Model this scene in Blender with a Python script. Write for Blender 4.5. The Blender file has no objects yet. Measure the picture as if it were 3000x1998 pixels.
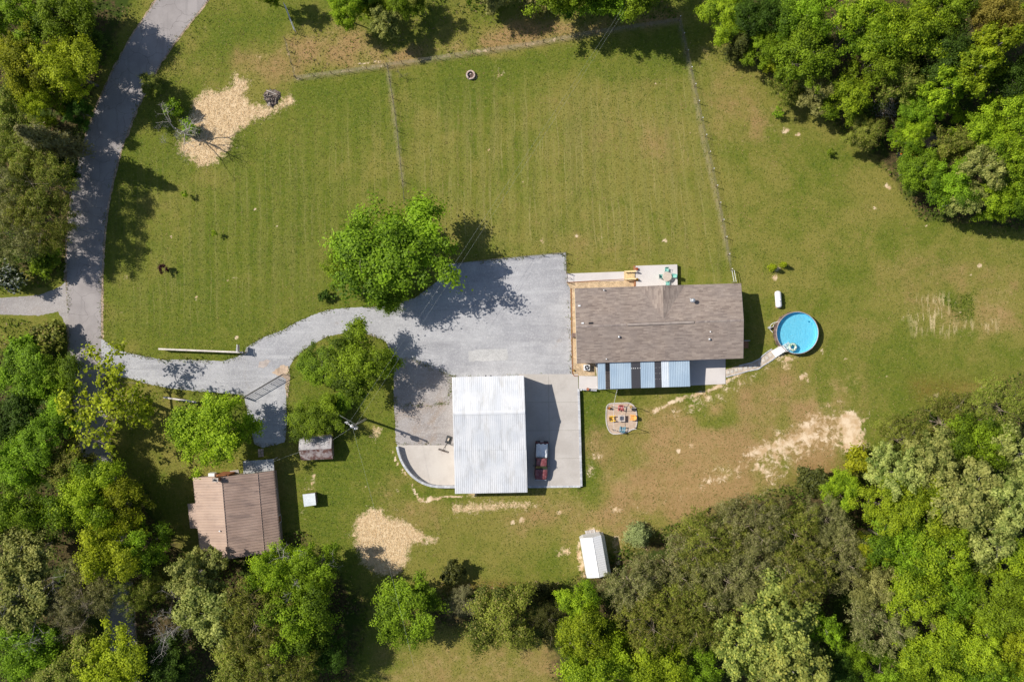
import bpy, bmesh, math, random
import numpy as np
from mathutils import Vector, Matrix, Quaternion

# ------------------------------------------------------------------ camera, sky, sun
SC = bpy.context.scene
HC = 117.0                     # camera height above the yard (m)
GSD = 0.05                     # metres on the ground per photo pixel (3000 px wide photo)
cam_d = bpy.data.cameras.new('camera'); cam = bpy.data.objects.new('camera', cam_d)
SC.collection.objects.link(cam)
cam.location = (0, 0, HC); cam.rotation_euler = (0, 0, 0)
cam_d.sensor_width = 36.0; cam_d.lens = 36.0 * HC / 150.0; cam_d.clip_end = 3000; cam_d.clip_start = 1
SC.camera = cam
SUN_EL = math.radians(45.0)
SHX, SHY = 0.942, -0.335       # direction in which shadows fall on the ground
wd = bpy.data.worlds.new('World'); SC.world = wd; wd.use_nodes = True
nt = wd.node_tree; nt.nodes.clear()
sky = nt.nodes.new('ShaderNodeTexSky'); sky.sky_type = 'NISHITA'; sky.sun_disc = False
sky.sun_elevation = SUN_EL; sky.sun_rotation = math.radians(289.6)
bgn = nt.nodes.new('ShaderNodeBackground'); bgn.inputs['Strength'].default_value = 0.085
out = nt.nodes.new('ShaderNodeOutputWorld')
nt.links.new(sky.outputs[0], bgn.inputs[0]); nt.links.new(bgn.outputs[0], out.inputs[0])
sd = bpy.data.lights.new('sun', 'SUN'); sd.energy = 4.6; sd.angle = math.radians(0.53); sd.color = (1.0, 0.94, 0.85)
sun = bpy.data.objects.new('sun', sd); SC.collection.objects.link(sun); sun.location = (-60, 30, 90)
sun.rotation_euler = Vector((SHX*math.cos(SUN_EL), SHY*math.cos(SUN_EL), -math.sin(SUN_EL))).to_track_quat('-Z', 'Y').to_euler()
SC.view_settings.view_transform = 'Standard'; SC.view_settings.look = 'None'
SC.view_settings.exposure = 0.15; SC.view_settings.gamma = 1.0; SC.view_settings.use_curve_mapping = False
SC.render.engine = 'CYCLES'
SC.cycles.max_bounces = 6; SC.cycles.transparent_max_bounces = 12

# ------------------------------------------------------------------ helpers
PI = math.pi
COL = SC.collection
rnd = random.Random(11)

def W(px, py, h=0.0):
    """survey point: photo pixel of something standing h metres above the yard -> its real place"""
    k = GSD*(1-h/HC)
    return ((px-1500.0)*k, -(py-999.0)*k, h)
def WV(px, py, h=0.0): return Vector(W(px, py, h))
def D(x, y, h=0.0): return W(x*1.27443, y*1.27443, h)

class MB:
    """collects shapes, links them as ONE mesh object"""
    def __init__(s): s.v = []; s.f = []; s.m = []; s.mi = 0
    def add(s, vs, fs):
        b = len(s.v); s.v += [tuple(p) for p in vs]
        for f in fs: s.f.append(tuple(b+i for i in f)); s.m.append(s.mi)
        return s
    def box(s, c, size, rz=0.0, taper=1.0, R=None):
        cx, cy, cz = c; sx, sy, sz = size[0]/2, size[1]/2, size[2]/2
        vs = []
        for z, t in ((-sz, 1), (sz, taper)):
            for x, y in ((-sx, -sy), (sx, -sy), (sx, sy), (-sx, sy)):
                vs.append(Vector((x*t, y*t, z)))
        M = R if R is not None else Matrix.Rotation(rz, 3, 'Z')
        vs = [M @ p + Vector(c) for p in vs]
        return s.add(vs, [(3,2,1,0),(4,5,6,7),(0,1,5,4),(1,2,6,5),(2,3,7,6),(3,0,4,7)])
    def prism(s, poly, z0, z1):
        n = len(poly)
        a = sum(poly[i][0]*poly[(i+1)%n][1]-poly[(i+1)%n][0]*poly[i][1] for i in range(n))
        if a < 0: poly = poly[::-1]
        vs = [(p[0], p[1], z0) for p in poly]+[(p[0], p[1], z1) for p in poly]
        fs = [tuple(range(n-1, -1, -1)), tuple(range(n, 2*n))]
        fs += [(i, (i+1)%n, n+(i+1)%n, n+i) for i in range(n)]
        return s.add(vs, fs)
    def slab(s, quad, t):
        """thick sheet under a polygon of 3-D points (counter-clockwise from above)"""
        n = len(quad); q = [Vector(p) for p in quad]
        d = Vector((0, 0, -t))
        vs = q+[p+d for p in q]
        fs = [tuple(range(n)), tuple(range(2*n-1, n-1, -1))]
        fs += [(i, n+i, n+(i+1)%n, (i+1)%n) for i in range(n)]
        return s.add(vs, fs)
    def tube(s, pts, r0, r1=None, n=6, cap=True):
        pts = [Vector(p) for p in pts]; m = len(pts)
        r1 = r0 if r1 is None else r1
        vs = []; prev = None
        for i, p in enumerate(pts):
            t = (pts[min(i+1, m-1)]-pts[max(i-1, 0)])
            if t.length < 1e-6: t = Vector((0, 0, 1))
            t.normalize()
            if prev is None:
                a = t.orthogonal().normalized()
            else:
                a = prev-t*prev.dot(t)
                a = a.normalized() if a.length > 1e-6 else t.orthogonal().normalized()
            prev = a; b = t.cross(a)
            r = r0+(r1-r0)*i/max(1, m-1)
            for k in range(n):
                an = 2*PI*k/n
                vs.append(p+(a*math.cos(an)+b*math.sin(an))*r)
        fs = []
        for i in range(m-1):
            for k in range(n):
                fs.append((i*n+k, i*n+(k+1)%n, (i+1)*n+(k+1)%n, (i+1)*n+k))
        if cap:
            fs.append(tuple(range(n-1, -1, -1))); fs.append(tuple(range((m-1)*n, m*n)))
        return s.add(vs, fs)
    def lathe(s, prof, c=(0, 0, 0), n=16, R=None, cap=True):
        vs = []; fs = []; m = len(prof)
        for r, z in prof:
            for k in range(n):
                a = 2*PI*k/n; p = Vector((r*math.cos(a), r*math.sin(a), z))
                if R is not None: p = R @ p
                vs.append(p+Vector(c))
        for i in range(m-1):
            for k in range(n):
                fs.append((i*n+k, i*n+(k+1)%n, (i+1)*n+(k+1)%n, (i+1)*n+k))
        if prof[0][0] > 1e-4: fs.append(tuple(range(n-1, -1, -1)))
        if cap and prof[-1][0] > 1e-4: fs.append(tuple(range((m-1)*n, m*n)))
        return s.add(vs, fs)
    def build(s, name, mats, parent=None, smooth=False, bevel=0.0):
        me = bpy.data.meshes.new(name); me.from_pydata(s.v, [], s.f)
        if not isinstance(mats, (list, tuple)): mats = [mats]
        for m_ in mats: me.materials.append(m_)
        if len(mats) > 1: me.polygons.foreach_set('material_index', s.m)
        if smooth: me.polygons.foreach_set('use_smooth', [True]*len(me.polygons))
        me.update()
        o = bpy.data.objects.new(name, me); COL.objects.link(o)
        if parent is not None: attach(o, parent)
        if bevel:
            b = o.modifiers.new('bevel', 'BEVEL'); b.width = bevel; b.segments = 2; b.limit_method = 'ANGLE'
        return o

def attach(o, parent):
    """parent keeping the world-space coordinates the mesh was written in"""
    o.parent = parent
    o.matrix_parent_inverse = world_of(parent).inverted()
def world_of(o):
    m = Matrix.LocRotScale(o.location, o.rotation_euler, o.scale)
    if o.parent is not None: m = world_of(o.parent) @ o.matrix_parent_inverse @ m
    return m
def tag(o, label=None, cat=None, group=None, kind=None):
    if label: o['label'] = label
    if cat: o['category'] = cat
    if group: o['group'] = group
    if kind: o['kind'] = kind
    return o
def thing(name, label, cat, loc=(0, 0, 0), rz=0.0, group=None):
    o = bpy.data.objects.new(name, None); COL.objects.link(o)
    o.empty_display_size = 0.3
    o.location = loc; o.rotation_euler = (0, 0, rz)
    return tag(o, label, cat, group)
def part(name, mb, mats, parent, **k):
    """a part whose mesh is written in the thing's own local coordinates"""
    o = mb.build(name, mats, None, **k); o.parent = parent; return o
def kids(o): return KIDS.get(o.name, [])
def copy_tree(root, loc, rz=None, label=None, scale=None):
    r = root.copy(); COL.objects.link(r); r.location = loc
    if rz is not None: r.rotation_euler = (0, 0, rz)
    if scale is not None: r.scale = scale
    if label: r['label'] = label
    for ch in list(root.children):
        c = ch.copy(); COL.objects.link(c); c.parent = r; c.matrix_parent_inverse = ch.matrix_parent_inverse.copy()
        for g in list(ch.children):
            d = g.copy(); COL.objects.link(d); d.parent = c; d.matrix_parent_inverse = g.matrix_parent_inverse.copy()
    return r

# ------------------------------------------------------------------ materials
class NG:
    def __init__(s, name):
        s.mat = bpy.data.materials.new(name); s.mat.use_nodes = True
        s.t = s.mat.node_tree; s.t.nodes.clear()
        s.out = s.t.nodes.new('ShaderNodeOutputMaterial')
    def n(s, typ, **kw):
        x = s.t.nodes.new('ShaderNode'+typ)
        for k, v in kw.items():
            if k.startswith('i_'):
                key = k[2:]; key = int(key) if key.isdigit() else key.replace('_', ' ')
                s.set(x.inputs[key], v)
            else: setattr(x, k, v)
        return x
    def set(s, inp, v):
        if isinstance(v, bpy.types.NodeSocket): s.t.links.new(v, inp)
        else:
            if hasattr(inp, 'default_value'):
                dv = inp.default_value
                if hasattr(dv, '__len__') and len(dv) == 4 and len(v) == 3: v = (*v, 1)
                inp.default_value = v
    def pos(s): return s.n('NewGeometry').outputs['Position']
    def obj(s): return s.n('TexCoord').outputs['Object']
    def noise(s, vec, scale, detail=3, rough=0.55, dist=0.0, stretch=None):
        if stretch is not None:
            mp = s.n('Mapping', i_Scale=stretch); s.set(mp.inputs['Vector'], vec); vec = mp.outputs[0]
        x = s.n('TexNoise', i_Scale=scale, i_Detail=detail, i_Roughness=rough, i_Distortion=dist)
        s.set(x.inputs['Vector'], vec)
        return x.outputs['Fac']
    def ramp(s, fac, lo, hi, a=0.0, b=1.0):
        x = s.n('MapRange', interpolation_type='SMOOTHSTEP')
        s.set(x.inputs['Value'], fac)
        for k, v in (('From Min', lo), ('From Max', hi), ('To Min', a), ('To Max', b)): s.set(x.inputs[k], v)
        return x.outputs[0]
    def math(s, op, a, b=0.0):
        x = s.n('Math', operation=op); s.set(x.inputs[0], a); s.set(x.inputs[1], b); return x.outputs[0]
    def mix(s, fac, a, b, mode='MIX'):
        x = s.n('Mix', data_type='RGBA', blend_type=mode)
        s.set(x.inputs['Factor'], fac); s.set(x.inputs[6], a); s.set(x.inputs[7], b)
        return x.outputs[2]
    def attr(s, name):
        x = s.n('Attribute', attribute_name=name); return x
    def bump(s, h, strength=0.3, dist=0.05):
        x = s.n('Bump', i_Strength=strength, i_Distance=dist); s.set(x.inputs['Height'], h); return x.outputs[0]
    def principled(s, col, rough=0.8, metal=0.0, spec=0.5, normal=None, **kw):
        p = s.n('BsdfPrincipled')
        s.set(p.inputs['Base Color'], col); s.set(p.inputs['Roughness'], rough); s.set(p.inputs['Metallic'], metal)
        s.set(p.inputs['Specular IOR Level'], spec)
        if normal is not None: s.set(p.inputs['Normal'], normal)
        s.t.links.new(p.outputs[0], s.out.inputs[0])
        return p

MATS = {}
def mat(name, col, rough=0.7, metal=0.0, var=0.15, scale=3.0, bump=0.0, spec=0.4, blotch=None, blotch_scale=0.6, blotch_amt=(0.5, 0.75)):
    """plain procedural material: base colour with two scales of noise, optional blotch colour"""
    if name in MATS: return MATS[name]
    g = NG(name); P = g.obj()
    f = g.noise(P, scale, 4)
    f2 = g.noise(P, scale*0.17, 2)
    lo = tuple(c*(1-var) for c in col); hi = tuple(min(1, c*(1+var)) for c in col)
    c = g.mix(g.ramp(g.math('ADD', g.math('MULTIPLY', f, 0.6), g.math('MULTIPLY', f2, 0.4)), 0.35, 0.65), lo, hi)
    if blotch is not None:
        c = g.mix(g.ramp(g.noise(P, blotch_scale, 5, 0.65), blotch_amt[0], blotch_amt[1]), c, blotch)
    nrm = g.bump(f, bump, 0.02) if bump else None
    g.principled(c, rough, metal, spec, nrm)
    MATS[name] = g.mat
    return g.mat

def leaf_mat(name, col, col2=None, trans=0.38, hue=0.010, val=0.30, accent=None, accent_amt=0.2):
    if name in MATS: return MATS[name]
    g = NG(name)
    col2 = col2 or tuple(c*1.35 for c in col)
    t = g.attr('tint').outputs['Fac']
    c = g.mix(t, tuple(x*0.78 for x in col), col2)
    if accent is not None:
        c = g.mix(g.ramp(g.attr('spot').outputs['Fac'], 1-accent_amt, 1-accent_amt+0.02), c, accent)
    oi = g.n('ObjectInfo').outputs['Random']
    hsv = g.n('HueSaturation')
    g.set(hsv.inputs['Hue'], g.ramp(oi, 0, 1, 0.5-hue, 0.5+hue))
    g.set(hsv.inputs['Value'], g.ramp(oi, 0, 1, 1-val*0.5, 1+val*0.5))
    g.set(hsv.inputs['Color'], c); c = hsv.outputs[0]
    p = g.principled(c, 0.6, 0.0, 0.22)
    tr = g.n('BsdfTranslucent')
    c2 = g.mix(1.0, c, (1.25, 1.3, 0.6), 'MULTIPLY'); g.set(tr.inputs[0], c2)
    mx = g.n('MixShader'); g.set(mx.inputs[0], trans)
    g.t.links.new(p.outputs[0], mx.inputs[1]); g.t.links.new(tr.outputs[0], mx.inputs[2])
    g.t.links.new(mx.outputs[0], g.out.inputs[0])
    MATS[name] = g.mat
    return g.mat

# ------------------------------------------------------------------ 2-D tools
def catmull(pts, step, closed=False):
    pts = [Vector((p[0], p[1])) for p in pts]; n = len(pts); outp = []
    rng_ = range(n) if closed else range(n-1)
    for i in rng_:
        if closed: p0, p1, p2, p3 = pts[i-1], pts[i], pts[(i+1) % n], pts[(i+2) % n]
        else: p0, p1, p2, p3 = pts[max(i-1, 0)], pts[i], pts[i+1], pts[min(i+2, n-1)]
        m = max(1, int((p2-p1).length/step))
        for k in range(m):
            t = k/m
            outp.append(0.5*((2*p1)+(p2-p0)*t+(2*p0-5*p1+4*p2-p3)*t*t+(3*p1-p0-3*p2+p3)*t**3))
    if not closed: outp.append(pts[-1])
    return outp
def linear(pts, step, closed=True):
    pts = [Vector((p[0], p[1])) for p in pts]; n = len(pts); outp = []
    for i in (range(n) if closed else range(n-1)):
        a, b = pts[i], pts[(i+1) % n]; m = max(1, int((b-a).length/step))
        outp += [a+(b-a)*(k/m) for k in range(m)]
    if not closed: outp.append(pts[-1])
    return outp
def wp(lst): return [W(a, b)[:2] for a, b in lst]
def jitter(pts, amp, seed=1):
    r = random.Random(seed); v = 0; o = []
    for p in pts:
        v = v*0.6+r.uniform(-1, 1)*0.6
        an = r.uniform(0, 2*PI)
        o.append((p[0]+math.cos(an)*amp*v, p[1]+math.sin(an)*amp*v))
    return o
def sdist(X, Y, poly):
    """signed distance to polygon (negative inside), vectorised"""
    P = np.asarray(poly, float); n = len(P)
    d = np.full(X.shape, 1e9); ins = np.zeros(X.shape, bool)
    for i in range(n):
        ax, ay = P[i]; bx, by = P[(i+1) % n]
        ex, ey = bx-ax, by-ay; L = ex*ex+ey*ey+1e-12
        t = np.clip(((X-ax)*ex+(Y-ay)*ey)/L, 0, 1)
        d = np.minimum(d, np.hypot(X-ax-t*ex, Y-ay-t*ey))
        c = ((ay > Y) != (by > Y)) & (X < (bx-ax)*(Y-ay)/((by-ay) if abs(by-ay) > 1e-9 else 1e-9)+ax)
        ins ^= c
    return np.where(ins, -d, d)
def ldist(X, Y, line):
    d = np.full(X.shape, 1e9)
    for (ax, ay), (bx, by) in zip(line[:-1], line[1:]):
        ex, ey = bx-ax, by-ay; L = ex*ex+ey*ey+1e-12
        t = np.clip(((X-ax)*ex+(Y-ay)*ey)/L, 0, 1)
        d = np.minimum(d, np.hypot(X-ax-t*ex, Y-ay-t*ey))
    return d
def sstep(x): x = np.clip(x, 0, 1); return x*x*(3-2*x)

def gz(x, y):
    """height of the lawn: level, dropping 0.55 m below the garage pad to the south-east"""
    a = float(sstep(np.array((x-9.75)/0.5))); b = float(sstep(np.array((-6.3-y)/1.6)))
    return -0.55*a*b*float(sstep(np.array((y+22.3)/1.0)))*float(1-sstep(np.array((x-19.0)/14.0)))
def WG(px, py):
    x, y, _ = W(px, py); return (x, y, gz(x, y))

# ================================================================== ground
STRAW = [
 [(688,214),(700,228),(727,232),(730,252),(715,277),(735,305),(800,312),(835,290),(848,270),(862,290),(858,305),(830,315),(790,340),(740,352),(720,372),(690,385),(685,410),(660,450),(620,480),(585,490),(570,470),(530,450),(520,430),(525,415),(570,400),(585,390),(560,365),(550,345),(562,325),(562,295),(590,280),(600,262),(640,272),(680,250)],
 [(1080,1490),(1120,1492),(1126,1510),(1180,1522),(1214,1544),(1250,1570),(1282,1578),(1262,1590),(1205,1594),(1196,1610),(1196,1642),(1178,1673),(1152,1682),(1102,1682),(1080,1664),(1058,1637),(1040,1592),(1035,1552),(1045,1520)],
 [(1325,1480),(1447,1472),(1550,1473),(1576,1478),(1572,1485),(1500,1487),(1445,1493),(1330,1500)],
 [(1096,1256),(1110,1258),(1112,1272),(1100,1284),(1090,1272)],
 [(2297,1065),(2310,1066),(2306,1074),(2296,1073)],
 [(1635,1615),(1650,1608),(1666,1613),(1668,1624),(1652,1622),(1640,1628)],
 [(1795,1487),(1808,1483),(1816,1496),(1806,1504),(1797,1500)],
]
DIRT = [
 ([(2165,1345),(2250,1280),(2370,1210),(2440,1185),(2545,1215),(2550,1310),(2500,1345),(2400,1330),(2290,1400),(2265,1445),(2230,1400)], 0.60, 3.0),
 ([(2040,1400),(2090,1370),(2190,1345),(2215,1375),(2130,1420),(2060,1440)], 0.62, 3.0),
 ([(1960,1200),(2050,1160),(2130,1130),(2200,1090),(2260,1060),(2260,1080),(2150,1160),(2050,1200),(1960,1225)], 0.62, 1.8),
 ([(1720,1330),(1745,1310),(1760,1340),(1735,1400),(1715,1400)], 0.6, 1.6),
 ([(1700,1500),(1900,1440),(2050,1420),(2040,1470),(1880,1500)], 0.42, 4),
 ([(2463,1208),(2504,1199),(2530,1239),(2521,1284),(2541,1306),(2530,1330),(2490,1335),(2463,1311),(2468,1275),(2450,1244)], 1.0, 0.9),
 ([(2258,1293),(2334,1266),(2361,1226),(2392,1200),(2412,1210),(2387,1244),(2415,1284),(2380,1302),(2334,1302),(2303,1324),(2267,1333),(2200,1345),(2180,1330),(2215,1300)], 1.0, 2.2),
 ([(2187,1343),(2237,1360),(2255,1378),(2268,1420),(2262,1434),(2240,1395),(2205,1380)], 0.95, 1.8),
 ([(2420,1165),(2432,1180),(2434,1195),(2424,1190)], 0.8, 0.6),
 ([(2450,1170),(2478,1170),(2482,1186),(2462,1184)], 0.8, 0.6),
 ([(2270,1040),(2300,1037),(2350,1042),(2330,1062),(2290,1068),(2275,1058)], 0.75, 0.7),
 ([(1690,1575),(1698,1580),(1722,1690),(1702,1700),(1690,1640)], 0.8, 0.6),
 ([(1715,1552),(1740,1540),(1772,1562),(1750,1570),(1710,1572)], 0.8, 0.7),
 ([(1790,1570),(1815,1570),(1822,1640),(1815,1665),(1800,1650)], 0.7, 0.7),
 ([(1862,1595),(1900,1597),(1898,1612),(1866,1610)], 0.7, 0.8),
 ([(1230,1455),(1290,1445),(1292,1458),(1232,1468)], 0.6, 0.5),
 ([(1365,1445),(1400,1445),(1400,1456),(1365,1456)], 0.75, 0.5),
 ([(690,1175),(700,1180),(690,1182)], 0.6, 0.6),
 ([(895,1390),(930,1385),(934,1420),(925,1440),(890,1440)], 0.55, 1.0),
 ([(885,1450),(895,1450),(892,1520),(880,1515)], 0.5, 1.2),
 ([(1448,185),(1470,190),(1490,215),(1470,240),(1440,245)], 0.42, 1.0),
 ([(1365,205),(1395,205),(1400,238),(1368,240)], 0.6, 0.7),
]
DIRT_LINES = [([(1150,1322),(1158,1345),(1166,1362)], 0.8, 0.35), ([(1176,1374),(1192,1394)], 0.95, 0.35), ([(1206,1420),(1215,1440),(1222,1455)], 0.85, 0.35), ([(1228,1464),(1246,1470),(1262,1462)], 0.95, 0.5), ([(1268,1463),(1290,1464),(1292,1455),(1352,1454)], 0.8, 0.32), ([(1915,1208),(1990,1170),(2060,1150),(2120,1125),(2180,1085),(2240,1052),(2300,1040)], 0.75, 0.62),
              ([(836,116),(850,170),(868,230)], 0.5, 0.6),
              ([(868,230),(980,214),(1136,190)], 0.4, 0.5),
              ([(1300,165),(1549,133),(1660,112)], 0.45, 0.6),
              ([(1030,195),(1090,183),(1140,178)], 0.5, 0.6),
              ([(1460,550),(1486,760)], 0.0, 0.1),
              ([(1608,260),(1630,400),(1655,560),(1673,690)], 0.16, 0.5),
              ([(1580,430),(1590,560)], 0.12, 0.4),([(1545,420),(1552,560)], 0.12, 0.4),
              ([(1700,650),(1730,680),(1765,695)], 0.25, 0.45),
              ([(600,80),(606,110),(640,150),(700,170),(770,165)], 0.3, 0.5),
              ([(296,860),(294,930),(298,985)], 0.9, 0.6),
              ([(194,780),(190,820)], 0.9, 0.5)]
DRY_LINES = [([(1989,60),(2010,150),(2033,260),(2055,390),(2080,500),(2110,630),(2137,760)], 0.85, 0.42),
             ([(1136,196),(1149,300),(1165,420),(1181,545)], 0.85, 0.42), ([(868,231),(1136,193),(1549,133),(1745,97),(1987,62)], 0.8, 0.5)]
DRY = [  # worn, brownish lawn
 ([(1740,1290),(1900,1230),(2150,1120),(2350,1080),(2500,1120),(2560,1300),(2440,1480),(2100,1440),(1900,1560),(1700,1570),(1500,1560),(1450,1500),(1600,1460),(1720,1440)], 0.62, 8),
 ([(1880,1240),(2060,1180),(2250,1110),(2330,1110),(2200,1190),(2040,1260),(1990,1330),(1860,1330)], 0.95, 6),
 ([(1900,1480),(2050,1390),(2180,1380),(2330,1420),(2200,1440),(1950,1560),(1800,1560)], 0.95, 6),
 ([(1720,1260),(1790,1240),(1800,1400),(1740,1430)], 0.6, 4),
 ([(2000,80),(2150,150),(2300,330),(2300,520),(2200,560),(2080,420)], 0.38, 8),
 ([(1600,250),(2000,220),(2080,500),(1900,560),(1640,500)], 0.26, 7),
 ([(1450,680),(1660,650),(1900,700),(1990,770),(1830,790),(1660,790)], 0.35, 6),
 ([(880,120),(1000,60),(1150,150),(1350,120),(1550,60),(1750,60),(1980,50),(1740,100),(1550,128),(1140,185),(880,225),(840,120)], 0.75, 3),
 ([(560,140),(840,120),(868,230),(800,270),(700,215),(560,200)], 0.45, 4),
 ([(1150,1400),(1300,1480),(1290,1560),(1150,1500),(1060,1440)], 0.45, 5),
 ([(2640,880),(2800,850),(2980,830),(2990,960),(2750,985),(2660,960)], 0.5, 4),
 ([(2500,600),(3100,650),(3100,1050),(2500,1000)], 0.25, 14),
 ([(280,1120),(560,1160),(560,1260),(360,1300),(310,1200)], 0.3, 4),
 ([(1100,1860),(1700,1800),(1700,2050),(1100,2050)], 0.4, 7),
 ([(1460,520),(1670,420),(1700,700),(1480,720)], 0.14, 6),
]
RED = [([(2650,1080),(2850,1100),(2990,1090),(2900,1180),(2680,1200),(2640,1140)], 0.55, 4),
       ([(2350,1330),(2480,1330),(2560,1400),(2330,1440),(2250,1420)], 0.5, 4),
       ([(1700,1650),(1850,1630),(1880,1680),(1700,1700)], 0.7, 3),
       ([(1290,1710),(1460,1700),(1640,1720),(1650,1760),(1300,1760)], 0.8, 2.5),
       ([(2130,1230),(2250,1240),(2200,1280),(2080,1280)], 0.3, 4)]
LUSH = [([(1702,1140),(1780,1140),(1770,1300),(1740,1430),(1705,1420)], 0.7, 3),
        ([(960,1180),(1150,1250),(1150,1420),(1050,1480),(940,1540),(900,1400)], 0.6, 6),
        ([(600,60),(830,20),(840,110),(650,160)], 0.65, 5),
        ([(870,240),(1120,200),(1160,420),(950,440)], 0.55, 7),
        ([(320,420),(560,480),(900,400),(960,560),(700,900),(320,1000)], 0.35, 16),
        ([(1170,210),(1400,160),(1700,150),(1990,110),(2000,190),(1640,220),(1200,330)], 0.45, 5),
        ([(2760,870),(2848,860),(2852,935),(2800,940)], 0.95, 1.2),
        ([(1140,1320),(1180,1400),(1240,1440),(1330,1440),(1330,1475),(1200,1450),(1130,1350)], 0.75, 1.5),
        ([(930,1050),(1160,1060),(1160,1290),(850,1290),(850,1080)], 0.5, 5),
        ([(2440,760),(2480,700),(2500,830),(2440,830)], 0.35, 4)]
FOREST = [([(-200,-100),(420,-60),(280,250),(215,470),(190,800),(-200,800)], 1.0, 3),
          ([(-200,1010),(180,1040),(225,1180),(250,1370),(320,1500),(420,1420),(560,1650),(880,1560),(1080,1760),(1020,2100),(-200,2100)], 1.0, 5),
          ([(2090,-60),(2130,60),(2260,240),(2440,360),(2600,500),(2700,640),(3100,690),(3100,-200)], 1.0, 3),
          ([(1240,1730),(1650,1715),(1800,1620),(2090,1480),(2330,1420),(2560,1370),(2620,1230),(3100,1060),(3200,2200),(1650,2200),(1600,1880),(1400,1850),(1250,1850)], 0.9, 5),
          ([(1180,-60),(1700,-60),(1980,-60),(1980,60),(1750,60),(1500,20),(1200,40)], 0.55, 3),
          ([(-60,640),(120,640),(150,830),(-60,860)], 0.6, 3)]

xs = np.concatenate([[-900, -500, -250, -150, -110], np.arange(-92, 92.01, 0.36), [110, 150, 250, 500, 900]])
ys = np.concatenate([[-900, -500, -250, -130, -80], np.arange(-66, 66.01, 0.36), [80, 130, 250, 500, 900]])
GX, GY = np.meshgrid(xs, ys); nx, ny = len(xs), len(ys)
def soft(polys):
    m = np.zeros(GX.shape)
    for poly, amt, w in polys:
        m = np.maximum(m, amt*sstep(0.5-sdist(GX, GY, wp(poly))/(2*w)))
    return m
m_straw = soft([(p, 1.0, 1.6) for p in STRAW])
m_dirt = soft(DIRT)
for ln, amt, w in DIRT_LINES:
    m_dirt = np.maximum(m_dirt, amt*sstep(1.1-ldist(GX, GY, wp(ln))/w))
rr = random.Random(5)          # small bare spots scattered in the lawn
for px, py, r in [(1062,855,.35),(690,815,.35),(500,695,.3),(367,812,.35),(573,875,.3),(1460,990,.3),(693,990,.35),(357,920,.3),(2302,382,.55),(2338,395,.35),(2600,548,.5),(2562,610,.3),(2355,1105,.6),(2366,1116,.4),(2275,790,.5),(2870,780,.35),(2410,1030,.3),(1165,1435,.35),(1250,1590,.3),(1500,1530,.4),(1530,1522,.4),(1950,705,.4),(1690,690,.3),(1590,705,.3),(2060,890,.3),(2796,1158,.3),(2745,1160,.4),(2025,1308,.3),(1990,1320,.3),(1640,1500,.3),(2270,815,.4),(2645,935,.3)]+[(rr.uniform(600,2900), rr.uniform(230,1500), rr.uniform(.10,.20)) for _ in range(60)]:
    x, y, _ = W(px, py)
    m_dirt = np.maximum(m_dirt, 0.72*sstep(1.35-np.hypot(GX-x, (GY-y)*rr.uniform(.8, 1.3))/(r*1.5)))
def vnoise(X, Y, cell, seed):
    t = np.random.default_rng(seed).random((400, 400)); x, y = X/cell+200, Y/cell+200
    i, j = np.floor(x).astype(int) % 399, np.floor(y).astype(int) % 399; fx, fy = sstep(x-np.floor(x)), sstep(y-np.floor(y))
    return (t[i, j]*(1-fx)+t[i+1, j]*fx)*(1-fy)+(t[i, j+1]*(1-fx)+t[i+1, j+1]*fx)*fy
m_dry = soft(DRY)*np.clip(.10+1.0*vnoise(GX, GY, 5.5, 31)+.75*vnoise(GX, GY, 2.0, 32), 0.15, 1.35)
m_fence = np.zeros(GX.shape)
for ln, amt, w in DRY_LINES: m_fence = np.maximum(m_fence, amt*sstep(1.15-ldist(GX, GY, wp(ln))/w))
m_red = soft(RED); m_lush = soft(LUSH); m_forest = soft(FOREST)
m_mow = soft([([(1210,300),(2060,240),(2180,1000),(2000,760),(1400,760),(1200,560)], 1.0, 6), ([(320,520),(1200,300),(1200,600),(950,900),(330,980)], 0.55, 6)])
m_garden = soft([([(2655,875),(2780,865),(2790,960),(2680,980)], 1.0, 1.0), ([(2700,955),(2920,935),(2920,965),(2720,985)], 0.9, 1.0)])
GZ = -0.55*sstep((GX-9.75)/0.5)*sstep((-6.3-GY)/1.6)*sstep((GY+22.3)/1.0)*(1-sstep((GX-19.0)/14.0))
vs = np.stack([GX, GY, GZ], -1).reshape(-1, 3)
idx = np.arange(nx*ny).reshape(ny, nx)
fs = np.stack([idx[:-1, :-1], idx[:-1, 1:], idx[1:, 1:], idx[1:, :-1]], -1).reshape(-1, 4)
def np_mesh(name, vs, fs, n):
    me = bpy.data.meshes.new(name); k = len(fs)
    me.vertices.add(len(vs)); me.vertices.foreach_set('co', np.ascontiguousarray(vs, np.float32).ravel())
    me.loops.add(k*n); me.loops.foreach_set('vertex_index', np.ascontiguousarray(fs, np.int32).ravel())
    me.polygons.add(k); me.polygons.foreach_set('loop_start', np.arange(0, k*n, n, dtype=np.int32))
    me.polygons.foreach_set('loop_total', np.full(k, n, np.int32))
    me.update(calc_edges=True); return me
gme = np_mesh('ground', vs, fs, 4)
gme.polygons.foreach_set('use_smooth', np.ones(len(fs), bool))
for nm, chans in (('m1', (m_straw, m_dirt, m_dry)), ('m2', (m_forest, m_lush, m_red)), ('m3', (m_mow, m_garden, m_fence))):
    a = gme.color_attributes.new(nm, 'FLOAT_COLOR', 'POINT')
    buf = np.ones((nx*ny, 4), np.float32)
    for i, c in enumerate(chans): buf[:, i] = c.reshape(-1)
    a.data.foreach_set('color', buf.ravel())

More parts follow.
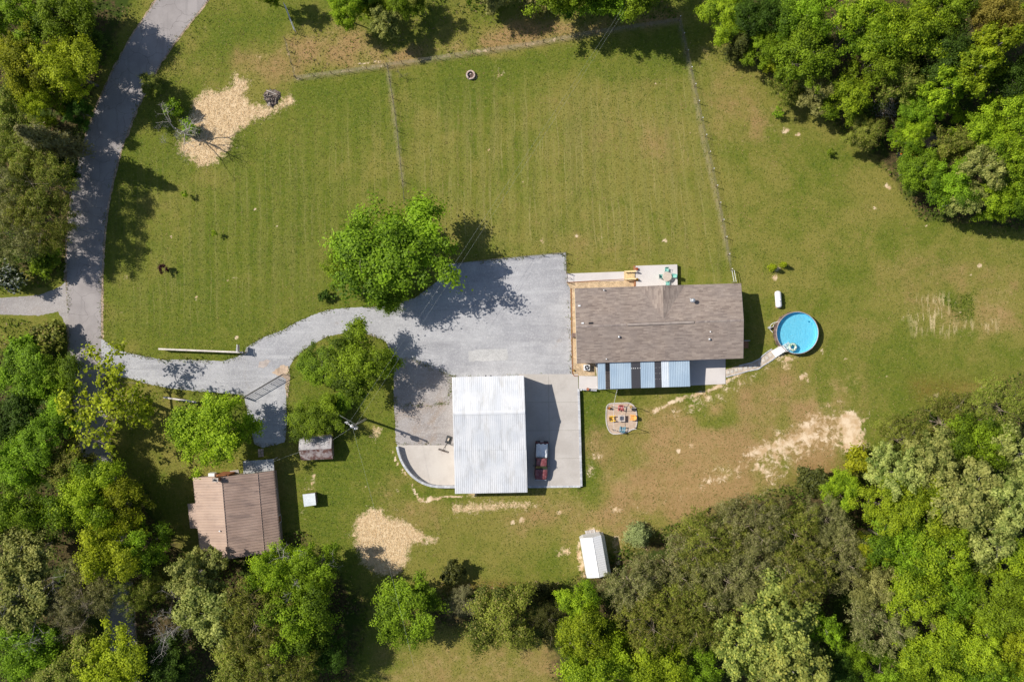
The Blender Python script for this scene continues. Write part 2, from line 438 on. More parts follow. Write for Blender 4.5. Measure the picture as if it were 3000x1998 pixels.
def ground_mat():
    g = NG('lawn_ground'); P = g.pos()
    s1 = g.n('SeparateColor'); g.set(s1.inputs[0], g.attr('m1').outputs['Color'])
    s2 = g.n('SeparateColor'); g.set(s2.inputs[0], g.attr('m2').outputs['Color'])
    s3 = g.n('SeparateColor'); g.set(s3.inputs[0], g.attr('m3').outputs['Color'])
    big = g.noise(P, 0.055, 3, 0.5, 0.6); mid = g.noise(P, 0.28, 4, 0.6, 0.4); sm = g.noise(P, 1.5, 4, 0.7); fine = g.noise(P, 5.5, 3, 0.75)
    # mown lawn: streaks run north-south (lengthwise the mower's passes)
    strk = g.noise(P, 1.0, 3, 0.6, 0.2, stretch=(1.05, 0.05, 1)); strk2 = g.noise(P, 1.0, 2, 0.5, 0.0, stretch=(3.2, 0.16, 1))
    olive, green, deep = (0.228, 0.206, 0.046), (0.140, 0.168, 0.020), (0.078, 0.122, 0.014)
    tan = (0.40, 0.30, 0.125)
    f = g.math('ADD', g.math('MULTIPLY', big, 0.55), g.math('MULTIPLY', mid, 0.45))
    f = g.math('SUBTRACT', f, g.math('MULTIPLY', s1.outputs[2], 0.25))
    f = g.math('ADD', f, g.math('MULTIPLY', s2.outputs[1], 0.30))
    c = g.mix(g.ramp(f, 0.38, 0.60), olive, green)
    c = g.mix(g.ramp(g.math('ADD', g.math('MULTIPLY', sm, 0.7), g.math('MULTIPLY', f, 0.55)), 0.60, 0.88), c, deep)
    sp = g.n('SeparateXYZ'); g.set(sp.inputs[0], P); X_, Y_ = sp.outputs[0], sp.outputs[1]
    cl = g.n('Clamp', i_Min=0, i_Max=30); g.set(cl.inputs[0], X_)
    u_ = g.math('ADD', X_, g.math('MULTIPLY', g.math('ADD', g.math('MULTIPLY', cl.outputs[0], 0.0048), 0.02), g.math('SUBTRACT', Y_, 20)))
    u_ = g.math('ADD', u_, g.math('MULTIPLY', g.noise(P, 0.13, 2), 1.2))
    bands = g.math('SINE', g.math('MULTIPLY', u_, 2.9)); thin = g.math('SINE', g.math('MULTIPLY', u_, 6.7))
    c = g.mix(g.math('MULTIPLY', s3.outputs[0], g.ramp(bands, -0.6, 0.9, 0, 0.42)), c, (0.26, 0.245, 0.062))
    c = g.mix(g.math('MULTIPLY', s3.outputs[0], g.math('MULTIPLY', g.ramp(thin, 0.72, 0.98), g.ramp(g.noise(P, 1.0, 3, .6, 0, stretch=(.7, .09, 1)), .46, .62, 0, .32))), c, (0.44, 0.37, 0.17))
    c = g.mix(g.math('MULTIPLY', g.ramp(strk, 0.47, 0.68), g.math('MULTIPLY', s3.outputs[0], 0.55)), c, (0.20, 0.185, 0.055))
    c = g.mix(g.math('MULTIPLY', g.ramp(strk2, 0.60, 0.74), g.math('MULTIPLY', s3.outputs[0], 0.45)), c, (0.33, 0.27, 0.11))
    # dry grass breaking through
    dn = g.math('ADD', g.math('MULTIPLY', g.noise(P, 0.9, 5, 0.72), 0.8), g.math('MULTIPLY', s1.outputs[2], 0.42))
    c = g.mix(g.ramp(dn, 0.52, 0.80, 0, 0.85), c, tan)
    c = g.mix(g.math('MULTIPLY', g.ramp(g.math('ADD', g.math('MULTIPLY', g.noise(P, 0.16, 4, 0.65, 0.5), 0.9), g.math('MULTIPLY', s1.outputs[2], 0.75)), 0.60, 1.02), 0.70), c, (0.36, 0.212, 0.102))
    # darker, coarser tufts
    c = g.mix(g.ramp(g.noise(P, 0.85, 5, 0.75, 0.3), 0.52, 0.66, 0, 0.30), c, (0.085, 0.115, 0.014))
    c = g.mix(g.ramp(g.math('ADD', g.math('MULTIPLY', sm, 0.5), s2.outputs[2]), 0.45, 1.1, 0, 0.85), c, (0.22, 0.105, 0.035))
    # blade-scale speckle
    c = g.mix(g.ramp(fine, 0.34, 0.52, 0.26, 0), c, (0.05, 0.072, 0.010))
    c = g.mix(g.ramp(g.noise(P, 3.6, 3, 0.8), 0.53, 0.70, 0, 0.48), c, (0.36, 0.32, 0.13))
    # old vegetable rows, straw showing between
    row = g.noise(P, 1.0, 3, 0.7, 0.3, stretch=(1.3, 0.22, 1))
    c = g.mix(g.math('MULTIPLY', s3.outputs[1], g.ramp(row, 0.50, 0.62, 0, 0.85)), c, (0.55, 0.44, 0.24))
    c = g.mix(g.math('MULTIPLY', s3.outputs[2], g.ramp(g.noise(P, 1.3, 4, .7), .32, .55, .1, .55)), c, (0.36, 0.30, 0.20))
    # woodland floor
    leafl = g.mix(g.ramp(g.noise(P, 2.2, 4, 0.7), 0.4, 0.62), (0.05, 0.045, 0.018), (0.12, 0.085, 0.04))
    leafl = g.mix(g.ramp(mid, 0.45, 0.6), leafl, (0.045, 0.07, 0.012))
    c = g.mix(g.ramp(g.math('ADD', s2.outputs[0], g.math('MULTIPLY', g.math('SUBTRACT', sm, 0.5), 0.9)), 0.35, 0.75), c, leafl)
    # bare clay
    nb = g.math('ADD', g.math('MULTIPLY', g.math('SUBTRACT', g.noise(P, 1.1, 6, 0.75, 0.5), 0.5), 2.2), s1.outputs[1])
    dcol = g.mix(g.ramp(g.noise(P, 0.8, 4), 0.35, 0.65), (0.54, 0.375, 0.21), (0.76, 0.60, 0.42))
    c = g.mix(g.ramp(nb, 0.42, 0.78), c, dcol)
    # straw mulch
    ns = g.math('ADD', g.math('MULTIPLY', g.math('SUBTRACT', g.noise(P, 0.9, 8, 0.82), 0.5), 2.6), s1.outputs[0])
    fib = g.noise(P, 1.0, 4, 0.75, 1.2, stretch=(3.5, 1.2, 1)); fib2 = g.noise(P, 1.0, 4, 0.75, 1.2, stretch=(0.9, 4.2, 1))
    scol = g.mix(g.ramp(fib, 0.38, 0.62), (0.56, 0.40, 0.22), (0.74, 0.57, 0.36))
    scol = g.mix(g.ramp(fib2, 0.52, 0.70, 0, 0.7), scol, (0.84, 0.69, 0.47))
    c = g.mix(g.ramp(ns, 0.40, 0.74), c, scol)
    h = g.math('ADD', g.math('MULTIPLY', fine, 0.6), g.math('MULTIPLY', sm, 0.6))
    g.principled(c, 0.95, 0.0, 0.08, g.bump(h, 0.55, 0.16))
    return g.mat
gme.materials.append(ground_mat())
ground = bpy.data.objects.new('ground', gme); COL.objects.link(ground); tag(ground, kind='structure')

def sheet(name, pts, z, m, jit=0.0, seed=1, z_f=None, kind='structure', thick=0.0):
    p = [(a[0], a[1]) for a in pts]
    if jit: p = jitter(linear(p, 0.22), jit, seed)
    mb = MB()
    if thick: mb.prism(p, z-thick, z)
    else:
        n = len(p); a = sum(p[i][0]*p[(i+1) % n][1]-p[(i+1) % n][0]*p[i][1] for i in range(n))
        if a < 0: p = p[::-1]
        mb.add([(x, y, z) for x, y in p], [tuple(range(n))])
    o = mb.build(name, m); tag(o, kind=kind); return o

# ---- road
def road_mat():
    g = NG('old_asphalt'); P = g.pos()
    c = g.mix(g.ramp(g.noise(P, 0.35, 4), 0.35, 0.65), (0.30, 0.272, 0.266), (0.365, 0.333, 0.325))
    c = g.mix(g.ramp(g.noise(P, 1.0, 3, 0.6, 0.3, stretch=(1.1, 0.06, 1)), 0.52, 0.68, 0, 0.5), c, (0.25, 0.23, 0.225))
    c = g.mix(g.ramp(g.noise(P, 9, 3, 0.8), 0.45, 0.7, 0, 0.35), c, (0.42, 0.40, 0.385))
    w = g.n('TexVoronoi', feature='DISTANCE_TO_EDGE', i_Scale=0.33); nz = g.n('TexNoise', i_Scale=0.8)
    mp = g.n('VectorMath', operation='ADD'); g.set(mp.inputs[0], P); g.set(mp.inputs[1], nz.outputs['Color']); g.set(nz.inputs['Vector'], P); g.set(w.inputs['Vector'], mp.outputs[0])
    c = g.mix(g.ramp(w.outputs['Distance'], 0.004, 0.012, 0.5, 0), c, (0.13, 0.12, 0.115))
    g.principled(c, 0.92, 0, 0.2, g.bump(g.noise(P, 12, 2), 0.3, 0.02)); return g.mat
RL = [(500,-60),(460,0),(429,45),(402,85),(366,134),(339,196),(308,254),(286,308),(263,366),(241,433),(223,491),(210,562),(199,647),(196,700),(195,762),(196,829),(199,918),(203,985),(206,1074),(214,1119),(222,1220),(236,1310),(258,1400),(284,1490),(300,1600),(308,1700),(312,1883),(318,2080)]
RR = [(650,-60),(612,0),(580,40),(545,80),(513,120),(482,165),(455,210),(431,241),(420,277),(397,321),(379,375),(357,415),(344,473),(330,527),(317,576),(308,625),(305,700),(301,750),(298,784),(295,851),(297,918),(298,989),(293,1029),(297,1096),(307,1163),(314,1253),(322,1320),(334,1400),(352,1490),(372,1600),(386,1720),(397,1878),(410,2080)]
def smooth_line(pts, w=6):
    return [sum((pts[min(max(i+k, 0), len(pts)-1)] for k in range(-w, w+1)), Vector((0, 0)))/(2*w+1) for i in range(len(pts))]
rl = smooth_line(catmull(wp(RL), 0.5), 9); rr_ = smooth_line(catmull(wp(RR), 0.5), 9)
sheet('road_verge', jitter([(p[0]-0.28, p[1]) for p in rl], 0.22, 31)+jitter([(p[0]+0.28, p[1]) for p in rr_[::-1]], 0.22, 32), 0.008, mat('verge_grit', (0.40, 0.30, 0.22), 0.95, var=0.35, scale=2.5))
sheet('road', jitter(rl, 0.03, 3)+jitter(rr_[::-1], 0.04, 4), 0.02, road_mat())

# ---- gravel
def gravel_mat(name, c1, c2, c3, pale=0.5, brown=(0.30, 0.24, 0.185), br=(0.62, 0.8)):
    g = NG(name); P = g.pos()
    c = g.mix(g.ramp(g.noise(P, 0.16, 4, 0.55, 0.5), 0.36, 0.62), c1, c2)
    c = g.mix(g.ramp(g.noise(P, 0.5, 5, 0.7, 0.4), 0.5, 0.75, 0, pale), c, c3)
    c = g.mix(g.ramp(g.noise(P, 0.23, 5, 0.7, 0.8), br[0], br[1], 0, 0.7), c, brown)
    c = g.mix(g.ramp(g.noise(P, 1.0, 4, .65, .3, stretch=(.10, 1.1, 1)), .5, .68, 0, .5), c, c3)
    c = g.mix(g.ramp(g.noise(P, 1.0, 4, .65, .3, stretch=(.12, .9, 1)), .36, .48, .4, 0), c, tuple(x*0.8 for x in c1))
    c = g.mix(g.ramp(g.noise(P, 1.1, 5, .75), .5, .72, 0, .35), c, tuple(x*0.72 for x in c1))
    c = g.mix(g.ramp(g.noise(P, 3.2, 3, .8), .5, .68, 0, .35), c, c3)
    v = g.n('TexVoronoi', i_Scale=11.0); g.set(v.inputs['Vector'], P)
    sv = g.n('SeparateColor'); g.set(sv.inputs[0], v.outputs['Color'])
    c = g.mix(g.ramp(sv.outputs[0], 0.0, 1.0, 0.0, 0.20), c, tuple(x*0.55 for x in c1))
    c = g.mix(g.ramp(sv.outputs[1], 0.75, 1.0, 0.0, 0.35), c, (0.68, 0.67, 0.67))
    g.principled(c, 0.95, 0, 0.15, g.bump(v.outputs['Distance'], 0.35, 0.04)); return g.mat
grav = gravel_mat('limestone_gravel', (0.355, 0.355, 0.375), (0.455, 0.455, 0.47), (0.57, 0.57, 0.58))
grav2 = gravel_mat('dusty_gravel', (0.32, 0.295, 0.285), (0.39, 0.36, 0.345), (0.46, 0.425, 0.40), 0.4, (0.33, 0.25, 0.19), (0.5, 0.72))
DRV = [(290,989),(310,1000),(335,1020),(380,1035),(430,1045),(480,1055),(519,1053),(604,1055),(652,1058),(672,1051),(698,1044),(718,1030),(722,1018),(735,1009),(757,997),(774,987),(830,967),(866,945),(920,922),(960,908),(1013,902),(1080,900),(1150,893),(1214,873),(1290,818),(1312,775),(1400,766),(1549,751),(1657,741.5),(1659,802),(1670,842),(1675,1092),(1676,1103),(1540,1104),(1320,1110),(1320,1180),(1158,1190),(1157,1120),(1154,1050),(1130,1000),(1050,968),(960,985),(897,1020),(862,1050),(848,1075),(846,1114),(838,1172),(842,1230),(835,1295),(770,1312),(745,1300),(730,1240),(716,1162),(696,1155),(594,1147),(536,1142),(478,1134),(424,1123),(388,1110),(339,1101),(297,1098),(290,1040)]
sheet('gravel_driveway', wp(DRV), 0.012, grav, 0.10, 7)
YD = [(1154,1190),(1154,1096),(1158,1060),(1190,1045),(1300,1092),(1340,1105),(1340,1306),(1164,1305),(1159,1293),(1158,1240)]
sheet('gravel_yard', wp(YD), 0.016, grav2, 0.10, 8)
sheet('neighbour_drive', wp([(-120,880),(0,873),(60,869),(112,866),(150,852),(179,838),(192,826),(202,860),(202,955),(196,960),(183,932),(170,913),(112,925),(0,922),(-120,925)]), 0.010, grav2, 0.12, 9)
sheet('sandy_wash', wp([(796,1092),(822,1072),(845,1072),(850,1100),(846,1140),(842,1170),(836,1150),(838,1110)]), 0.020, mat('sand', (0.50, 0.38, 0.28), 0.95, var=0.25, scale=2.5), 0.16, 12)
sheet('sandy_track', wp([(760,1060),(782,1052),(795,1058),(772,1078),(756,1076)]), 0.020, mat('pale_sand', (0.46, 0.40, 0.365), 0.95, var=0.2, scale=2), 0.2, 13)
sheet('pale_gravel', wp([(1372,1030),(1400,1024),(1485,1022),(1490,1050),(1480,1056),(1374,1058)]), 0.020, mat('pale_gravel', (0.48, 0.475, 0.47), 0.95, var=0.16, scale=5), 0.10, 14)
pea = mat('pea_gravel', (0.52, 0.385, 0.24), 0.95, var=0.32, scale=9, bump=0.5)
sheet('gravel_bed', wp([(1661,829),(1862,818),(1866,850),(1700,856),(1705,1060),(1744,1060),(1744,1101),(1694,1101),(1677,1093),(1671,846)]), 0.030, pea)

# ---- concrete
def conc_mat(name, c1, c2, stain=(0.33, 0.31, 0.29), amt=(0.56, 0.82), broom=0.0):
    g = NG(name); P = g.pos()
    c = g.mix(g.ramp(g.noise(P, 0.3, 4, 0.6), 0.35, 0.65), c1, c2)
    c = g.mix(g.ramp(g.noise(P, 0.55, 5, 0.7, 0.6), amt[0], amt[1], 0, 0.45), c, stain)
    c = g.mix(g.ramp(g.noise(P, 7, 3, 0.7), 0.4, 0.7, 0, 0.14), c, (0.75, 0.72, 0.70))
    g.principled(c, 0.85, 0, 0.3, g.bump(g.noise(P, 10, 2), 0.15, 0.02)); return g.mat
conc = conc_mat('pad_concrete', (0.45, 0.415, 0.38), (0.52, 0.485, 0.45))
conc_b = conc_mat('buff_concrete', (0.50, 0.455, 0.41), (0.57, 0.525, 0.475), (0.45, 0.41, 0.37), (0.55, 0.8))
conc_w = conc_mat('new_concrete', (0.59, 0.55, 0.53), (0.65, 0.61, 0.59), (0.5, 0.47, 0.46), (0.6, 0.9))
joint = mat('joint_filler', (0.30, 0.28, 0.26), 0.9)
def concrete(name, polys, z, m, thick=0.25):
    """a pour made of separate bays with open joints between them"""
    root = thing(name, None, None, (polys[0][0][0], polys[0][0][1], 0)); tag(root, kind='structure')
    for p in polys:
        mb = MB().prism([(q[0], q[1]) for q in p], z-thick, z); mb.build('slab', m, root)
    return root
def bays(A, B, Cc, Dd, nu, nv, gap=0.012):
    A, B, Cc, Dd = [Vector(q[:2]) for q in (A, B, Cc, Dd)]
    o = []
    lu = (B-A).length; lv = (Dd-A).length
    for i in range(nu):
        for j in range(nv):
            u0, u1 = i/nu+gap/lu*(i > 0), (i+1)/nu-gap/lu*(i < nu-1); v0, v1 = j/nv+gap/lv*(j > 0), (j+1)/nv-gap/lv*(j < nv-1)
            q = []
            for u, v in ((u0, v0), (u1, v0), (u1, v1), (u0, v1)):
                q.append((A*(1-u)+B*u)*(1-v)+(Dd*(1-u)+Cc*u)*v)
            o.append(q)
    return o
concrete('garage_pad', bays(W(1520,1096), W(1693.5,1096), W(1701.5,1424), W(1520,1427), 2, 4), 0.05, conc, 0.7)
lower = bays(W(1163,1304), W(1345,1304), W(1345,1428), W(1163,1428), 1, 1)
curve_px = [(1164,1305),(1168,1322),(1174,1340),(1182,1356),(1191,1371),(1203,1386),(1217,1399),(1235,1411),(1254,1419),(1276,1424),(1300,1425),(1345,1425)]
concrete('lower_pad', [wp([(1345,1304),(1163.5,1304)]+curve_px[1:])], 0.03, conc_b, 0.2)
concrete('front_walk', bays(W(1660,802), W(1828,796), W(1828,822), W(1660,827), 1, 1), 0.10, conc_w)
concrete('back_walk', bays(W(1696,1101), W(1754,1102), W(1754,1140), W(1696,1139), 1, 1), 0.06, conc_w, 0.5)
concrete('porch_floor', bays(W(1743,1060), W(2125,1050), W(2125,1124.6), W(1754,1141), 2, 1), 0.075, conc_w, 0.45)
concrete('patio', bays(W(1862,779,.75), W(1984,775,.75), W(1985,842,.75), W(1863,846,.75), 1, 1), 0.75, conc_w, 0.8)

# ================================================================== buildings
def ribbed(a, b, c, d, n_ribs, rib_h=0.03, rib_w=0.05, t=0.02):
    """roofing sheet a-b (upper edge) to d-c (lower edge) with raised ribs running down the slope"""
    a, b, c, d = map(Vector, (a, b, c, d))
    nrm = (b-a).cross(d-a); nrm = nrm if nrm.z > 0 else -nrm; nrm.normalize()
    Lw = (b-a).length; us = [(0.0, 0.0)]
    for k in range(n_ribs):
        u = (k+.5)/n_ribs; w = rib_w/Lw
        us += [(u-w, 0), (u-w*.45, rib_h), (u+w*.45, rib_h), (u+w, 0)]
    us.append((1.0, 0.0)); mb = MB(); m = len(us); vs = []
    for u, h in us: vs.append(a.lerp(b, u)+nrm*h)
    for u, h in us: vs.append(d.lerp(c, u)+nrm*h)
    vs += [a-nrm*t, b-nrm*t, c-nrm*t, d-nrm*t]
    up = (b-a).cross(d-a).z < 0
    fs = [((i, m+i, m+i+1, i+1) if not up else (i, i+1, m+i+1, m+i)) for i in range(m-1)]
    fs += [(2*m, 2*m+1, 2*m+2, 2*m+3), (m, 2*m-1, 2*m+2, 2*m+3), (0, m-1, 2*m+1, 2*m), (0, m, 2*m+3, 2*m), (m-1, 2*m-1, 2*m+2, 2*m+1)]
    return mb.add(vs, fs)
def roof_panels(a, b, c, d, n, ribs, mats, root, name='roof_panel', gap=0.004, **k):
    a, b, c, d = map(Vector, (a, b, c, d)); r = random.Random(n)
    for i in range(n):
        u0, u1 = i/n+(gap if i else 0)/(b-a).length, (i+1)/n
        lift = Vector((0, 0, r.uniform(0, .006)))
        ribbed(a.lerp(b, u0)+lift, a.lerp(b, u1)+lift, d.lerp(c, u1)+lift, d.lerp(c, u0)+lift, ribs, **k).build(name, mats[i % len(mats)], root)
def wall_ring(poly3, zb, t=0.15):
    """upright walls under an eave polygon of 3-D points"""
    mb = MB(); n = len(poly3)
    for i in range(n):
        p, q = Vector(poly3[i]), Vector(poly3[(i+1) % n])
        d = (q-p); d.z = 0; nn = Vector((-d.y, d.x, 0)).normalized()*t
        vs = [Vector((p.x, p.y, zb)), Vector((q.x, q.y, zb)), q, p]
        vs += [v+nn for v in vs]
        mb.add(vs, [(0, 1, 2, 3), (7, 6, 5, 4), (0, 4, 5, 1), (3, 2, 6, 7), (1, 5, 6, 2), (0, 3, 7, 4)])
    return mb
def wall_opening(root, p, q, u, z0, w, h, name, mframe, mpane, out_n, depth=.05):
    """window or door set proud on a wall from p to q at fraction u"""
    p, q = Vector((p[0], p[1], 0)), Vector((q[0], q[1], 0)); d = (q-p).normalized()
    c = p.lerp(q, u)+out_n*depth*.5; ang = math.atan2(d.y, d.x)
    mb = MB()
    for s in (-1, 1): mb.box(c+d*s*(w/2+.04)+Vector((0, 0, z0+h/2)), (.08, depth, h+.16), ang)
    for s in (0, 1): mb.box(c+Vector((0, 0, z0+s*h+(.04 if s else -.04))), (w-.002, depth, .08), ang)
    f = mb.build(name, mframe, root)
    MB().box(c+Vector((0, 0, z0+h/2)), (w-.004, depth*.5, h-.004), ang).build('pane' if name == 'window' else 'door_leaf', mpane, f)

white = mat('white_paint', (0.80, 0.80, 0.80), 0.5, var=0.05)
glass = mat('dark_window_glass', (0.05, 0.06, 0.07), 0.08, var=0.1, spec=0.8)
galv = mat('galvanised_steel', (0.55, 0.57, 0.60), 0.4, 0.6, var=0.12)
dark = mat('black_metal', (0.025, 0.025, 0.028), 0.45, var=0.2)
wood_y = mat('new_pine', (0.66, 0.50, 0.27), 0.75, var=0.12, scale=6)
wood_r = mat('red_brown_timber', (0.33, 0.15, 0.075), 0.8, var=0.25, scale=5)
wood_g = mat('weathered_board', (0.42, 0.38, 0.345), 0.9, var=0.2, scale=6)
wood_p = mat('fence_post_wood', (0.23, 0.165, 0.115), 0.9, var=0.3, scale=8)

# ---- the main house
def shingle_mat():
    g = NG('roof_shingles'); uv = g.n('UVMap', uv_map='UVMap').outputs[0]
    def br(w, h, off, c1, c2):
        b = g.n('TexBrick', offset=0.5, i_Scale=1.0); g.set(b.inputs['Color1'], c1); g.set(b.inputs['Color2'], c2); g.set(b.inputs['Mortar'], c1)
        b.inputs['Mortar Size'].default_value = 0.0; b.inputs['Brick Width'].default_value = w; b.inputs['Row Height'].default_value = h
        mp = g.n('Mapping', i_Location=off); g.set(mp.inputs[0], uv); g.set(b.inputs['Vector'], mp.outputs[0]); return b.outputs[0]
    a = br(.62, .20, (0, 0, 0), (0.20, 0.157, 0.134), (0.42, 0.345, 0.29)); c2 = br(1.25, .20, (.3, .0, 0), (0.195, 0.152, 0.13), (0.40, 0.325, 0.272))
    c = g.mix(0.5, a, c2)
    o = g.obj()
    c = g.mix(g.ramp(g.noise(o, .35, 4), .35, .65, 0, .35), c, (0.245, 0.21, 0.195))
    sx = g.n('SeparateXYZ'); g.set(sx.inputs[0], o)
    edge = g.ramp(g.math('ADD', sx.outputs[1], g.math('MULTIPLY', g.noise(o, 1.0, 4, .7, 0, stretch=(1.2, .12, 1)), 5.0)), 9.6, 11.4)   # old algae streaks under the north eave
    we = g.ramp(sx.outputs[0], 26, 14)
    c = g.mix(g.math('MULTIPLY', g.math('MULTIPLY', edge, we), .65), c, (0.115, 0.095, 0.09))
    c = g.mix(g.ramp(g.noise(o, 14, 2), .4, .7, 0, .25), c, (0.16, 0.13, 0.12))
    g.principled(c, 0.95, 0, 0.2, g.bump(g.noise(o, 16, 2), .3, .02)); return g.mat
shingle = shingle_mat()
def roof_plane(name, pts, t, m, root, along):
    """a thick roof plane with UVs in metres: u along the eave, v up the slope"""
    mb = MB().slab(pts, t); o = mb.build(name, m, root)
    me = o.data; uvl = me.uv_layers.new(name='UVMap')
    al = Vector(along).normalized(); n = (Vector(pts[1])-Vector(pts[0])).cross(Vector(pts[2])-Vector(pts[0])).normalized(); up = n.cross(al)
    for l in me.loops:
        p = me.vertices[l.vertex_index].co; uvl.data[l.index].uv = (p.dot(al), p.dot(up))
    return o
EH, RH = 3.9, 4.9
NW, NE, SE, SW = WV(1684, 845, EH), WV(2171, 830, EH), WV(2177.5, 1050, EH), WV(1690.5, 1065, EH)
RW, RE = WV(1687.3, 957, RH), WV(2178.8, 938, RH)
house = thing('house', 'long house with brown grey shingle roof beside the gravel parking yard', 'house', (24.5, 1.5, 0))
along = (NE-NW)
def on_line(p, q, u): return p.lerp(q, u)
roof_plane('roof_slope', [RW, SW, SE, RE], .16, shingle, house, along)
# north slope with the cross gable over the patio cut into it
gx0, gxr, gx1 = .385, .522, .662     # fractions along the north eave: left valley foot, gable ridge, right valley foot
GL, GR = on_line(NW, NE, gx0), on_line(NW, NE, gx1)
top_u = .524; GT = on_line(RW, RE, top_u); GTn = on_line(GT, on_line(NW, NE, gxr), .10)
roof_plane('roof_slope', [RW, RE, NE, GR, GTn, GL, NW][::-1], .16, shingle, house, along)
GE = on_line(NW, NE, gxr)+Vector((0, 0, .86))
acr = (GE-GTn)
roof_plane('gable_slope', [GTn, GL, GE], .12, shingle, house, acr)
roof_plane('gable_slope', [GTn, GE, GR], .12, shingle, house, acr)
# ridge cap shingles and the raised ridge vent
d = (RE-RW); rv0, rv1 = (1838-1687.3)/491.5, (2033-1687.3)/491.5
nrd = Vector((-d.y, d.x, 0)).normalized()
def ridge_strip(u0, u1, w, h):
    p, q = RW+d*u0, RW+d*u1; dz = w*.2
    return [p+nrd*w+Vector((0, 0, h-dz)), p+Vector((0, 0, h)), p-nrd*w+Vector((0, 0, h-dz)), q+nrd*w+Vector((0, 0, h-dz)), q+Vector((0, 0, h)), q-nrd*w+Vector((0, 0, h-dz))]
capm = mat('cap_shingle', (0.255, 0.21, 0.19), 0.95, var=.3, scale=1.2)
capm2 = mat('cap_shingle_light', (0.31, 0.26, 0.23), 0.95, var=.2, scale=1.2)
nc = 60; rc_ = random.Random(3)
for i in range(nc):
    u0, u1 = i/nc, (i+1)/nc-.0006
    if rv0-.01 < (u0+u1)/2 < rv1+.01: continue
    vs_ = ridge_strip(u0, u1, .15, .035+.004*(i % 2))
    vs_ += [v-Vector((0, 0, .03)) for v in vs_]
    MB().add(vs_, [(0,1,4,3),(1,2,5,4),(6,9,10,7),(7,10,11,8),(0,3,9,6),(2,8,11,5),(0,6,7,1),(1,7,8,2),(3,4,10,9),(4,5,11,10)]).build('cap_shingle', rc_.choice([capm, capm2]), house)
vs_ = ridge_strip(rv0, rv1, .17, .11); vs_ += [v-Vector((0, 0, .09)) for v in vs_]
rvent = MB().add(vs_, [(0,1,4,3),(1,2,5,4),(6,9,10,7),(7,10,11,8),(0,3,9,6),(2,8,11,5),(0,6,7,1),(1,7,8,2),(3,4,10,9),(4,5,11,10)]).build('ridge_vent', capm2, house)
for s in (-1, 1):
    p, q = RW+d*rv0+nrd*s*.185+Vector((0, 0, .03)), RW+d*rv1+nrd*s*.185+Vector((0, 0, .03))
    MB().tube([p, q], .035, n=4).build('vent_slot', dark, rvent)
def inset(p, c, m):
    v = Vector((c[0]-p[0], c[1]-p[1], 0)); return Vector((p[0]+m*(1 if v.x > 0 else -1), p[1]+m*(1 if v.y > 0 else -1), p[2]))
cx = (NW+NE+SE+SW)/4; ov = .35
wn, wee, ws, ww = [inset(p, cx, ov)-Vector((0, 0, .2)) for p in (NW, NE, SE, SW)]
siding = mat('house_siding', (0.52, 0.47, 0.40), 0.7, var=.08)
wall_ring([ww, ws, wee, wn], 0).build('wall', siding, house)
for (p, q, r) in ((wn, ww, RW), (ws, wee, RE)):
    rr2 = Vector(((p.x+q.x)/2, (p.y+q.y)/2, r.z-.2)); off = Vector((.1 if p is wn else -.1, 0, 0))
    MB().add([p, q, rr2, p+off, q+off, rr2+off], [(0,1,2),(5,4,3),(0,3,4,1),(1,4,5,2),(2,5,3,0)]).build('gable_wall', siding, house)
for u in (.12, .36, .86): wall_opening(house, wn, wee, u, 1.6, 1.2, 1.3, 'window', white, glass, Vector((0, 1, 0)))
wall_opening(house, wn, wee, .56, .78, .95, 2.05, 'door', white, wood_r, Vector((0, 1, 0)))
for u in (.2, .5, .75): wall_opening(house, ww, ws, u, 1.5, 1.3, 1.2, 'window', white, glass, Vector((0, -1, 0)))
for u in (.4,): wall_opening(house, wn, ww, u, 1.6, 1.1, 1.2, 'window', white, glass, Vector((-1, 0, 0)))
for u in (.6,): wall_opening(house, wee, ws, u, 1.6, 1.1, 1.2, 'window', white, glass, Vector((1, 0, 0)))
fas = mat('pale_fascia', (0.66, 0.60, 0.46), 0.6, var=.08)
for p, q in ((NE, RE), (RE, SE), (NW, RW), (RW, SW)):
    MB().tube([p-Vector((0, 0, .10)), q-Vector((0, 0, .10))], .055, n=4).build('fascia', fas, house)
def roof_z(x, y):
    """height of the house roof above a ground point"""
    dn = (NE-NW); t = ((Vector((x, y, 0))-Vector((NW.x, NW.y, 0))).dot(Vector((dn.x, dn.y, 0)).normalized()))/dn.length
    n0, r0, s0 = NW.lerp(NE, t), RW.lerp(RE, t), SW.lerp(SE, t)
    if y >= r0.y: return EH+(RH-EH)*max(0, (n0.y-y)/(n0.y-r0.y))
    return EH+(RH-EH)*max(0, (y-s0.y)/(r0.y-s0.y))
def roof_pt(px, py):
    x, y, _ = W(px, py, 4.4); return Vector((x, y, roof_z(x, y)))
def vent(px, py, r, h, cap, name, m):
    p = roof_pt(px, py); mb = MB().lathe([(r*2.0, -.06), (r*1.9, .04), (r, .07), (r, h), (r*.3, h+.02)], p, 12)
    v = mb.build(name, m, house, smooth=False)
    if cap: MB().lathe([(cap*.5, h-.05), (cap, h-.02), (cap, h+.06), (cap*.75, h+.14), (cap*.25, h+.19)], p, 14).build('vent_cap', m, v)
    return v
vent(2028, 881, .14, .75, .31, 'flue_pipe', galv)
MB().tube([roof_pt(2020, 875)+Vector((0, 0, .3)), roof_pt(2026, 879)+Vector((0, 0, .55))], .05, n=6).build('flue_brace', galv, house)
vent(1813, 987, .07, .16, .17, 'turbine_vent', galv); vent(2078, 994, .07, .16, .17, 'turbine_vent', galv)
vent(2080, 972, .05, .28, 0, 'vent_pipe', white); vent(1771, 850, .06, .22, .10, 'vent_pipe', galv); vent(1778, 1052, .05, .3, 0, 'vent_pipe', galv)
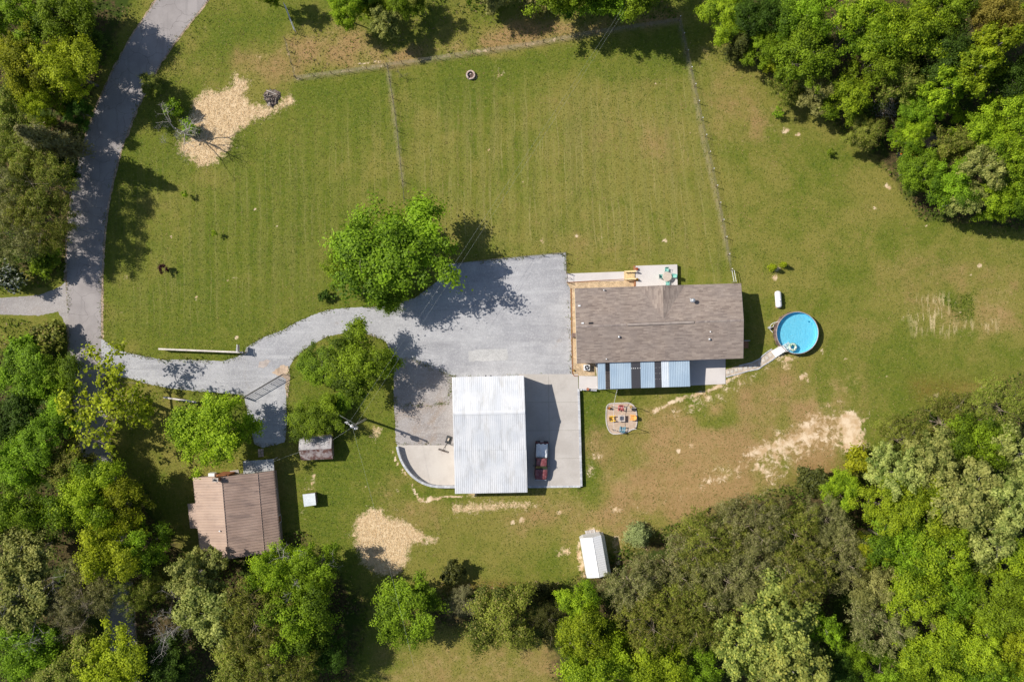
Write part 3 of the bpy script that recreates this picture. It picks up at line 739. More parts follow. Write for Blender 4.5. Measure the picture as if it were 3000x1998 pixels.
for px, py in ((1697, 896), (1706, 947)):
    p = roof_pt(px, py); MB().box(p+Vector((0, 0, .05)), (.34, .2, .12), .05).build('roof_vent', white, house)
p = roof_pt(1730, 947); MB().box(p+Vector((0, 0, .04)), (.62, .24, .09), .05).build('roof_vent', dark, house)
MB().box(WV(1682.5, 982, 1.1)-Vector((0, 0, .25)), (.55, .62, 2.0), .03).build('utility_box', mat('brown_enamel', (0.17, 0.115, 0.095), .5), house)
# stoop on the east end
st = thing('wooden_stoop', 'small red brown stoop with white rail at the east end of the long house', 'stoop', W(2186, 1009))
for i in range(5): MB().box(WV(2185, 1000+i*4.4, .5), (.75, .20, .06), .02).build('plank', wood_r, st)
MB().box(WV(2188, 998, .9), (.75, .06, .06), .02).box(WV(2181, 998, .45), (.06, .06, .9)).box(WV(2194.5, 998, .45), (.06, .06, .9)).build('handrail', white, st)
for px, py in ((2180, 1019), (2191, 1019)): MB().box(WV(px, py, .24), (.09, .09, .46)).build('leg', wood_r, st)

# ---- steel garage
gar = thing('garage', 'big garage with white ribbed metal roof and long south slope', 'garage', (-3.2, -10.8, 0))
h1, h2, h3 = 4.5, 5.7, 2.9
A1, B1 = WV(1325, 1105, h1), WV(1534, 1100, h1)
A2, B2 = WV(1327.5, 1211, h2), WV(1538, 1207, h2)
A3, B3 = WV(1334, 1446, h3), WV(1544.5, 1442, h3)
def roof_metal(name, c, c2, stain, amt=(0.55, 0.85), rough=.45, met=0.0, st=(1.0, 0.12, 1), sa=.7):
    g = NG(name); P = g.pos()
    k = g.mix(g.ramp(g.noise(P, .4, 4), .35, .65), c, c2)
    k = g.mix(g.ramp(g.noise(P, 1.2, 5, .7, .4, stretch=st), amt[0], amt[1], 0, sa), k, stain)
    g.principled(k, rough, met, .4); return g.mat
gw = [roof_metal('white_steel_roof_a', (0.66, 0.68, 0.71), (0.74, 0.75, 0.77), (0.50, 0.50, 0.50), (.46, .72)), roof_metal('white_steel_roof_b', (0.64, 0.66, 0.695), (0.73, 0.74, 0.76), (0.50, 0.50, 0.50), (.46, .72)), roof_metal('white_steel_roof_c', (0.68, 0.695, 0.72), (0.75, 0.755, 0.77), (0.53, 0.52, 0.50), (.46, .72))]
roof_panels(A2, B2, B1, A1, 12, 3, gw, gar, rib_h=.024, rib_w=.04)
M2, N2 = A2.lerp(A3, .46), B2.lerp(B3, .46)      # the south slope is laid in two lengths
dz = Vector((0, 0, .028))
roof_panels(A2, B2, N2, M2, 12, 3, gw, gar, rib_h=.024, rib_w=.04)
roof_panels(M2-dz+Vector((0, .12, 0)), N2-dz+Vector((0, .12, 0)), B3, A3, 12, 3, [gw[2], gw[0], gw[1]], gar, rib_h=.024, rib_w=.04)
up = Vector((0, 0, .05)); off = Vector((0, .24, -.03))
for s in (-1, 1):
    v = [A2+up, B2+up, B2+off*s*Vector((0, 1, 1)).y+up-Vector((0, 0, .05)), A2+off*s+up-Vector((0, 0, .05))]
mbr = MB(); yo = Vector((0, .26, -.035))
q = [A2+up*1.4, B2+up*1.4, B2+Vector((0, .26, .015)), A2+Vector((0, .26, .015)), A2+Vector((0, -.26, .015)), B2+Vector((0, -.26, .015))]
mbr.add(q, [(0, 1, 2, 3), (4, 5, 1, 0)]); mbr.add([v-Vector((0, 0, .012)) for v in q], [(3, 2, 1, 0), (0, 1, 5, 4)])
mbr.build('ridge_cap', gw[2], gar)
gwal = mat('garage_siding', (0.62, 0.60, 0.56), 0.6, var=.06)
i_ = .25
wl = [Vector((A3.x+i_, A3.y+i_+.1, h3-.1)), Vector((B3.x-i_, B3.y+i_+.1, h3-.1)), Vector((B2.x-i_, B2.y, h2-.1)), Vector((B1.x-i_, B1.y-i_, h1-.1)), Vector((A1.x+i_, A1.y-i_, h1-.1)), Vector((A2.x+i_, A2.y, h2-.1))]
wall_ring(wl, -.5).build('wall', gwal, gar)
wall_opening(gar, wl[3], wl[4], .3, .06, 3.6, 3.3, 'garage_door', white, white, Vector((0, 1, 0)))
wall_opening(gar, wl[3], wl[4], .72, .06, 3.6, 3.3, 'garage_door', white, white, Vector((0, 1, 0)))
wall_opening(gar, wl[1], wl[2], .45, .06, 3.0, 2.6, 'garage_door', white, white, Vector((1, 0, 0)))
for p, q_ in ((A1, A2), (A2, A3), (B1, B2), (B2, B3)): MB().tube([p-Vector((0, 0, .07)), q_-Vector((0, 0, .07))], .06, n=4).build('trim', white, gar)
for px in (1423, 1438):
    MB().box(WV(px, 1102.5, 3.3), (.22, .32, .2)).build('wall_light', dark, gar)

# ---- neighbour's brown house (roof ribs run down both long slopes)
bro = thing('brown_house', 'neighbour house with large faded brown metal roof among the lower left trees', 'house', W(690, 1505))
bA = [WV(565, 1398.5, 2.9), WV(587.5, 1635.5, 2.9)]; bR = [WV(649.5, 1396.5, 4.3), WV(669.5, 1637.5, 4.3)]
bM = [WV(754.5, 1385.5, 3.25), WV(775, 1621, 3.25)]; bE = [WV(801, 1378.5, 2.5), WV(822, 1611, 2.5)]
st_b = (.12, 1.2, 1)
br_l = [roof_metal('pale_brown_roof_a', (0.42, 0.305, 0.240), (0.48, 0.355, 0.280), (0.30, 0.215, 0.175), (.54, .8), .6, 0, st_b, .8), roof_metal('pale_brown_roof_b', (0.40, 0.29, 0.23), (0.46, 0.34, 0.27), (0.27, 0.195, 0.165), (.5, .76), .6, 0, st_b, .8)]  # paler brown on the west slopes, deeper brown on the east
br_d = [roof_metal('brown_roof_a', (0.33, 0.235, 0.19), (0.40, 0.29, 0.235), (0.185, 0.135, 0.120), (.46, .74), .6, 0, st_b, .85), roof_metal('brown_roof_b', (0.31, 0.22, 0.178), (0.38, 0.275, 0.225), (0.175, 0.13, 0.115), (.46, .74), .6, 0, st_b, .85)]
roof_panels(bR[0], bR[1], bA[1], bA[0], 15, 2, br_l, bro, rib_h=.07, rib_w=.055)
roof_panels(bR[0], bR[1], bM[1], bM[0], 15, 2, br_d, bro, rib_h=.07, rib_w=.055)
roof_panels(bM[0]-dz, bM[1]-dz, bE[1], bE[0], 15, 2, br_d, bro, rib_h=.07, rib_w=.055)
bu = [WV(549.5, 1475.5, 2.5), WV(557, 1547.5, 2.5)]; bv = [WV(572.5, 1474.5, 2.84), WV(580, 1547.5, 2.84)]
roof_panels(bv[0], bv[1], bu[1], bu[0], 4, 4, br_l, bro, rib_h=.03, rib_w=.045)
e = Vector((0, 0, .045))
MB().tube([bR[0]+e*.6, bR[1]+e*.6], .07, n=5).build('ridge_cap', br_d[0], bro)
MB().tube([bM[0]+e*.2, bM[1]+e*.2], .05, n=5).build('slope_flashing', br_d[1], bro)
MB().tube([bE[0]+Vector((.07, 0, -.08)), bE[1]+Vector((.07, 0, -.08))], .07, n=6).build('gutter', mat('brown_gutter', (0.16, 0.12, 0.105), .6), bro)
bw = mat('brown_house_siding', (0.33, 0.25, 0.20), 0.8, var=.15)
k = .3
wall_ring([bA[1]+Vector((k, k, -.1)), bR[1]+Vector((0, k, -.12)), bM[1]+Vector((0, k, -.12)), bE[1]+Vector((-k, k, -.1)), bE[0]+Vector((-k, -k, -.1)), bM[0]+Vector((0, -k, -.12)), bR[0]+Vector((0, -k, -.12)), bA[0]+Vector((k, -k, -.1))], 0).build('wall', bw, bro)
wall_opening(bro, bE[0]+Vector((-k, -k, 0)), bE[1]+Vector((-k, k, 0)), .3, .9, 1.2, 1.1, 'window', white, glass, Vector((1, 0, 0)))
wall_opening(bro, bE[0]+Vector((-k, -k, 0)), bE[1]+Vector((-k, k, 0)), .65, .1, .95, 2.0, 'door', white, wood_r, Vector((1, 0, 0)))
wall_opening(bro, bM[0]+Vector((0, -k, 0)), bR[0]+Vector((0, -k, 0)), .25, .9, 1.2, 1.2, 'window', white, glass, Vector((0, 1, 0)))
brick = mat('orange_brick', (0.42, 0.155, 0.065), .9, var=.25, scale=4)
ch = MB(); cb = WV(661, 1389, 0); ct = WV(631, 1404.5, 5.2)
ch.box((ct.x+.1, bA[0].y+.12, 1.4), (1.7, .5, 2.8)).box((ct.x+.06, bA[0].y+.1, 3.05), (1.2, .48, .5), taper=.75).box((ct.x, bA[0].y+.06, 4.2), (.72, .46, 1.9))
chim = ch.build('chimney', brick, bro)
MB().box((ct.x, bA[0].y+.06, 5.2), (.8, .54, .10)).build('chimney_cap', wood_g, chim); MB().lathe([(.14, 5.25), (.14, 5.5), (.02, 5.52)], (ct.x-.1, bA[0].y+.06, 0), 8).build('flue', dark, chim)
MB().lathe([(.05, 3.4), (.05, 4.15), (.11, 4.15), (.11, 4.28), (.02, 4.3)], W(643.5, 1555.5, 4.2)[:2]+(0,), 10).build('vent_pipe', white, bro)
MB().box(WV(612, 1392, 2.3)-Vector((0, .1, 1.4)), (.9, .45, 1.0)).build('propane_cabinet', white, bro)
dk = [WV(711.5, 1351, 2.3), WV(801.5, 1344.5, 2.3), WV(803, 1377.5, 2.42), WV(713.5, 1388, 2.42)]
prm = mat('shade_dappled_porch_roof', (0.36, 0.36, 0.355), .8, var=.22, scale=1.2, blotch=(0.15, 0.15, 0.145), blotch_scale=.9)  # dark grey blotches are dappled tree shade painted into the roof colour
roof_panels(dk[3], dk[2], dk[1], dk[0], 5, 3, [prm], bro, name='porch_panel', rib_h=.02)
for q_ in (dk[0]+Vector((.1, -.1, 0)), dk[1]+Vector((-.1, -.1, 0))): MB().box((q_.x, q_.y, 1.12), (.12, .12, 2.2)).build('porch_post', wood_g, bro)
sheet('concrete_step', wp([(674, 1379), (699, 1375), (701, 1387), (676, 1390)]), .10, mat('old_step_concrete', (0.36, 0.33, 0.30), .9, var=.2), thick=.1)

# ---- rusty shed
rs = thing('rusty_shed', 'old shed with rusty patched tin roof beside the utility pole', 'shed', W(925, 1313))
a, b = WV(877, 1282, 1.6), WV(972, 1276, 1.6); r0, r1 = WV(875, 1318, 2.35), WV(970.5, 1313, 2.35); c, d_ = WV(882.5, 1348, 1.6), WV(975.5, 1344, 1.6)
tin = [roof_metal('old_tin_a', (0.42, 0.40, 0.405), (0.52, 0.50, 0.50), (0.19, 0.14, 0.125), (.5, .72), .6, .1, (.9, .5, 1), .85), roof_metal('old_tin_b', (0.38, 0.365, 0.38), (0.48, 0.46, 0.47), (0.17, 0.12, 0.11), (.48, .72), .6, .1, (.9, .5, 1), .85)]
rust = [roof_metal('rusty_tin_a', (0.36, 0.30, 0.30), (0.50, 0.44, 0.42), (0.155, 0.065, 0.045), (.42, .58), .7, .1, (1.1, 1.3, 1), .9), roof_metal('rusty_tin_b', (0.33, 0.27, 0.27), (0.46, 0.40, 0.39), (0.14, 0.055, 0.04), (.40, .58), .7, .1, (1.1, 1.3, 1), .9)]
roof_panels(r0, r1, b, a, 8, 4, tin, rs, rib_h=.02, rib_w=.03); roof_panels(r0, r1, d_, c, 8, 4, rust, rs, rib_h=.02, rib_w=.03)
MB().tube([r0+e*.5, r1+e*.5], .045, n=5).build('ridge_cap', tin[0], rs)
boards = mat('grey_barn_board', (0.24, 0.18, 0.145), .95, var=.3, scale=4)
wall_ring([c+Vector((.2, .2, -.06)), d_+Vector((-.2, .2, -.06)), r1+Vector((-.2, 0, -.06)), b+Vector((-.2, -.2, -.06)), a+Vector((.2, -.2, -.06)), r0+Vector((.2, 0, -.06))], -.05, .06).build('wall', boards, rs)
rw = random.Random(8)
for i in range(19):
    u = i/18; p = a.lerp(b, .2+.78*u)
    MB().box((p.x, p.y+.07+rw.uniform(-.02, .03), 1.53), (rw.uniform(.12, .2), .2, .07), rw.uniform(-.1, .1)).build('rafter_end', wood_y, rs)
# ---- small tin hut
sh = thing('tin_hut', 'tiny square hut with pale tin lean-to roof and rust streaks', 'hut', W(905, 1463))
a, b, c, d_ = WV(886.5, 1448, 1.3), WV(922.5, 1444, 1.5), WV(926, 1479, 1.5), WV(891, 1484, 1.3)
tb = [roof_metal('pale_tin', (0.56, 0.60, 0.63), (0.64, 0.68, 0.71), (0.36, 0.20, 0.11), (.62, .8), .5, .2, (.25, 1.5, 1), .7)]
roof_panels(b, c, d_, a, 4, 3, tb, sh, rib_h=.02, rib_w=.03)
wall_ring([d_+Vector((.12, .12, -.05)), c+Vector((-.12, .12, -.05)), b+Vector((-.12, -.12, -.05)), a+Vector((.12, -.12, -.05))], -.05, .06).build('wall', boards, sh)
# ---- white barn shed (gambrel roof)
ws_ = thing('barn_shed', 'white gambrel roofed barn shed on bare clay at the edge of the olive thicket', 'shed', W(1743, 1632))
hz = (2.0, 3.05, 3.45, 3.05, 2.0)
nn_ = [WV(1699.5, 1577, hz[0]), WV(1711, 1576, hz[1]), WV(1735.5, 1574, hz[2]), WV(1760.5, 1567, hz[3]), WV(1770.5, 1568, hz[4])]
ax = (WV(1719.5, 1693, 2.0)-nn_[0])
ss_ = [p+Vector((ax.x, ax.y, 0)) for p in nn_]
wm = [roof_metal('white_shed_roof', (0.78, 0.78, 0.79), (0.81, 0.81, 0.82), (0.70, 0.70, 0.71)), roof_metal('white_shed_roof_b', (0.74, 0.75, 0.77), (0.79, 0.79, 0.80), (0.68, 0.68, 0.70))]
roof_panels(nn_[1], ss_[1], ss_[0], nn_[0], 6, 3, wm, ws_, rib_h=.015)
roof_panels(nn_[2], ss_[2], ss_[1], nn_[1], 6, 3, wm, ws_, rib_h=.015)
roof_panels(nn_[2], ss_[2], ss_[3], nn_[3], 6, 3, [wm[1]], ws_, rib_h=.015)
roof_panels(nn_[3], ss_[3], ss_[4], nn_[4], 6, 3, [wm[1]], ws_, rib_h=.015)
MB().tube([nn_[2]+e*.4, ss_[2]+e*.4], .04, n=5).build('ridge_cap', wm[0], ws_)
dr = Vector((ax.x, ax.y, 0)).normalized()*.2; dn_ = [p+dr-Vector((0, 0, .05)) for p in nn_]; ds_ = [p-dr-Vector((0, 0, .05)) for p in ss_]
sidw = mat('white_board_siding', (0.68, 0.68, 0.69), .6, var=.06)
wall_ring([ds_[0]+dr.orthogonal()*0, ds_[1], ds_[2], ds_[3], ds_[4], dn_[4], dn_[3], dn_[2], dn_[1], dn_[0]], .12, .06).build('wall', sidw, ws_)
skid = MB(); pl = [WV(1697, 1574, .12), WV(1766, 1558.5, .12), WV(1770, 1565, .12), WV(1699, 1581, .12)]
for i in range(7):
    u0, u1 = i/7, (i+1)/7-.012
    MB().slab([pl[0].lerp(pl[1], u0), pl[3].lerp(pl[2], u0), pl[3].lerp(pl[2], u1), pl[0].lerp(pl[1], u1)], .1).build('deck_board', wood_g, ws_)
rmp = thing('shed_ramp', 'weathered timber ramp at the upper end of the white barn shed', 'ramp', W(1730, 1562))
rp = [WV(1713, 1555, .08), WV(1743, 1550, .08), WV(1746.5, 1567, .22), WV(1719, 1574, .22)]
for i in range(5):
    u0, u1 = i/5, (i+1)/5-.02
    MB().slab([rp[0].lerp(rp[1], u0), rp[3].lerp(rp[2], u0), rp[3].lerp(rp[2], u1), rp[0].lerp(rp[1], u1)], .07).build('plank', mat('ramp_board_%d' % (i % 2), (0.50-.06*(i % 2), 0.46-.07*(i % 2), 0.42-.07*(i % 2)), .9, var=.15, scale=4), rmp)

# ---- blue ribbed porch roof behind the house
pr_ = thing('porch_roof', 'blue ribbed metal porch roof with clear strips behind the long house', 'porch', W(1890, 1100))
U0, U1, L1, L0 = WV(1751, 1064, 3.45), WV(2020, 1055, 3.45), WV(2022, 1132, 3.0), WV(1752.5, 1140.5, 3.0)
blue = [roof_metal('blue_steel_a', (0.340, 0.445, 0.555), (0.385, 0.490, 0.595), (0.30, 0.385, 0.47), (.55, .85), .4, 0), roof_metal('blue_steel_b', (0.36, 0.465, 0.575), (0.405, 0.51, 0.61), (0.31, 0.395, 0.48), (.55, .85), .4, 0)]
pale_b = [roof_metal('pale_blue_steel', (0.63, 0.69, 0.76), (0.70, 0.75, 0.81), (0.55, 0.61, 0.68), (.5, .85), .35)]
smoke = NG('smoked_sheet'); _p = smoke.principled((0.05, 0.05, 0.058), .25, 0, .5)
_t = smoke.n('BsdfTransparent', i_Color=(0.5, 0.47, 0.44)); _m = smoke.n('MixShader', i_0=.42)
smoke.t.links.new(_t.outputs[0], _m.inputs[1]); smoke.t.links.new(_p.outputs[0], _m.inputs[2]); smoke.t.links.new(_m.outputs[0], smoke.out.inputs[0])
dsm = NG('dark_smoked_sheet'); _p = dsm.principled((0.075, 0.073, 0.082), .3, 0, .5)
_t = dsm.n('BsdfTransparent', i_Color=(0.3, 0.3, 0.3)); _m = dsm.n('MixShader', i_0=.86)
dsm.t.links.new(_t.outputs[0], _m.inputs[1]); dsm.t.links.new(_p.outputs[0], _m.inputs[2]); dsm.t.links.new(_m.outputs[0], dsm.out.inputs[0])
def seg(u0, u1, n, ms, nm='roof_panel', ribs=3, **k):
    roof_panels(U0.lerp(U1, u0), U0.lerp(U1, u1), L0.lerp(L1, u1), L0.lerp(L1, u0), n, ribs, ms, pr_, nm, **k)
fx = lambda x: (x-475)/(1742-475)
seg(fx(475), fx(578), 1, blue, ribs=4); seg(fx(580), fx(640), 1, [smoke.mat], 'clear_panel', 2); seg(fx(642), fx(934), 3, blue, ribs=4)
seg(fx(936), fx(1062), 2, [dsm.mat], 'clear_panel', 4, rib_h=.012, rib_w=.03); seg(fx(1064), fx(1258), 2, blue, ribs=4); seg(fx(1260), fx(1350), 1, [dsm.mat], 'clear_panel', 5, rib_h=.012, rib_w=.03)
seg(fx(1352), fx(1455), 1, pale_b, ribs=4); seg(fx(1457), fx(1742), 3, blue, ribs=4)
low = Vector((0, 0, -.09))
for u in [i/13 for i in range(14)]: MB().tube([U0.lerp(U1, u)+low, L0.lerp(L1, u)+low], .05, n=4).build('rafter', dark, pr_)
for v in (.4, .68, .97): MB().tube([U0.lerp(L0, v)+low*.45+Vector((.02, 0, 0)), U1.lerp(L1, v)+low*.45], .035, n=4).build('purlin', dark, pr_)
for u in (.01, .34, .67, .99):
    p = L0.lerp(L1, u); MB().box((p.x, p.y+.15, 1.45), (.11, .11, 2.9)).build('post', white, pr_)
for i, x in enumerate((942, 968, 993, 1026, 1060)):
    p = U0.lerp(U1, fx(x)).lerp(L0.lerp(L1, fx(x)), .24); MB().box(p+Vector((0, 0, .045)), (.11, .11, .05)).build('roof_fixing', white, pr_)
for v in (.24, .46, .68):
    for x in (1266, 1288, 1322, 1346):
        p = U0.lerp(U1, fx(x)).lerp(L0.lerp(L1, fx(x)), v); MB().box(p+Vector((0, 0, .04)), (.045, .045, .03)).build('roof_fixing', white, pr_)
# ---- half hidden roof in the north-east clearing
hid = thing('hidden_shed', 'dark brown shed roof half hidden by trees above the orange tractor', 'shed', W(2730, 405))
q_ = [WV(2715, 395, 2.2), WV(2728, 386, 2.4), WV(2756, 410, 2.4), WV(2740, 430, 2.2)]
dkr = roof_metal('dark_felt_roof', (0.16, 0.135, 0.14), (0.21, 0.18, 0.18), (0.11, 0.09, 0.09))
roof_panels(q_[1], q_[2], q_[3], q_[0], 3, 2, [dkr], hid, rib_h=.02)
wall_ring([q_[0]+Vector((.1, 0, -.05)), q_[3]+Vector((0, .1, -.05)), q_[2]+Vector((-.1, 0, -.05)), q_[1]+Vector((0, -.1, -.05))], -.05, .06).build('wall', boards, hid)
# edging boards of the gravel beds
for pts in ([(1660, 828), (1760, 822), (1861, 817)], [(1673, 845), (1675, 970), (1677, 1093), (1682, 1101), (1693, 1102)]):
    eb = thing('bed_edging', 'red brown timber edging along the %s of the house gravel bed' % ('top' if pts[0][0] == 1660 else 'yard side'), 'edging', W(*pts[0]))
    for p, q in zip(pts[:-1], pts[1:]): MB().tube([WV(*p, .06), WV(*q, .06)], .075, n=4).build('board', wood_r, eb)

# ================================================================== walls, fences and furniture
block_m = [mat('grey_block_a', (0.50, 0.51, 0.54), .9, var=.12, scale=5), mat('grey_block_b', (0.44, 0.45, 0.48), .9, var=.12, scale=5), mat('grey_block_c', (0.56, 0.57, 0.59), .9, var=.12, scale=5)]
def block_wall(name, label, line, h, z0, w, seg_len, ms, cat='wall', cap_h=.1, closed=False, courses=1):
    """a wall of separate blocks along a line of 2-D points, with separate cap stones on top"""
    root = thing(name, label, cat, (line[0][0], line[0][1], z0)); r = random.Random(len(line))
    L = linear(line, .02, closed); out_ = [L[0]]; acc = 0
    for p, q in zip(L[:-1], L[1:]):
        acc += (q-p).length
        if acc >= seg_len: out_.append(q); acc = 0
    if (L[-1]-out_[-1]).length > seg_len*.4: out_.append(L[-1])
    if closed: out_.append(L[0])
    for cidx in range(courses):
        zc0 = z0+(h-cap_h)*cidx/courses; zc1 = z0+(h-cap_h)*(cidx+1)/courses-.006
        for i, (p, q) in enumerate(zip(out_[:-1], out_[1:])):
            m = (p+q)/2; l = (q-p).length; a = math.atan2(q.y-p.y, q.x-p.x)
            MB().box((m.x, m.y, (zc0+zc1)/2), (l-.012, w*.92, zc1-zc0), a).build('block', r.choice(ms), root)
    for i, (p, q) in enumerate(zip(out_[:-1], out_[1:])):
        m = (p+q)/2; l = (q-p).length; a = math.atan2(q.y-p.y, q.x-p.x)
        MB().box((m.x, m.y, z0+h-cap_h/2+r.uniform(0, .008)), (l-.014, w*(1+r.uniform(0, .06)), cap_h), a+r.uniform(-.01, .01)).build('cap_stone', r.choice(ms), root)
    return root
hw = .95
cw = [WV(px, py, hw) for px, py in ((1163, 1309), (1166.5, 1325), (1172, 1342), (1179.5, 1358), (1189, 1373), (1201, 1388), (1215, 1401), (1233, 1412.5), (1252, 1420.5), (1274, 1425), (1300, 1426.5), (1338, 1426.5))]
block_wall('curved_wall', 'curved grey block retaining wall round the buff concrete pad left of the garage', [(p.x, p.y) for p in catmull(cw, .2)], hw, 0, .3, .42, block_m)
block_wall('retaining_wall', 'grey block retaining wall along the right edge of the concrete beside the parked pickup', [W(1694.5, 1139)[:2], W(1697.5, 1230)[:2], W(1703, 1425)[:2]], .66, -.55, .30, .45, block_m)
block_wall('edge_wall', 'low grey block edging along the bottom of the concrete behind the parked pickup', [W(1548, 1426, 0)[:2], W(1700, 1424.5)[:2]], .30, -.22, .28, .45, block_m)
block_wall('planter_edging', 'short low stone edging with pots at the corner of the back walk', [W(1704, 1140.5)[:2], W(1748, 1143.5)[:2]], .22, -.04, .2, .4, block_m)

wire_old = mat('weathered_wire', (0.26, 0.245, 0.225), .6, .2)
def wire_fence(name, label, px, h, spacing, post_m, group=None, post_r=.045, rail=False, lean=0.0, cap=None, rows=5):
    P = [Vector((*W(a, b)[:2], 0)) for a, b in px]
    root = thing(name, label, 'fence', P[0], 0, group); r = random.Random(len(px)*7+int(abs(px[0][0])))
    L = linear(P, .05, False); posts = [L[0]]; acc = 0
    for p, q in zip(L[:-1], L[1:]):
        acc += (q-p).length
        if acc >= spacing: posts.append(q); acc = 0
    if (L[-1]-posts[-1]).length > .5: posts.append(L[-1])
    tops = []
    for p in posts:
        z = gz(p.x, p.y); t = Vector((p.x+r.uniform(-1, 1)*lean, p.y+r.uniform(-1, 1)*lean, z+h+.1)); tops.append(t)
        o = MB().tube([(p.x, p.y, z-.2), t], post_r, n=6).build('post', post_m, root)
        if cap: MB().lathe([(post_r*1.5, -.03), (post_r*1.5, .03), (.01, .06)], t, 8).build('post_cap', cap, o)
    mb = MB()
    for i, (p, q) in enumerate(zip(posts[:-1], posts[1:])):
        zp, zq = gz(p.x, p.y), gz(q.x, q.y)
        for k in range(rows):
            v = .06+(h-.08)*k/(rows-1)
            mb.tube([(p.x, p.y, zp+v), (q.x, q.y, zq+v)], .008, n=3, cap=False)
        n = int((q-p).length/.24)
        for k in range(1, n):
            m = Vector((p.x, p.y, 0)).lerp(Vector((q.x, q.y, 0)), k/n)
            mb.tube([(m.x, m.y, zp+.05), (m.x, m.y, zp+h)], .006, n=3, cap=False)
    tag(mb.build('wire_mesh', wire_old, root), kind='stuff')
    if rail:
        for p, q in zip(posts[:-1], posts[1:]): MB().tube([(p.x, p.y, gz(p.x, p.y)+h), (q.x, q.y, gz(q.x, q.y)+h)], .024, n=5).build('top_rail', galv, root)
    return root
wire_fence('wire_fence', 'wire fence with small post caps running down the big lawn to the house corner', [(1989, 58), (2011, 154), (2033, 252), (2054, 352), (2076, 452), (2097, 551), (2116, 654), (2139, 790)], 1.15, 2.47, wood_p, cap=white)
wire_fence('wire_fence', 'wire fence from the weedy strip down to the huge shade tree, splitting the lawn', [(1136, 193), (1145, 250), (1153, 298), (1161, 350), (1171, 445), (1176, 495), (1182, 545), (1186, 600)], 1.15, 2.42, wood_p)
wire_fence('wire_fence', 'long wire fence across the top of the lawn below the weedy strip', [(868, 231), (970, 217), (1060, 206), (1136, 193), (1260, 176), (1360, 160), (1549, 133), (1745, 97), (1987, 62)], 1.15, 2.6, wood_p, rail=False)
wire_fence('wire_fence', 'short weathered fence closing the left end of the weedy strip', [(837, 116), (850, 168), (868, 231)], 1.1, 1.9, wood_p, lean=.06)
wire_fence('wire_fence', 'low wire fence along the top edge of the gravel parking yard', [(1312, 775), (1400, 766), (1549, 751), (1657, 741)], 1.1, 2.3, wood_p)
wire_fence('wire_fence', 'short wire fence at the upper right corner of the gravel yard', [(1657, 741), (1659, 800)], 1.1, 1.45, wood_p)
fg = thing('fence_gate', 'narrow galvanised gate in the wire fence at the house corner', 'gate', WG(2143, 811))
for dx in (-.16, .16):
    p, q = Vector(WG(2141.5, 794)), Vector(WG(2147.5, 827)); o = Vector((dx, 0, 0))
    MB().tube([p+o+Vector((0, 0, 1.12)), q+o+Vector((0, 0, 1.12))], .035, n=6).build('rail', white, fg)
    for t_ in (p, q): MB().tube([t_+o+Vector((0, 0, -.1)), t_+o+Vector((0, 0, 1.16))], .03, n=6).build('post', galv, fg)
pg = thing('pipe_gate', 'grey pipe gate at the top edge beside the road shoulder lawn', 'gate', W(852, 60))
p, q = WV(838, 20, 0), WV(869, 100, 0)
for i in range(5):
    z = .25+i*.28; MB().tube([p+Vector((0, 0, z)), q+Vector((0, 0, z))], .035, n=6).build('rail', galv, pg)
for i in range(5):
    m = p.lerp(q, i/4); MB().tube([m+Vector((0, 0, .1)), m+Vector((0, 0, 1.45))], .04, n=6).build('upright', galv if 0 < i < 4 else wood_p, pg)

# ---- white rail fences at the driveway mouth
railm = mat('grey_white_board', (0.66, 0.60, 0.55), .85, var=.18, scale=4)
def rail_fence(label, a, b, n, h=1.2):
    a, b = Vector((*W(*a)[:2], 0)), Vector((*W(*b)[:2], 0))
    root = thing('rail_fence', label, 'fence', a); ang = math.atan2((b-a).y, (b-a).x); l = (b-a).length/n
    nn = Vector((math.sin(ang), -math.cos(ang), 0))
    for i in range(n+1):
        p = a.lerp(b, i/n); MB().box((p.x, p.y, h*.5), (.13, .13, h+.1), ang).build('post', wood_p, root)
    for i in range(n):
        m = a.lerp(b, (i+.5)/n)
        for k, z in enumerate((.35, .72, 1.08)):
            MB().box(m+Vector((0, 0, z))+nn*.085, (l-.02, .04, .15), ang).build('rail', railm, root)
        MB().box(m+Vector((0, 0, h+.075)), (l-.01, .24, .04), ang+.004*(i % 2)).build('top_board', railm, root)
    return root
rail_fence('white board rail fence along the upper side of the driveway mouth', (475, 1022), (722, 1032), 5)
rail_fence('short white board rail fence below the driveway beside the gate tree', (490, 1162), (585, 1176), 2)
# for-sale sign at the end of the rail fence
sg = thing('yard_sign', 'white and red yard sign on a post at the end of the white rail fence', 'sign', W(708, 1031))
sp = Vector((*W(708, 1031)[:2], 0))
MB().box(sp+Vector((0, 0, 1.05)), (.09, .09, 2.1)).build('post', white, sg)
MB().box(sp+Vector((-.0, .52, 1.98)), (.08, 1.15, .08)).build('arm', white, sg)
MB().box(sp+Vector((0, .56, 1.42)), (.03, .95, .85)).build('board', white, sg)
rd = mat('sign_red', (0.55, 0.05, 0.03), .5)
MB().box(sp+Vector((.019, .56, 1.60)), (.006, .86, .26)).build('red_band', rd, sg)
MB().box(sp+Vector((0, .34, 2.22)), (.03, .5, .2)).build('rider_plate', white, sg)
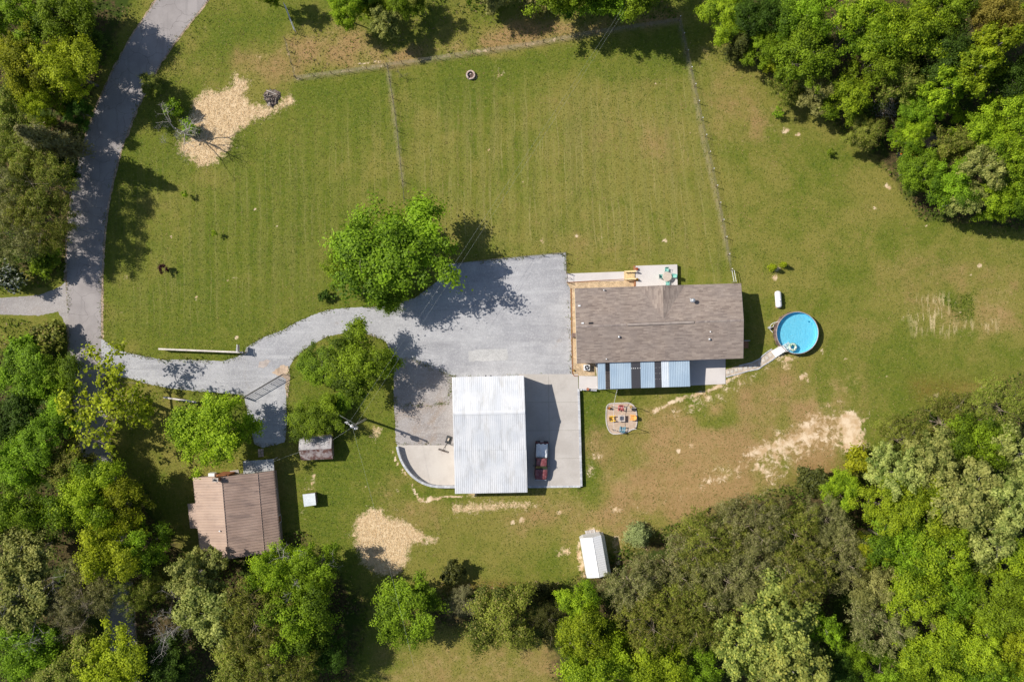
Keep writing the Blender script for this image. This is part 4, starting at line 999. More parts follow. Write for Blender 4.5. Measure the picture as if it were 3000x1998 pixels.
# black tube gate
bg = thing('tube_gate', 'open black tube gate across the side gravel by the bright green tree', 'gate', W(721, 1160))
a, b = Vector((*W(720, 1163)[:2], 0)), Vector((*W(834, 1096)[:2], 0))
for i in range(5): MB().tube([a+Vector((0, 0, .22+i*.31)), b+Vector((0, 0, .22+i*.31))], .026 if i < 4 else .06, n=6).build('rail', dark, bg)
for i in range(6):
    m = a.lerp(b, i/5); MB().tube([m+Vector((0, 0, .2)), m+Vector((0, 0, 1.48))], .04, n=6).build('upright', dark, bg)
MB().tube([a+Vector((-.12, -.08, -.2)), a+Vector((-.12, -.08, 1.75))], .09, n=8).build('gate_post', wood_p, bg)
# mailbox across the road mouth
mb_ = thing('mailbox', 'small pale mailbox on a post beside the road under the sparse tree', 'mailbox', W(316, 1148))
x, y, _ = W(316, 1148)
MB().box((x, y, .5), (.1, .1, 1.0)).build('post', wood_p, mb_)
MB().tube([(x-.28, y, 1.12), (x+.28, y, 1.12)], .13, n=10).build('box', white, mb_)

# ---- utility pole with transformers and lines
up_ = thing('utility_pole', 'tall utility pole with transformers and long shadow left of the garage', 'utility pole', W(1071, 1228))
px_, py_, _ = W(1071, 1228); PT_ = 9.6
pole_m = mat('grey_pole_wood', (0.34, 0.30, 0.265), .9, var=.2, scale=4)
MB().tube([(px_, py_, -.5), (px_, py_, 5), (px_, py_, PT_)], .16, .11, 10).build('pole', pole_m, up_)
for dx, dy, z, r, h in ((-.32, -.12, 7.5, .26, .85), (.08, -.42, 7.2, .24, .8)):
    tk = MB().lathe([(r*.9, 0), (r, .05), (r, h), (r*.92, h+.06), (r*.3, h+.10)], (px_+dx, py_+dy, z), 14).build('transformer', galv, up_)
    MB().lathe([(.05, h+.1), (.08, h+.16), (.05, h+.22), (.08, h+.28), (.02, h+.36)], (px_+dx, py_+dy, z), 8).build('bushing', white, tk)
MB().box((px_-.25, py_+.05, 9.0), (2.0, .10, .13), -.5).build('crossarm', pole_m, up_)
for t_ in (-.9, -.3, .35, .9): MB().lathe([(.03, 0), (.07, .08), (.04, .14), (.07, .2), (.01, .24)], (px_-.25+t_*math.cos(-.5), py_+.05+t_*math.sin(-.5), 9.07), 8).build('insulator', white, up_)
MB().tube([(px_, py_, 6.4), (px_-.7, py_-.35, 6.9), (px_-1.15, py_+.12, 7.0)], .045, n=6).build('lamp_arm', galv, up_)
MB().lathe([(.05, .25), (.16, .12), (.2, 0), (.02, -.06)], (px_-1.25, py_+.2, 6.95), 12).build('lamp_head', white, up_)
MB().tube([(px_+.17, py_+.1, .3), (px_+.15, py_+.1, 6.8)], .045, n=6).build('conduit', galv, up_)
wire_m = mat('line_wire', (0.42, 0.45, 0.43), .5, .3)
def wire(label, pts, r=.007, sag=.6, name='power_line', m=wire_m):
    P = [Vector(p) for p in pts]; o = []
    for a, b in zip(P[:-1], P[1:]):
        for k in range(16):
            t = k/16; q = a.lerp(b, t); q.z -= sag*4*t*(1-t); o.append(q)
    o.append(P[-1]); ob = MB().tube(o, r, n=4).build(name, m); return tag(ob, label, 'power line')
top = Vector((px_-.25, py_+.05, 9.25))
wire('left power line running from the utility pole up to the top edge', [top+Vector((-.4, .2, 0)), WV(1853, -20, 9.2)])
wire('right power line running from the utility pole up to the top edge', [top+Vector((.45, -.2, 0)), WV(1863, -20, 9.0)])
wire('power line from the utility pole down over the lone round tree to the bottom edge', [top+Vector((.1, -.2, -.3)), WV(1212, 1950, 8.6)], .008)
wire('service line from the utility pole to the rusty shed side and brown house', [(px_-.1, py_-.1, 6.6), WV(972, 1290, 3.5), WV(800, 1352, 3.2)], .009, .3)
gw_ = thing('guy_wire', 'steel guy wire with yellow guard left of the utility pole', 'guy wire', W(955, 1194))
ga = WV(955, 1194, .1); gb = Vector((px_-.1, py_, 7.0))
MB().tube([ga, gb], .02, n=4).build('cable', galv, gw_)
MB().tube([ga, ga.lerp(gb, .28)], .05, n=6).build('guard', mat('guard_yellow', (0.75, 0.48, 0.03), .5), gw_)

# ---- basketball hoop
bh = thing('basketball_hoop', 'portable basketball hoop with black base left of the garage', 'basketball hoop', W(1313, 1288))
bx, by, _ = W(1314, 1288, .1); ra = -.32
blk = mat('black_plastic', (0.045, 0.048, 0.052), .55, var=.2)
R_ = Matrix.Rotation(ra, 3, 'Z')
def bl(x, y, z): v = R_ @ Vector((x, y, 0)); return Vector((bx+v.x, by+v.y, z))
MB().box(bl(0, 0, .10), (.8, 1.15, .18), ra, .9).box(bl(0, 0, .21), (.5, .85, .08), ra, .8).build('base', blk, bh, bevel=.03)
MB().tube([bl(0, -.5, .15), bl(-.05, -.75, 2.2), bl(-.05, -.8, 2.75)], .06, n=8).build('pole', dark, bh)
for s in (-1, 1): MB().tube([bl(-.05+s*.05, -.78, 2.7), bl(-.05+s*.14, -1.2, 3.0)], .03, n=6).build('arm', dark, bh)
fr = MB()
for z in (2.85, 3.85): fr.box(bl(-.05, -1.24, z), (1.5, .09, .09), ra)
for s in (-1, 1): fr.box(bl(-.05+s*.72, -1.24, 3.35), (.09, .09, .92), ra)
fr.box(bl(-.05, -1.24, 3.35), (.3, .075, .9), ra)
fr.build('backboard_frame', mat('bronze_frame', (0.10, 0.065, 0.05), .5), bh)
clr = NG('clear_acrylic'); _p = clr.principled((0.35, 0.38, 0.40), .1, 0, .6); _t = clr.n('BsdfTransparent'); _m = clr.n('MixShader', i_0=.25)
clr.t.links.new(_t.outputs[0], _m.inputs[1]); clr.t.links.new(_p.outputs[0], _m.inputs[2]); clr.t.links.new(_m.outputs[0], clr.out.inputs[0])
MB().box(bl(-.05, -1.25, 3.35), (1.36, .03, .92), ra).build('backboard', clr.mat, bh)
rim = [bl(-.05+.23*math.cos(a), -1.56+.23*math.sin(a), 3.05) for a in [i*PI/8 for i in range(17)]]
MB().tube(rim, .014, n=5).build('rim', mat('rim_grey', (0.45, 0.36, 0.32), .5), bh)
br2 = thing('concrete_block', 'tan block weighing down the basketball hoop base', 'block', bl(-.02, .05, .25))
MB().box(bl(-.02, .08, .33), (.2, .42, .16), ra-.1).build('block', mat('tan_block', (0.62, 0.52, 0.42), .9), br2)

# ---- pickup truck
tk = thing('pickup_truck', 'dark red pickup truck parked on the concrete beside the garage', 'pickup truck', W(1585.5, 1348), -.03)
paint = NG('maroon_paint'); _o = paint.obj(); _c = paint.mix(paint.ramp(paint.noise(_o, 2.5, 4, .7), .4, .7), (0.215, 0.055, 0.062), (0.36, 0.165, 0.165))  # pinkish patches mixed into the paint stand in for sky reflections
_p = paint.principled(_c, .42, .15, .5); paint.set(_p.inputs['Coat Weight'], .35)
paint = paint.mat
TL, TW = 5.5, 1.9      # local: -y is the front
prof = [(-2.70, .62, .80), (-2.62, .80, .90), (-2.45, .88, .97), (-2.0, .92, 1.06), (-1.45, .93, 1.12), (-1.05, .93, 1.14)]
def loft(secs, cap=True):
    mb = MB(); vs = []; n = len(secs[0])
    for s in secs: vs += s
    fs = []
    for i in range(len(secs)-1):
        for k in range(n-1): fs.append((i*n+k, (i+1)*n+k, (i+1)*n+k+1, i*n+k+1))
    fs.append(tuple(range(n-1, -1, -1))); fs.append(tuple(range((len(secs)-1)*n, len(secs)*n)))
    return mb.add(vs, fs)
def sec(y, hw, top, bot=.42, crown=.05, hood=True):
    r = .10
    return [(-hw, y, bot), (-hw, y, top-.18), (-hw+.05, y, top-.06), (-hw+.16, y, top), (-hw*.45, y, top+crown), (0, y, top+crown*1.15), (hw*.45, y, top+crown), (hw-.16, y, top), (hw-.05, y, top-.06), (hw, y, top-.18), (hw, y, bot)]
body = loft([sec(y, hw, t) for y, hw, t in prof]+[sec(.55, .94, 1.14, crown=0)])
part('body', body, paint, tk, smooth=False)
cab = loft([[(-hw, y, 1.12), (-hw*.97, y, z*.55+1.12*.45), (-hw*.86, y, z-.04), (-hw*.5, y, z+.03), (0, y, z+.045), (hw*.5, y, z+.03), (hw*.86, y, z-.04), (hw*.97, y, z*.55+1.12*.45), (hw, y, 1.12)] for y, hw, z in ((-.58, .80, 1.70), (-.35, .83, 1.74), (.1, .84, 1.76), (.42, .82, 1.72), (.52, .80, 1.60))])
part('cab_roof', cab, paint, tk)
gl = mat('green_windshield', (0.035, 0.065, 0.045), .07, var=.1, spec=.9)
part('windshield', MB().slab([(-.74, -.60, 1.69), (.74, -.60, 1.69), (.86, -1.08, 1.19), (-.86, -1.08, 1.19)][::-1], .03), gl, tk)
part('wiper_cowl', MB().box((0, -1.12, 1.175), (1.7, .12, .05)), blk, tk)
part('rear_window', MB().slab([(-.70, .54, 1.62), (.70, .54, 1.62), (.76, .62, 1.2), (-.76, .62, 1.2)], .03), gl, tk)
for s in (-1, 1):
    part('side_window', MB().slab([(s*.80, -.50, 1.62), (s*.80, .40, 1.62), (s*.92, .48, 1.18), (s*.92, -.85, 1.18)][::s], .02), gl, tk)
    part('bed_side', MB().box((s*.89, 1.62, .82), (.13, 2.14, .62)), paint, tk)
    part('bed_rail', MB().box((s*.89, 1.62, 1.15), (.10, 2.1, .035)), blk, tk)
    part('door_mirror', MB().box((s*1.10, -.62, 1.25), (.24, .10, .18)), blk, tk)
    part('headlight', MB().box((s*.68, -2.66, .72), (.3, .10, .16)), glass, tk)
    part('tail_light', MB().box((s*.89, 2.71, .85), (.12, .04, .3)), rd, tk)
    for y in (-1.75, 1.62):
        w = part('wheel', MB().lathe([(.2, -.12), (.36, -.12), (.38, -.06), (.38, .06), (.36, .12), (.2, .12)], (s*.84, y, .38), 18, Matrix.Rotation(PI/2, 3, 'Y')), blk, tk)
        h_ = part('hub', MB().lathe([(.02, .09), (.16, .10), (.2, .07)], (s*.84, y, .38), 12, Matrix.Rotation(PI/2*s, 3, 'Y')), galv, w)
part('bed_floor', MB().box((0, 1.62, .62), (1.66, 2.14, .08)), blk, tk)
part('bulkhead', MB().box((0, .575, .85), (1.66, .05, .62)), paint, tk)
part('tailgate', MB().box((0, 2.66, .85), (1.66, .07, .6)), paint, tk)
part('rear_bumper', MB().box((0, 2.80, .60), (1.86, .16, .2)), blk, tk)
part('front_bumper', MB().box((0, -2.76, .52), (1.62, .14, .22)), galv, tk)
part('licence_plate', MB().box((0, 2.83, .72), (.5, .10, .04)), white, tk)
tarp_m = mat('white_tarp', (0.86, 0.88, 0.90), .55, var=.06)
tp = MB(); N = 14; vs = []; r = random.Random(21)
for j in range(N+1):
    for i in range(N+1):
        u, v = i/N*2-1, j/N
        z = 1.24+.34*(1-abs(u)**1.6)*math.sin(PI*min(1, max(.02, v)))**.5+.07*math.sin(5*u+7*v+1)*math.cos(4*v-3*u)+r.uniform(-.02, .02)
        if abs(u) > .95: z = 1.14
        vs.append((u*.87, .62+v*1.92+(.06*math.sin(9*u) if j == N else 0), z))
fs = [(j*(N+1)+i, j*(N+1)+i+1, (j+1)*(N+1)+i+1, (j+1)*(N+1)+i) for j in range(N) for i in range(N)]
tp.add(vs, fs)
tarp = thing('tarp', 'crumpled white tarp covering the bed of the dark red pickup', 'tarp', tk.location, -.03)
tpo = part('sheet', tp, tarp_m, tarp)
so = tpo.modifiers.new('thickness', 'SOLIDIFY'); so.thickness = .012

# ---- front walk gate, steps and patio furniture
wg = thing('garden_gate', 'thin black wire garden gate at the left end of the front walk', 'gate', W(1660, 814))
gx, gy, _ = W(1660.5, 800); gy2 = W(1660.5, 827)[1]
for y in (gy, gy2): MB().tube([(gx, y, 0), (gx, y, 1.35)], .05, n=6).build('post', wood_p, wg)
for z in (.2, 1.2): MB().tube([(gx, gy-.1, z), (gx, gy2+.1, z)], .02, n=4).build('rail', dark, wg)
for i in range(2): MB().tube([(gx, gy-.1-i*1.12, .2), (gx, gy-.1-i*1.12, 1.2)], .02, n=4).build('stile', dark, wg)
sc_ = MB(); r = random.Random(9)
for k in range(3):
    for s in (-1, 1): sc_.tube([(gx, (gy+gy2)/2+s*(.03+.10*math.sin(t*2.4+k)), .30+k*.25+.25*t) for t in [i/6 for i in range(7)]], .025, n=4)
sc_.build('scroll', dark, wg)
stp = thing('wooden_steps', 'new pine steps with rails from the front walk up to the patio', 'steps', W(1845, 806))
ry = -.02
for i in range(4):
    z = .22+.16*i; c = WV(1833+i*7.6, 807.5-.3*i, z)
    for j in (-1, 1): MB().box(c+Vector((j*.095, 0, 0)), (.185, 1.25, .04), ry).build('tread_board', wood_y, stp)
    MB().box(c+Vector((-.19, 0, -.08)), (.02, 1.2, .13), ry).build('riser', wood_y, stp)
for s in (-1, 1):
    yy = 807+s*11.3
    p, q = WV(1829, yy, .95), WV(1864, yy-1.5, 1.65)
    MB().slab([p+Vector((0, .1, 0)), p-Vector((0, .1, 0)), q-Vector((0, .1, 0)), q+Vector((0, .1, 0))], .05).build('handrail', wood_y, stp)
    MB().tube([WV(1830, yy, .1), WV(1830, yy, 1.0)], .06, n=4).build('newel_post', wood_p, stp)
    MB().tube([WV(1864, yy-1.5, .75), WV(1864, yy-1.5, 1.75)], .06, n=4).build('newel_post', wood_y, stp)
    MB().slab([WV(1829, yy, .18)+Vector((0, .03, 0)), WV(1829, yy, .18)-Vector((0, .03, 0)), WV(1862, yy-1, .80)-Vector((0, .03, 0)), WV(1862, yy-1, .80)+Vector((0, .03, 0))], .22).build('stringer', wood_y, stp)
eg = thing('patio_edging', 'red brown timber along the step side of the patio', 'edging', W(1859, 805))
MB().box(WV(1858.5, 788, .4), (.2, .85, .76)).box(WV(1860, 829, .4), (.2, 1.0, .76)).build('board', wood_r, eg)
tt = thing('round_table', 'round stone top table with turquoise chairs on the patio', 'table', W(1954.5, 810.5, .75))
TZ = .75
tmx, tmy, _ = W(1954.5, 810.5, 1.45)
MB().lathe([(.02, 1.40), (.64, 1.40), (.68, 1.43), (.68, 1.46), (.64, 1.475), (.0001, 1.475)], (tmx, tmy, 0), 28).build('table_top', mat('stone_table_top', (0.55, 0.47, 0.40), .6, var=.12, scale=5), tt)
MB().lathe([(.3, .75), (.28, .79), (.07, .85), (.07, 1.36), (.25, 1.40)], (tmx, tmy, 0), 12).build('pedestal', galv, tt)
teal = mat('turquoise_sling', (0.30, 0.62, 0.53), .7, var=.25, scale=6, blotch=(0.06, 0.30, 0.29), blotch_scale=4, blotch_amt=(.48, .58))
tealf = mat('turquoise_frame', (0.36, 0.60, 0.53), .5)
def patio_chair(name, label, loc, rz, group):
    c = thing(name, label, 'chair', loc, rz, group)
    part('seat', MB().box((0, 0, .42), (.50, .50, .05)), teal, c); part('backrest', MB().slab([(-.25, .24, .44), (.25, .24, .44), (.25, .36, .95), (-.25, .36, .95)], .04), teal, c)
    for sx in (-1, 1):
        part('armrest', MB().tube([(sx*.28, -.24, .0), (sx*.28, -.22, .62), (sx*.28, .28, .66)], .022, n=6), tealf, c)
        part('leg', MB().tube([(sx*.27, .30, 0), (sx*.26, .22, .45)], .022, n=6), tealf, c)
    return c
pc = [(1953, 791, 0.0, 'turquoise patio chair on the upper side of the round table'), (1936.5, 810, PI/2, 'turquoise patio chair on the left of the round table'), (1974, 808, -PI/2-.15, 'turquoise patio chair on the right of the round table by the patio edge'), (1955.5, 830, PI, 'turquoise patio chair nearest the house roof below the round table')]
c0 = None
for px, py, rz, lab in pc:
    l = W(px, py, .75+.4); l = (l[0], l[1], .75)
    if c0 is None: c0 = patio_chair('patio_chair', lab, l, rz, 'turquoise chairs round the patio table')
    else: copy_tree(c0, l, rz, lab)
pot_b = mat('dark_pot', (0.05, 0.045, 0.042), .6); terr = mat('terracotta_pot', (0.42, 0.16, 0.085), .8, var=.15)
flo = {'orange': mat('orange_flowers', (0.80, 0.27, 0.02), .8, var=.35, scale=9), 'red': mat('red_orange_flowers', (0.62, 0.12, 0.02), .8, var=.35, scale=9), 'yellow': mat('yellow_flowers', (0.82, 0.44, 0.03), .8, var=.3, scale=9), 'soil': mat('dark_soil', (0.03, 0.024, 0.02), .95)}
def pot(label, px, py, z, r, h, flower, pm=pot_b):
    x, y, _ = W(px, py, z+h); o = thing('flower_pot', label, 'flower pot', (x, y, z))
    part('pot', MB().lathe([(r*.7, 0), (r, h*.95), (r*1.08, h), (r*.92, h), (r*.88, h*.9), (.0001, h*.9)], n=14), pm, o)
    if flower:
        r_ = random.Random(int(px)); mb = MB()
        for i in range(26):
            a, q = r_.uniform(0, 2*PI), r*.95*math.sqrt(r_.random()); p = Vector((math.cos(a)*q, math.sin(a)*q, h+.02+r_.uniform(0, .13)))
            mb.lathe([(.001, .035), (r*.17, .02), (r*.2, 0), (.001, -.02)], p, 6)
        part('flowers', mb, flo[flower], o)
    return o
pot('pot of red orange flowers at the upper side of the pine steps', 1866, 788, .75, .2, .3, 'red')
pot('pot of yellow orange flowers at the lower side of the pine steps', 1866.5, 819, .75, .2, .3, 'yellow')
pot('small pot of yellow flowers in the corner of the gravel bed by the concrete', 1680.5, 1085, .03, .13, .2, 'yellow')
pot('terracotta pot on the low stone edging by the back walk', 1722, 1140, .18, .2, .3, None, terr)
pot('small white pot on the low stone edging by the back walk', 1702, 1142, .18, .12, .16, None, white)
# ---- air conditioner
ac = thing('air_conditioner', 'white square air conditioner unit with black fan in the gravel bed', 'air conditioner', W(1720, 1077))
ax_, ay_, _ = W(1720, 1077, .85)
MB().box((ax_, ay_, .45), (.86, .82, .78)).build('cabinet', white, ac, bevel=.05)
MB().lathe([(.001, .845), (.33, .845), (.36, .86), (.36, .842)], (ax_, ay_, 0), 24).build('fan_well', dark, ac)
fb = MB()
for k in range(4):
    a = k*PI/2+.4; fb.box((ax_+.16*math.cos(a), ay_+.16*math.sin(a), .875), (.24, .11, .012), a)
f_ = fb.build('fan', galv, ac); MB().lathe([(.07, .87), (.07, .89), (.001, .9)], (ax_, ay_, 0), 10).build('hub', white, f_)
MB().box((ax_, ay_, .045), (1.0, .95, .06)).build('pad', wood_g, ac)

# ---- propane tank
pt = thing('propane_tank', 'white propane tank lying on the lawn above the round pool', 'propane tank', W(2281, 877))
tx, ty, _ = W(2281, 877, .75); ang = -.115; Rz = Matrix.Rotation(ang, 3, 'Z')
# the tank lies lengthwise from the upper left to the lower right
def tl(x, y, z): v = Matrix.Rotation(.075, 3, 'Z') @ Vector((x, y, 0)); return Vector((tx+v.x, ty+v.y, z))
pr2 = [(0.0001, -1.25), (.25, -1.2), (.40, -1.08), (.455, -.9), (.455, .9), (.40, 1.08), (.25, 1.2), (0.0001, 1.25)]
RR2 = Matrix.Rotation(.075, 3, 'Z') @ Matrix.Rotation(-PI/2, 3, 'X')
tank_m = mat('white_tank_paint', (0.80, 0.80, 0.81), .35, var=.03)
MB().lathe(pr2, (tx, ty, .62), 24, RR2).build('tank', tank_m, pt, smooth=True)
MB().lathe([(.19, 0), (.19, .12), (.13, .19), (.001, .21)], tl(.05, -.12, 1.04), 14).build('valve_dome', tank_m, pt)
for yy in (-.75, .75):
    for s in (-1, 1): MB().box(tl(s*.25, yy, .15), (.12, .12, .3), .075).build('foot', wood_g, pt)
MB().tube([tl(-.5, -.1, .5), tl(-.25, -.1, .9), tl(0, -.1, 1.08)], .015, n=5).build('gas_hose', dark, pt)
sheet('bare_strip', wp([(2269, 855), (2275, 853), (2277, 902), (2272, 903)]), .014, mat('bare_clay', (0.45, 0.30, 0.17), .95, var=.25), .08, 44)

# ---- round pool
PLH = 1.3
plx, ply, _ = W(2336, 975, PLH); PR = 61.2*GSD*(1-PLH/HC)
pool = thing('round_pool', 'round above ground pool with brown wall and blue water', 'pool', (plx, ply, 0))
pwm = NG('brown_pool_wall'); _o = pwm.obj(); _c = pwm.mix(pwm.ramp(pwm.noise(_o, 1.0, 3, .6, .2, stretch=(2, 2, .3)), .4, .6), (0.17, 0.115, 0.115), (0.30, 0.215, 0.205)); pwm.principled(_c, .6, 0, .3); pwm = pwm.mat
wal = MB(); n = 48
for i in range(n):
    a0, a1 = 2*PI*i/n, 2*PI*(i+1)/n
    for (r0, r1) in ((PR+.02, PR+.02),):
        wal.add([(plx+(PR+.03)*math.cos(a0), ply+(PR+.03)*math.sin(a0), 0), (plx+(PR+.03)*math.cos(a1), ply+(PR+.03)*math.sin(a1), 0), (plx+(PR+.03)*math.cos(a1), ply+(PR+.03)*math.sin(a1), PLH), (plx+(PR+.03)*math.cos(a0), ply+(PR+.03)*math.sin(a0), PLH)], [(0, 1, 2, 3)])
wal.build('wall', pwm, pool)
pfr = mat('pool_frame_brown', (0.19, 0.135, 0.13), .5)
rimm = mat('pool_rim', (0.40, 0.345, 0.325), .5)
for i in range(14):
    a0 = 2*PI*i/14+.1
    MB().box((plx+(PR+.08)*math.cos(a0), ply+(PR+.08)*math.sin(a0), PLH/2), (.10, .14, PLH+.02), a0).build('upright', pfr, pool)
    arc = [Vector((plx+PR*math.cos(a0+t*2*PI/14), ply+PR*math.sin(a0+t*2*PI/14), PLH+.03)) for t in [k/5 for k in range(6)]]
    MB().tube(arc, .055, n=6).build('rim_tube', rimm, pool)
lin = NG('pool_liner'); _o = lin.obj(); _v = lin.n('TexVoronoi', feature='SMOOTH_F1', i_Scale=2.6); lin.set(_v.inputs['Vector'], _o)
_c = lin.mix(lin.ramp(lin.noise(_o, 3.5, 4, .7, 1.5, stretch=(1.5, .8, 1)), .38, .66), (0.22, 0.66, 0.85), (0.30, 0.72, 0.88)); lin.principled(_c, .6, 0, .2); lin = lin.mat
FZ = .56
lb = MB(); lb.lathe([(.0001, FZ), (PR-.12, FZ), (PR-.03, FZ+.06), (PR-.01, PLH)], (plx, ply, 0), 48, cap=False); lb.build('liner', lin, pool, smooth=False)
wat = NG('pool_water'); _o = wat.obj(); nz = wat.noise(_o, 5.0, 4, .7, 1.2, stretch=(1.6, .7, 1)); bm = wat.bump(nz, .5, .04)
_t = wat.n('BsdfTransparent', i_Color=(.86, .97, .99)); _g = wat.n('BsdfGlossy', i_Roughness=.06); wat.set(_g.inputs['Normal'], bm)
_f = wat.n('Fresnel', i_IOR=1.33); wat.set(_f.inputs['Normal'], bm); _m = wat.n('MixShader'); wat.set(_m.inputs[0], _f.outputs[0])
wat.t.links.new(_t.outputs[0], _m.inputs[1]); wat.t.links.new(_g.outputs[0], _m.inputs[2]); wat.t.links.new(_m.outputs[0], wat.out.inputs[0])
ring = [(plx+(PR-.02)*math.cos(2*PI*i/48), ply+(PR-.02)*math.sin(2*PI*i/48), PLH-.14) for i in range(48)]
MB().add(ring, [tuple(range(48))]).build('water', wat.mat, pool)
tag(MB().lathe([(.001, .09), (.10, .08), (.14, 0)], W(2370, 942.5, FZ)[:2]+(FZ+.01,), 12).build('floor_drain', mat('blue_drain', (0.03, 0.28, 0.45), .6), pool))
MB().lathe([(.001, .06), (.11, .05), (.13, 0)], W(2377.5, 947.5, FZ)[:2]+(FZ+.01,), 12).build('return_fitting', mat('blue_fitting', (0.15, 0.55, 0.70), .6), pool)
# ladder: moulded white steps over the wall, a half of them under water
ld = thing('pool_steps', 'white moulded pool steps straddling the lower left wall of the round pool', 'pool steps', W(2283, 1026))
wp_ = mat('white_plastic', (0.82, 0.82, 0.82), .4, var=.03)
ux, uy = math.cos(.66), math.sin(.66)      # direction up over the wall, towards the middle
o_ = Vector((*W(2286, 1027, .8)[:2], 0)); U_ = Vector((ux, uy, 0)); V_ = Vector((-uy, ux, 0))
for i in range(5):
    z = .22+.26*i; c = o_+U_*(-.80+.33*i)
    MB().box((c.x, c.y, z/2), (.36, 1.12-.05*i, z), .66).build('step', wp_, ld, bevel=.03)
for i in range(3):
    z = 1.10-.16*i; c = o_+U_*(.98+.30*i)-V_*.08
    MB().box((c.x, c.y, z-.1), (.34, .80-.04*i, .24), .66).build('step', wp_, ld, bevel=.03)
for s in (-1, 1):
    p = o_+V_*s*.5
    MB().tube([p+U_*.35+Vector((0, 0, 1.0)), p+U_*.55+Vector((0, 0, 1.75)), p+U_*.9+Vector((0, 0, 1.8)), p+U_*1.1+Vector((0, 0, 1.0))], .035, n=6).build('handrail', wp_, ld)
# swim ring
fl = thing('swim_ring', 'white and green leaf print swim ring floating in the round pool', 'swim ring', W(2322.5, 1017, 1.2))
fm = NG('leaf_print_vinyl'); _o = fm.obj(); _n = fm.noise(_o, 2.6, 4, .7, 2.0)
_c = fm.mix(fm.ramp(_n, .50, .53), (0.78, 0.80, 0.78), (0.05, 0.30, 0.05)); _c = fm.mix(fm.ramp(fm.noise(_o, 3.4, 2, .5, 1.2), .60, .63), _c, (0.035, 0.05, 0.04)); fm.principled(_c, .35, 0, .5)
fx_, fy_, _ = W(2322.5, 1017, 1.25)
mb = MB(); vs = []; fs = []; n, m = 28, 10
for i in range(n):
    for j in range(m):
        a, b = 2*PI*i/n, 2*PI*j/m; R2 = .44+.19*math.cos(b); vs.append((fx_+R2*math.cos(a), fy_+R2*math.sin(a), PLH-.06+.16*math.sin(b)))
for i in range(n):
    for j in range(m): fs.append((i*m+j, ((i+1) % n)*m+j, ((i+1) % n)*m+(j+1) % m, i*m+(j+1) % m))
mb.add(vs, fs).build('ring', fm.mat, fl, smooth=True)
# filter pump
fp = thing('pool_pump', 'pool filter pump with white hoses at the left of the round pool', 'pump', W(2256, 961))
pxp, pyp, _ = W(2256, 960, .5); hose = mat('white_hose', (0.70, 0.69, 0.66), .6)
MB().lathe([(.2, 0), (.22, .5), (.16, .62), (.05, .66)], (pxp, pyp, 0), 14).build('filter_body', mat('grey_pump', (0.42, 0.43, 0.45), .5), fp)
MB().tube([(pxp+.1, pyp-.1, .2), (pxp+.5, pyp-.12, .22)], .11, n=10).build('motor', blk, fp)
for pts in ([(2256, 958, .6), (2259, 951, .7), (2266, 946, .8), (2281, 942, .9)], [(2258, 960, .5), (2266, 957, .4), (2267, 950, .5), (2271, 946, .8)], [(2253, 962, .4), (2258, 968, .25), (2264, 974, .7)]):
    MB().tube([WV(*p) for p in pts], .05, n=6).build('hose', hose, fp)
for k, (a, b) in enumerate(((2.62, 2.95), (3.05, 3.4), (3.5, 3.9))):
    MB().tube([(plx+(PR+.25)*math.cos(t), ply+(PR+.25)*math.sin(t), .12+.3*(k % 2)) for t in [a+(b-a)*i/5 for i in range(6)]], .025, n=5).build('cable', dark, fp)

# ---- stepping stone path to the pool
PATH = [(2125,1083),(2165,1071),(2200,1063),(2225,1052),(2231,1045),(2247,1032),(2262,1023),(2276,1042),(2260,1056),(2234,1072),(2222,1081),(2190,1087),(2160,1096),(2127,1104)]
sheet('pool_path', wp(PATH), .022, mat('path_gravel', (0.50, 0.42, 0.34), .95, var=.3, scale=8, bump=.5), .04, 51)
st_m = [mat('stepping_stone_a', (0.60, 0.55, 0.48), .9, var=.12), mat('stepping_stone_b', (0.54, 0.50, 0.45), .9, var=.12)]
for i, (px, py, a) in enumerate(((2133, 1091, .12), (2144.5, 1088, .14), (2156.5, 1083.5, .2), (2170, 1080, .16), (2184.5, 1077, .1), (2198, 1074.5, .05), (2212, 1072.5, .1), (2226, 1066, .4), (2236, 1056, .5), (2246, 1048, .55), (2257, 1040, .6))):
    s_ = MB().box(WV(px, py, .035), (.42, .42, .07), a).build('stepping_stone', st_m[i % 2])
    tag(s_, ('pale square stepping stone, %s in the path from the porch floor to the pool' % ['first', 'second', 'third', 'fourth', 'fifth', 'sixth', 'seventh', 'eighth', 'ninth', 'tenth', 'last'][i]), 'stepping stone', 'stepping stones of the pool path')
def curb(label, pts, group=None):
    block_wall('path_edging', label, [W(*p)[:2] for p in pts], .13, 0, .12, .32, block_m, 'edging', .05)
curb('grey stone edging along the lower side of the pool path', [(2127, 1104), (2160, 1096), (2190, 1087), (2222, 1081), (2234, 1072), (2260, 1056), (2276, 1043)])
curb('grey stone edging along the upper side of the pool path', [(2165, 1071), (2200, 1062.5), (2225, 1051.5), (2231, 1044), (2247, 1031), (2262, 1022)])
for i, (px, py) in enumerate(((760, 1319), (768, 1318), (760, 1327), (768.5, 1326), (760.5, 1335), (769, 1334))):
    s_ = MB().box(WV(px, py, .03), (.36, .36, .06), .05).build('paving_slab', mat('pink_slab', (0.46, 0.36, 0.32), .9, var=.15))
    tag(s_, 'pinkish paving slab, %s of six above the grey porch roof' % ['top left', 'top right', 'middle left', 'middle right', 'bottom left', 'bottom right'][i], 'paving slab', 'paving slabs by the brown house')

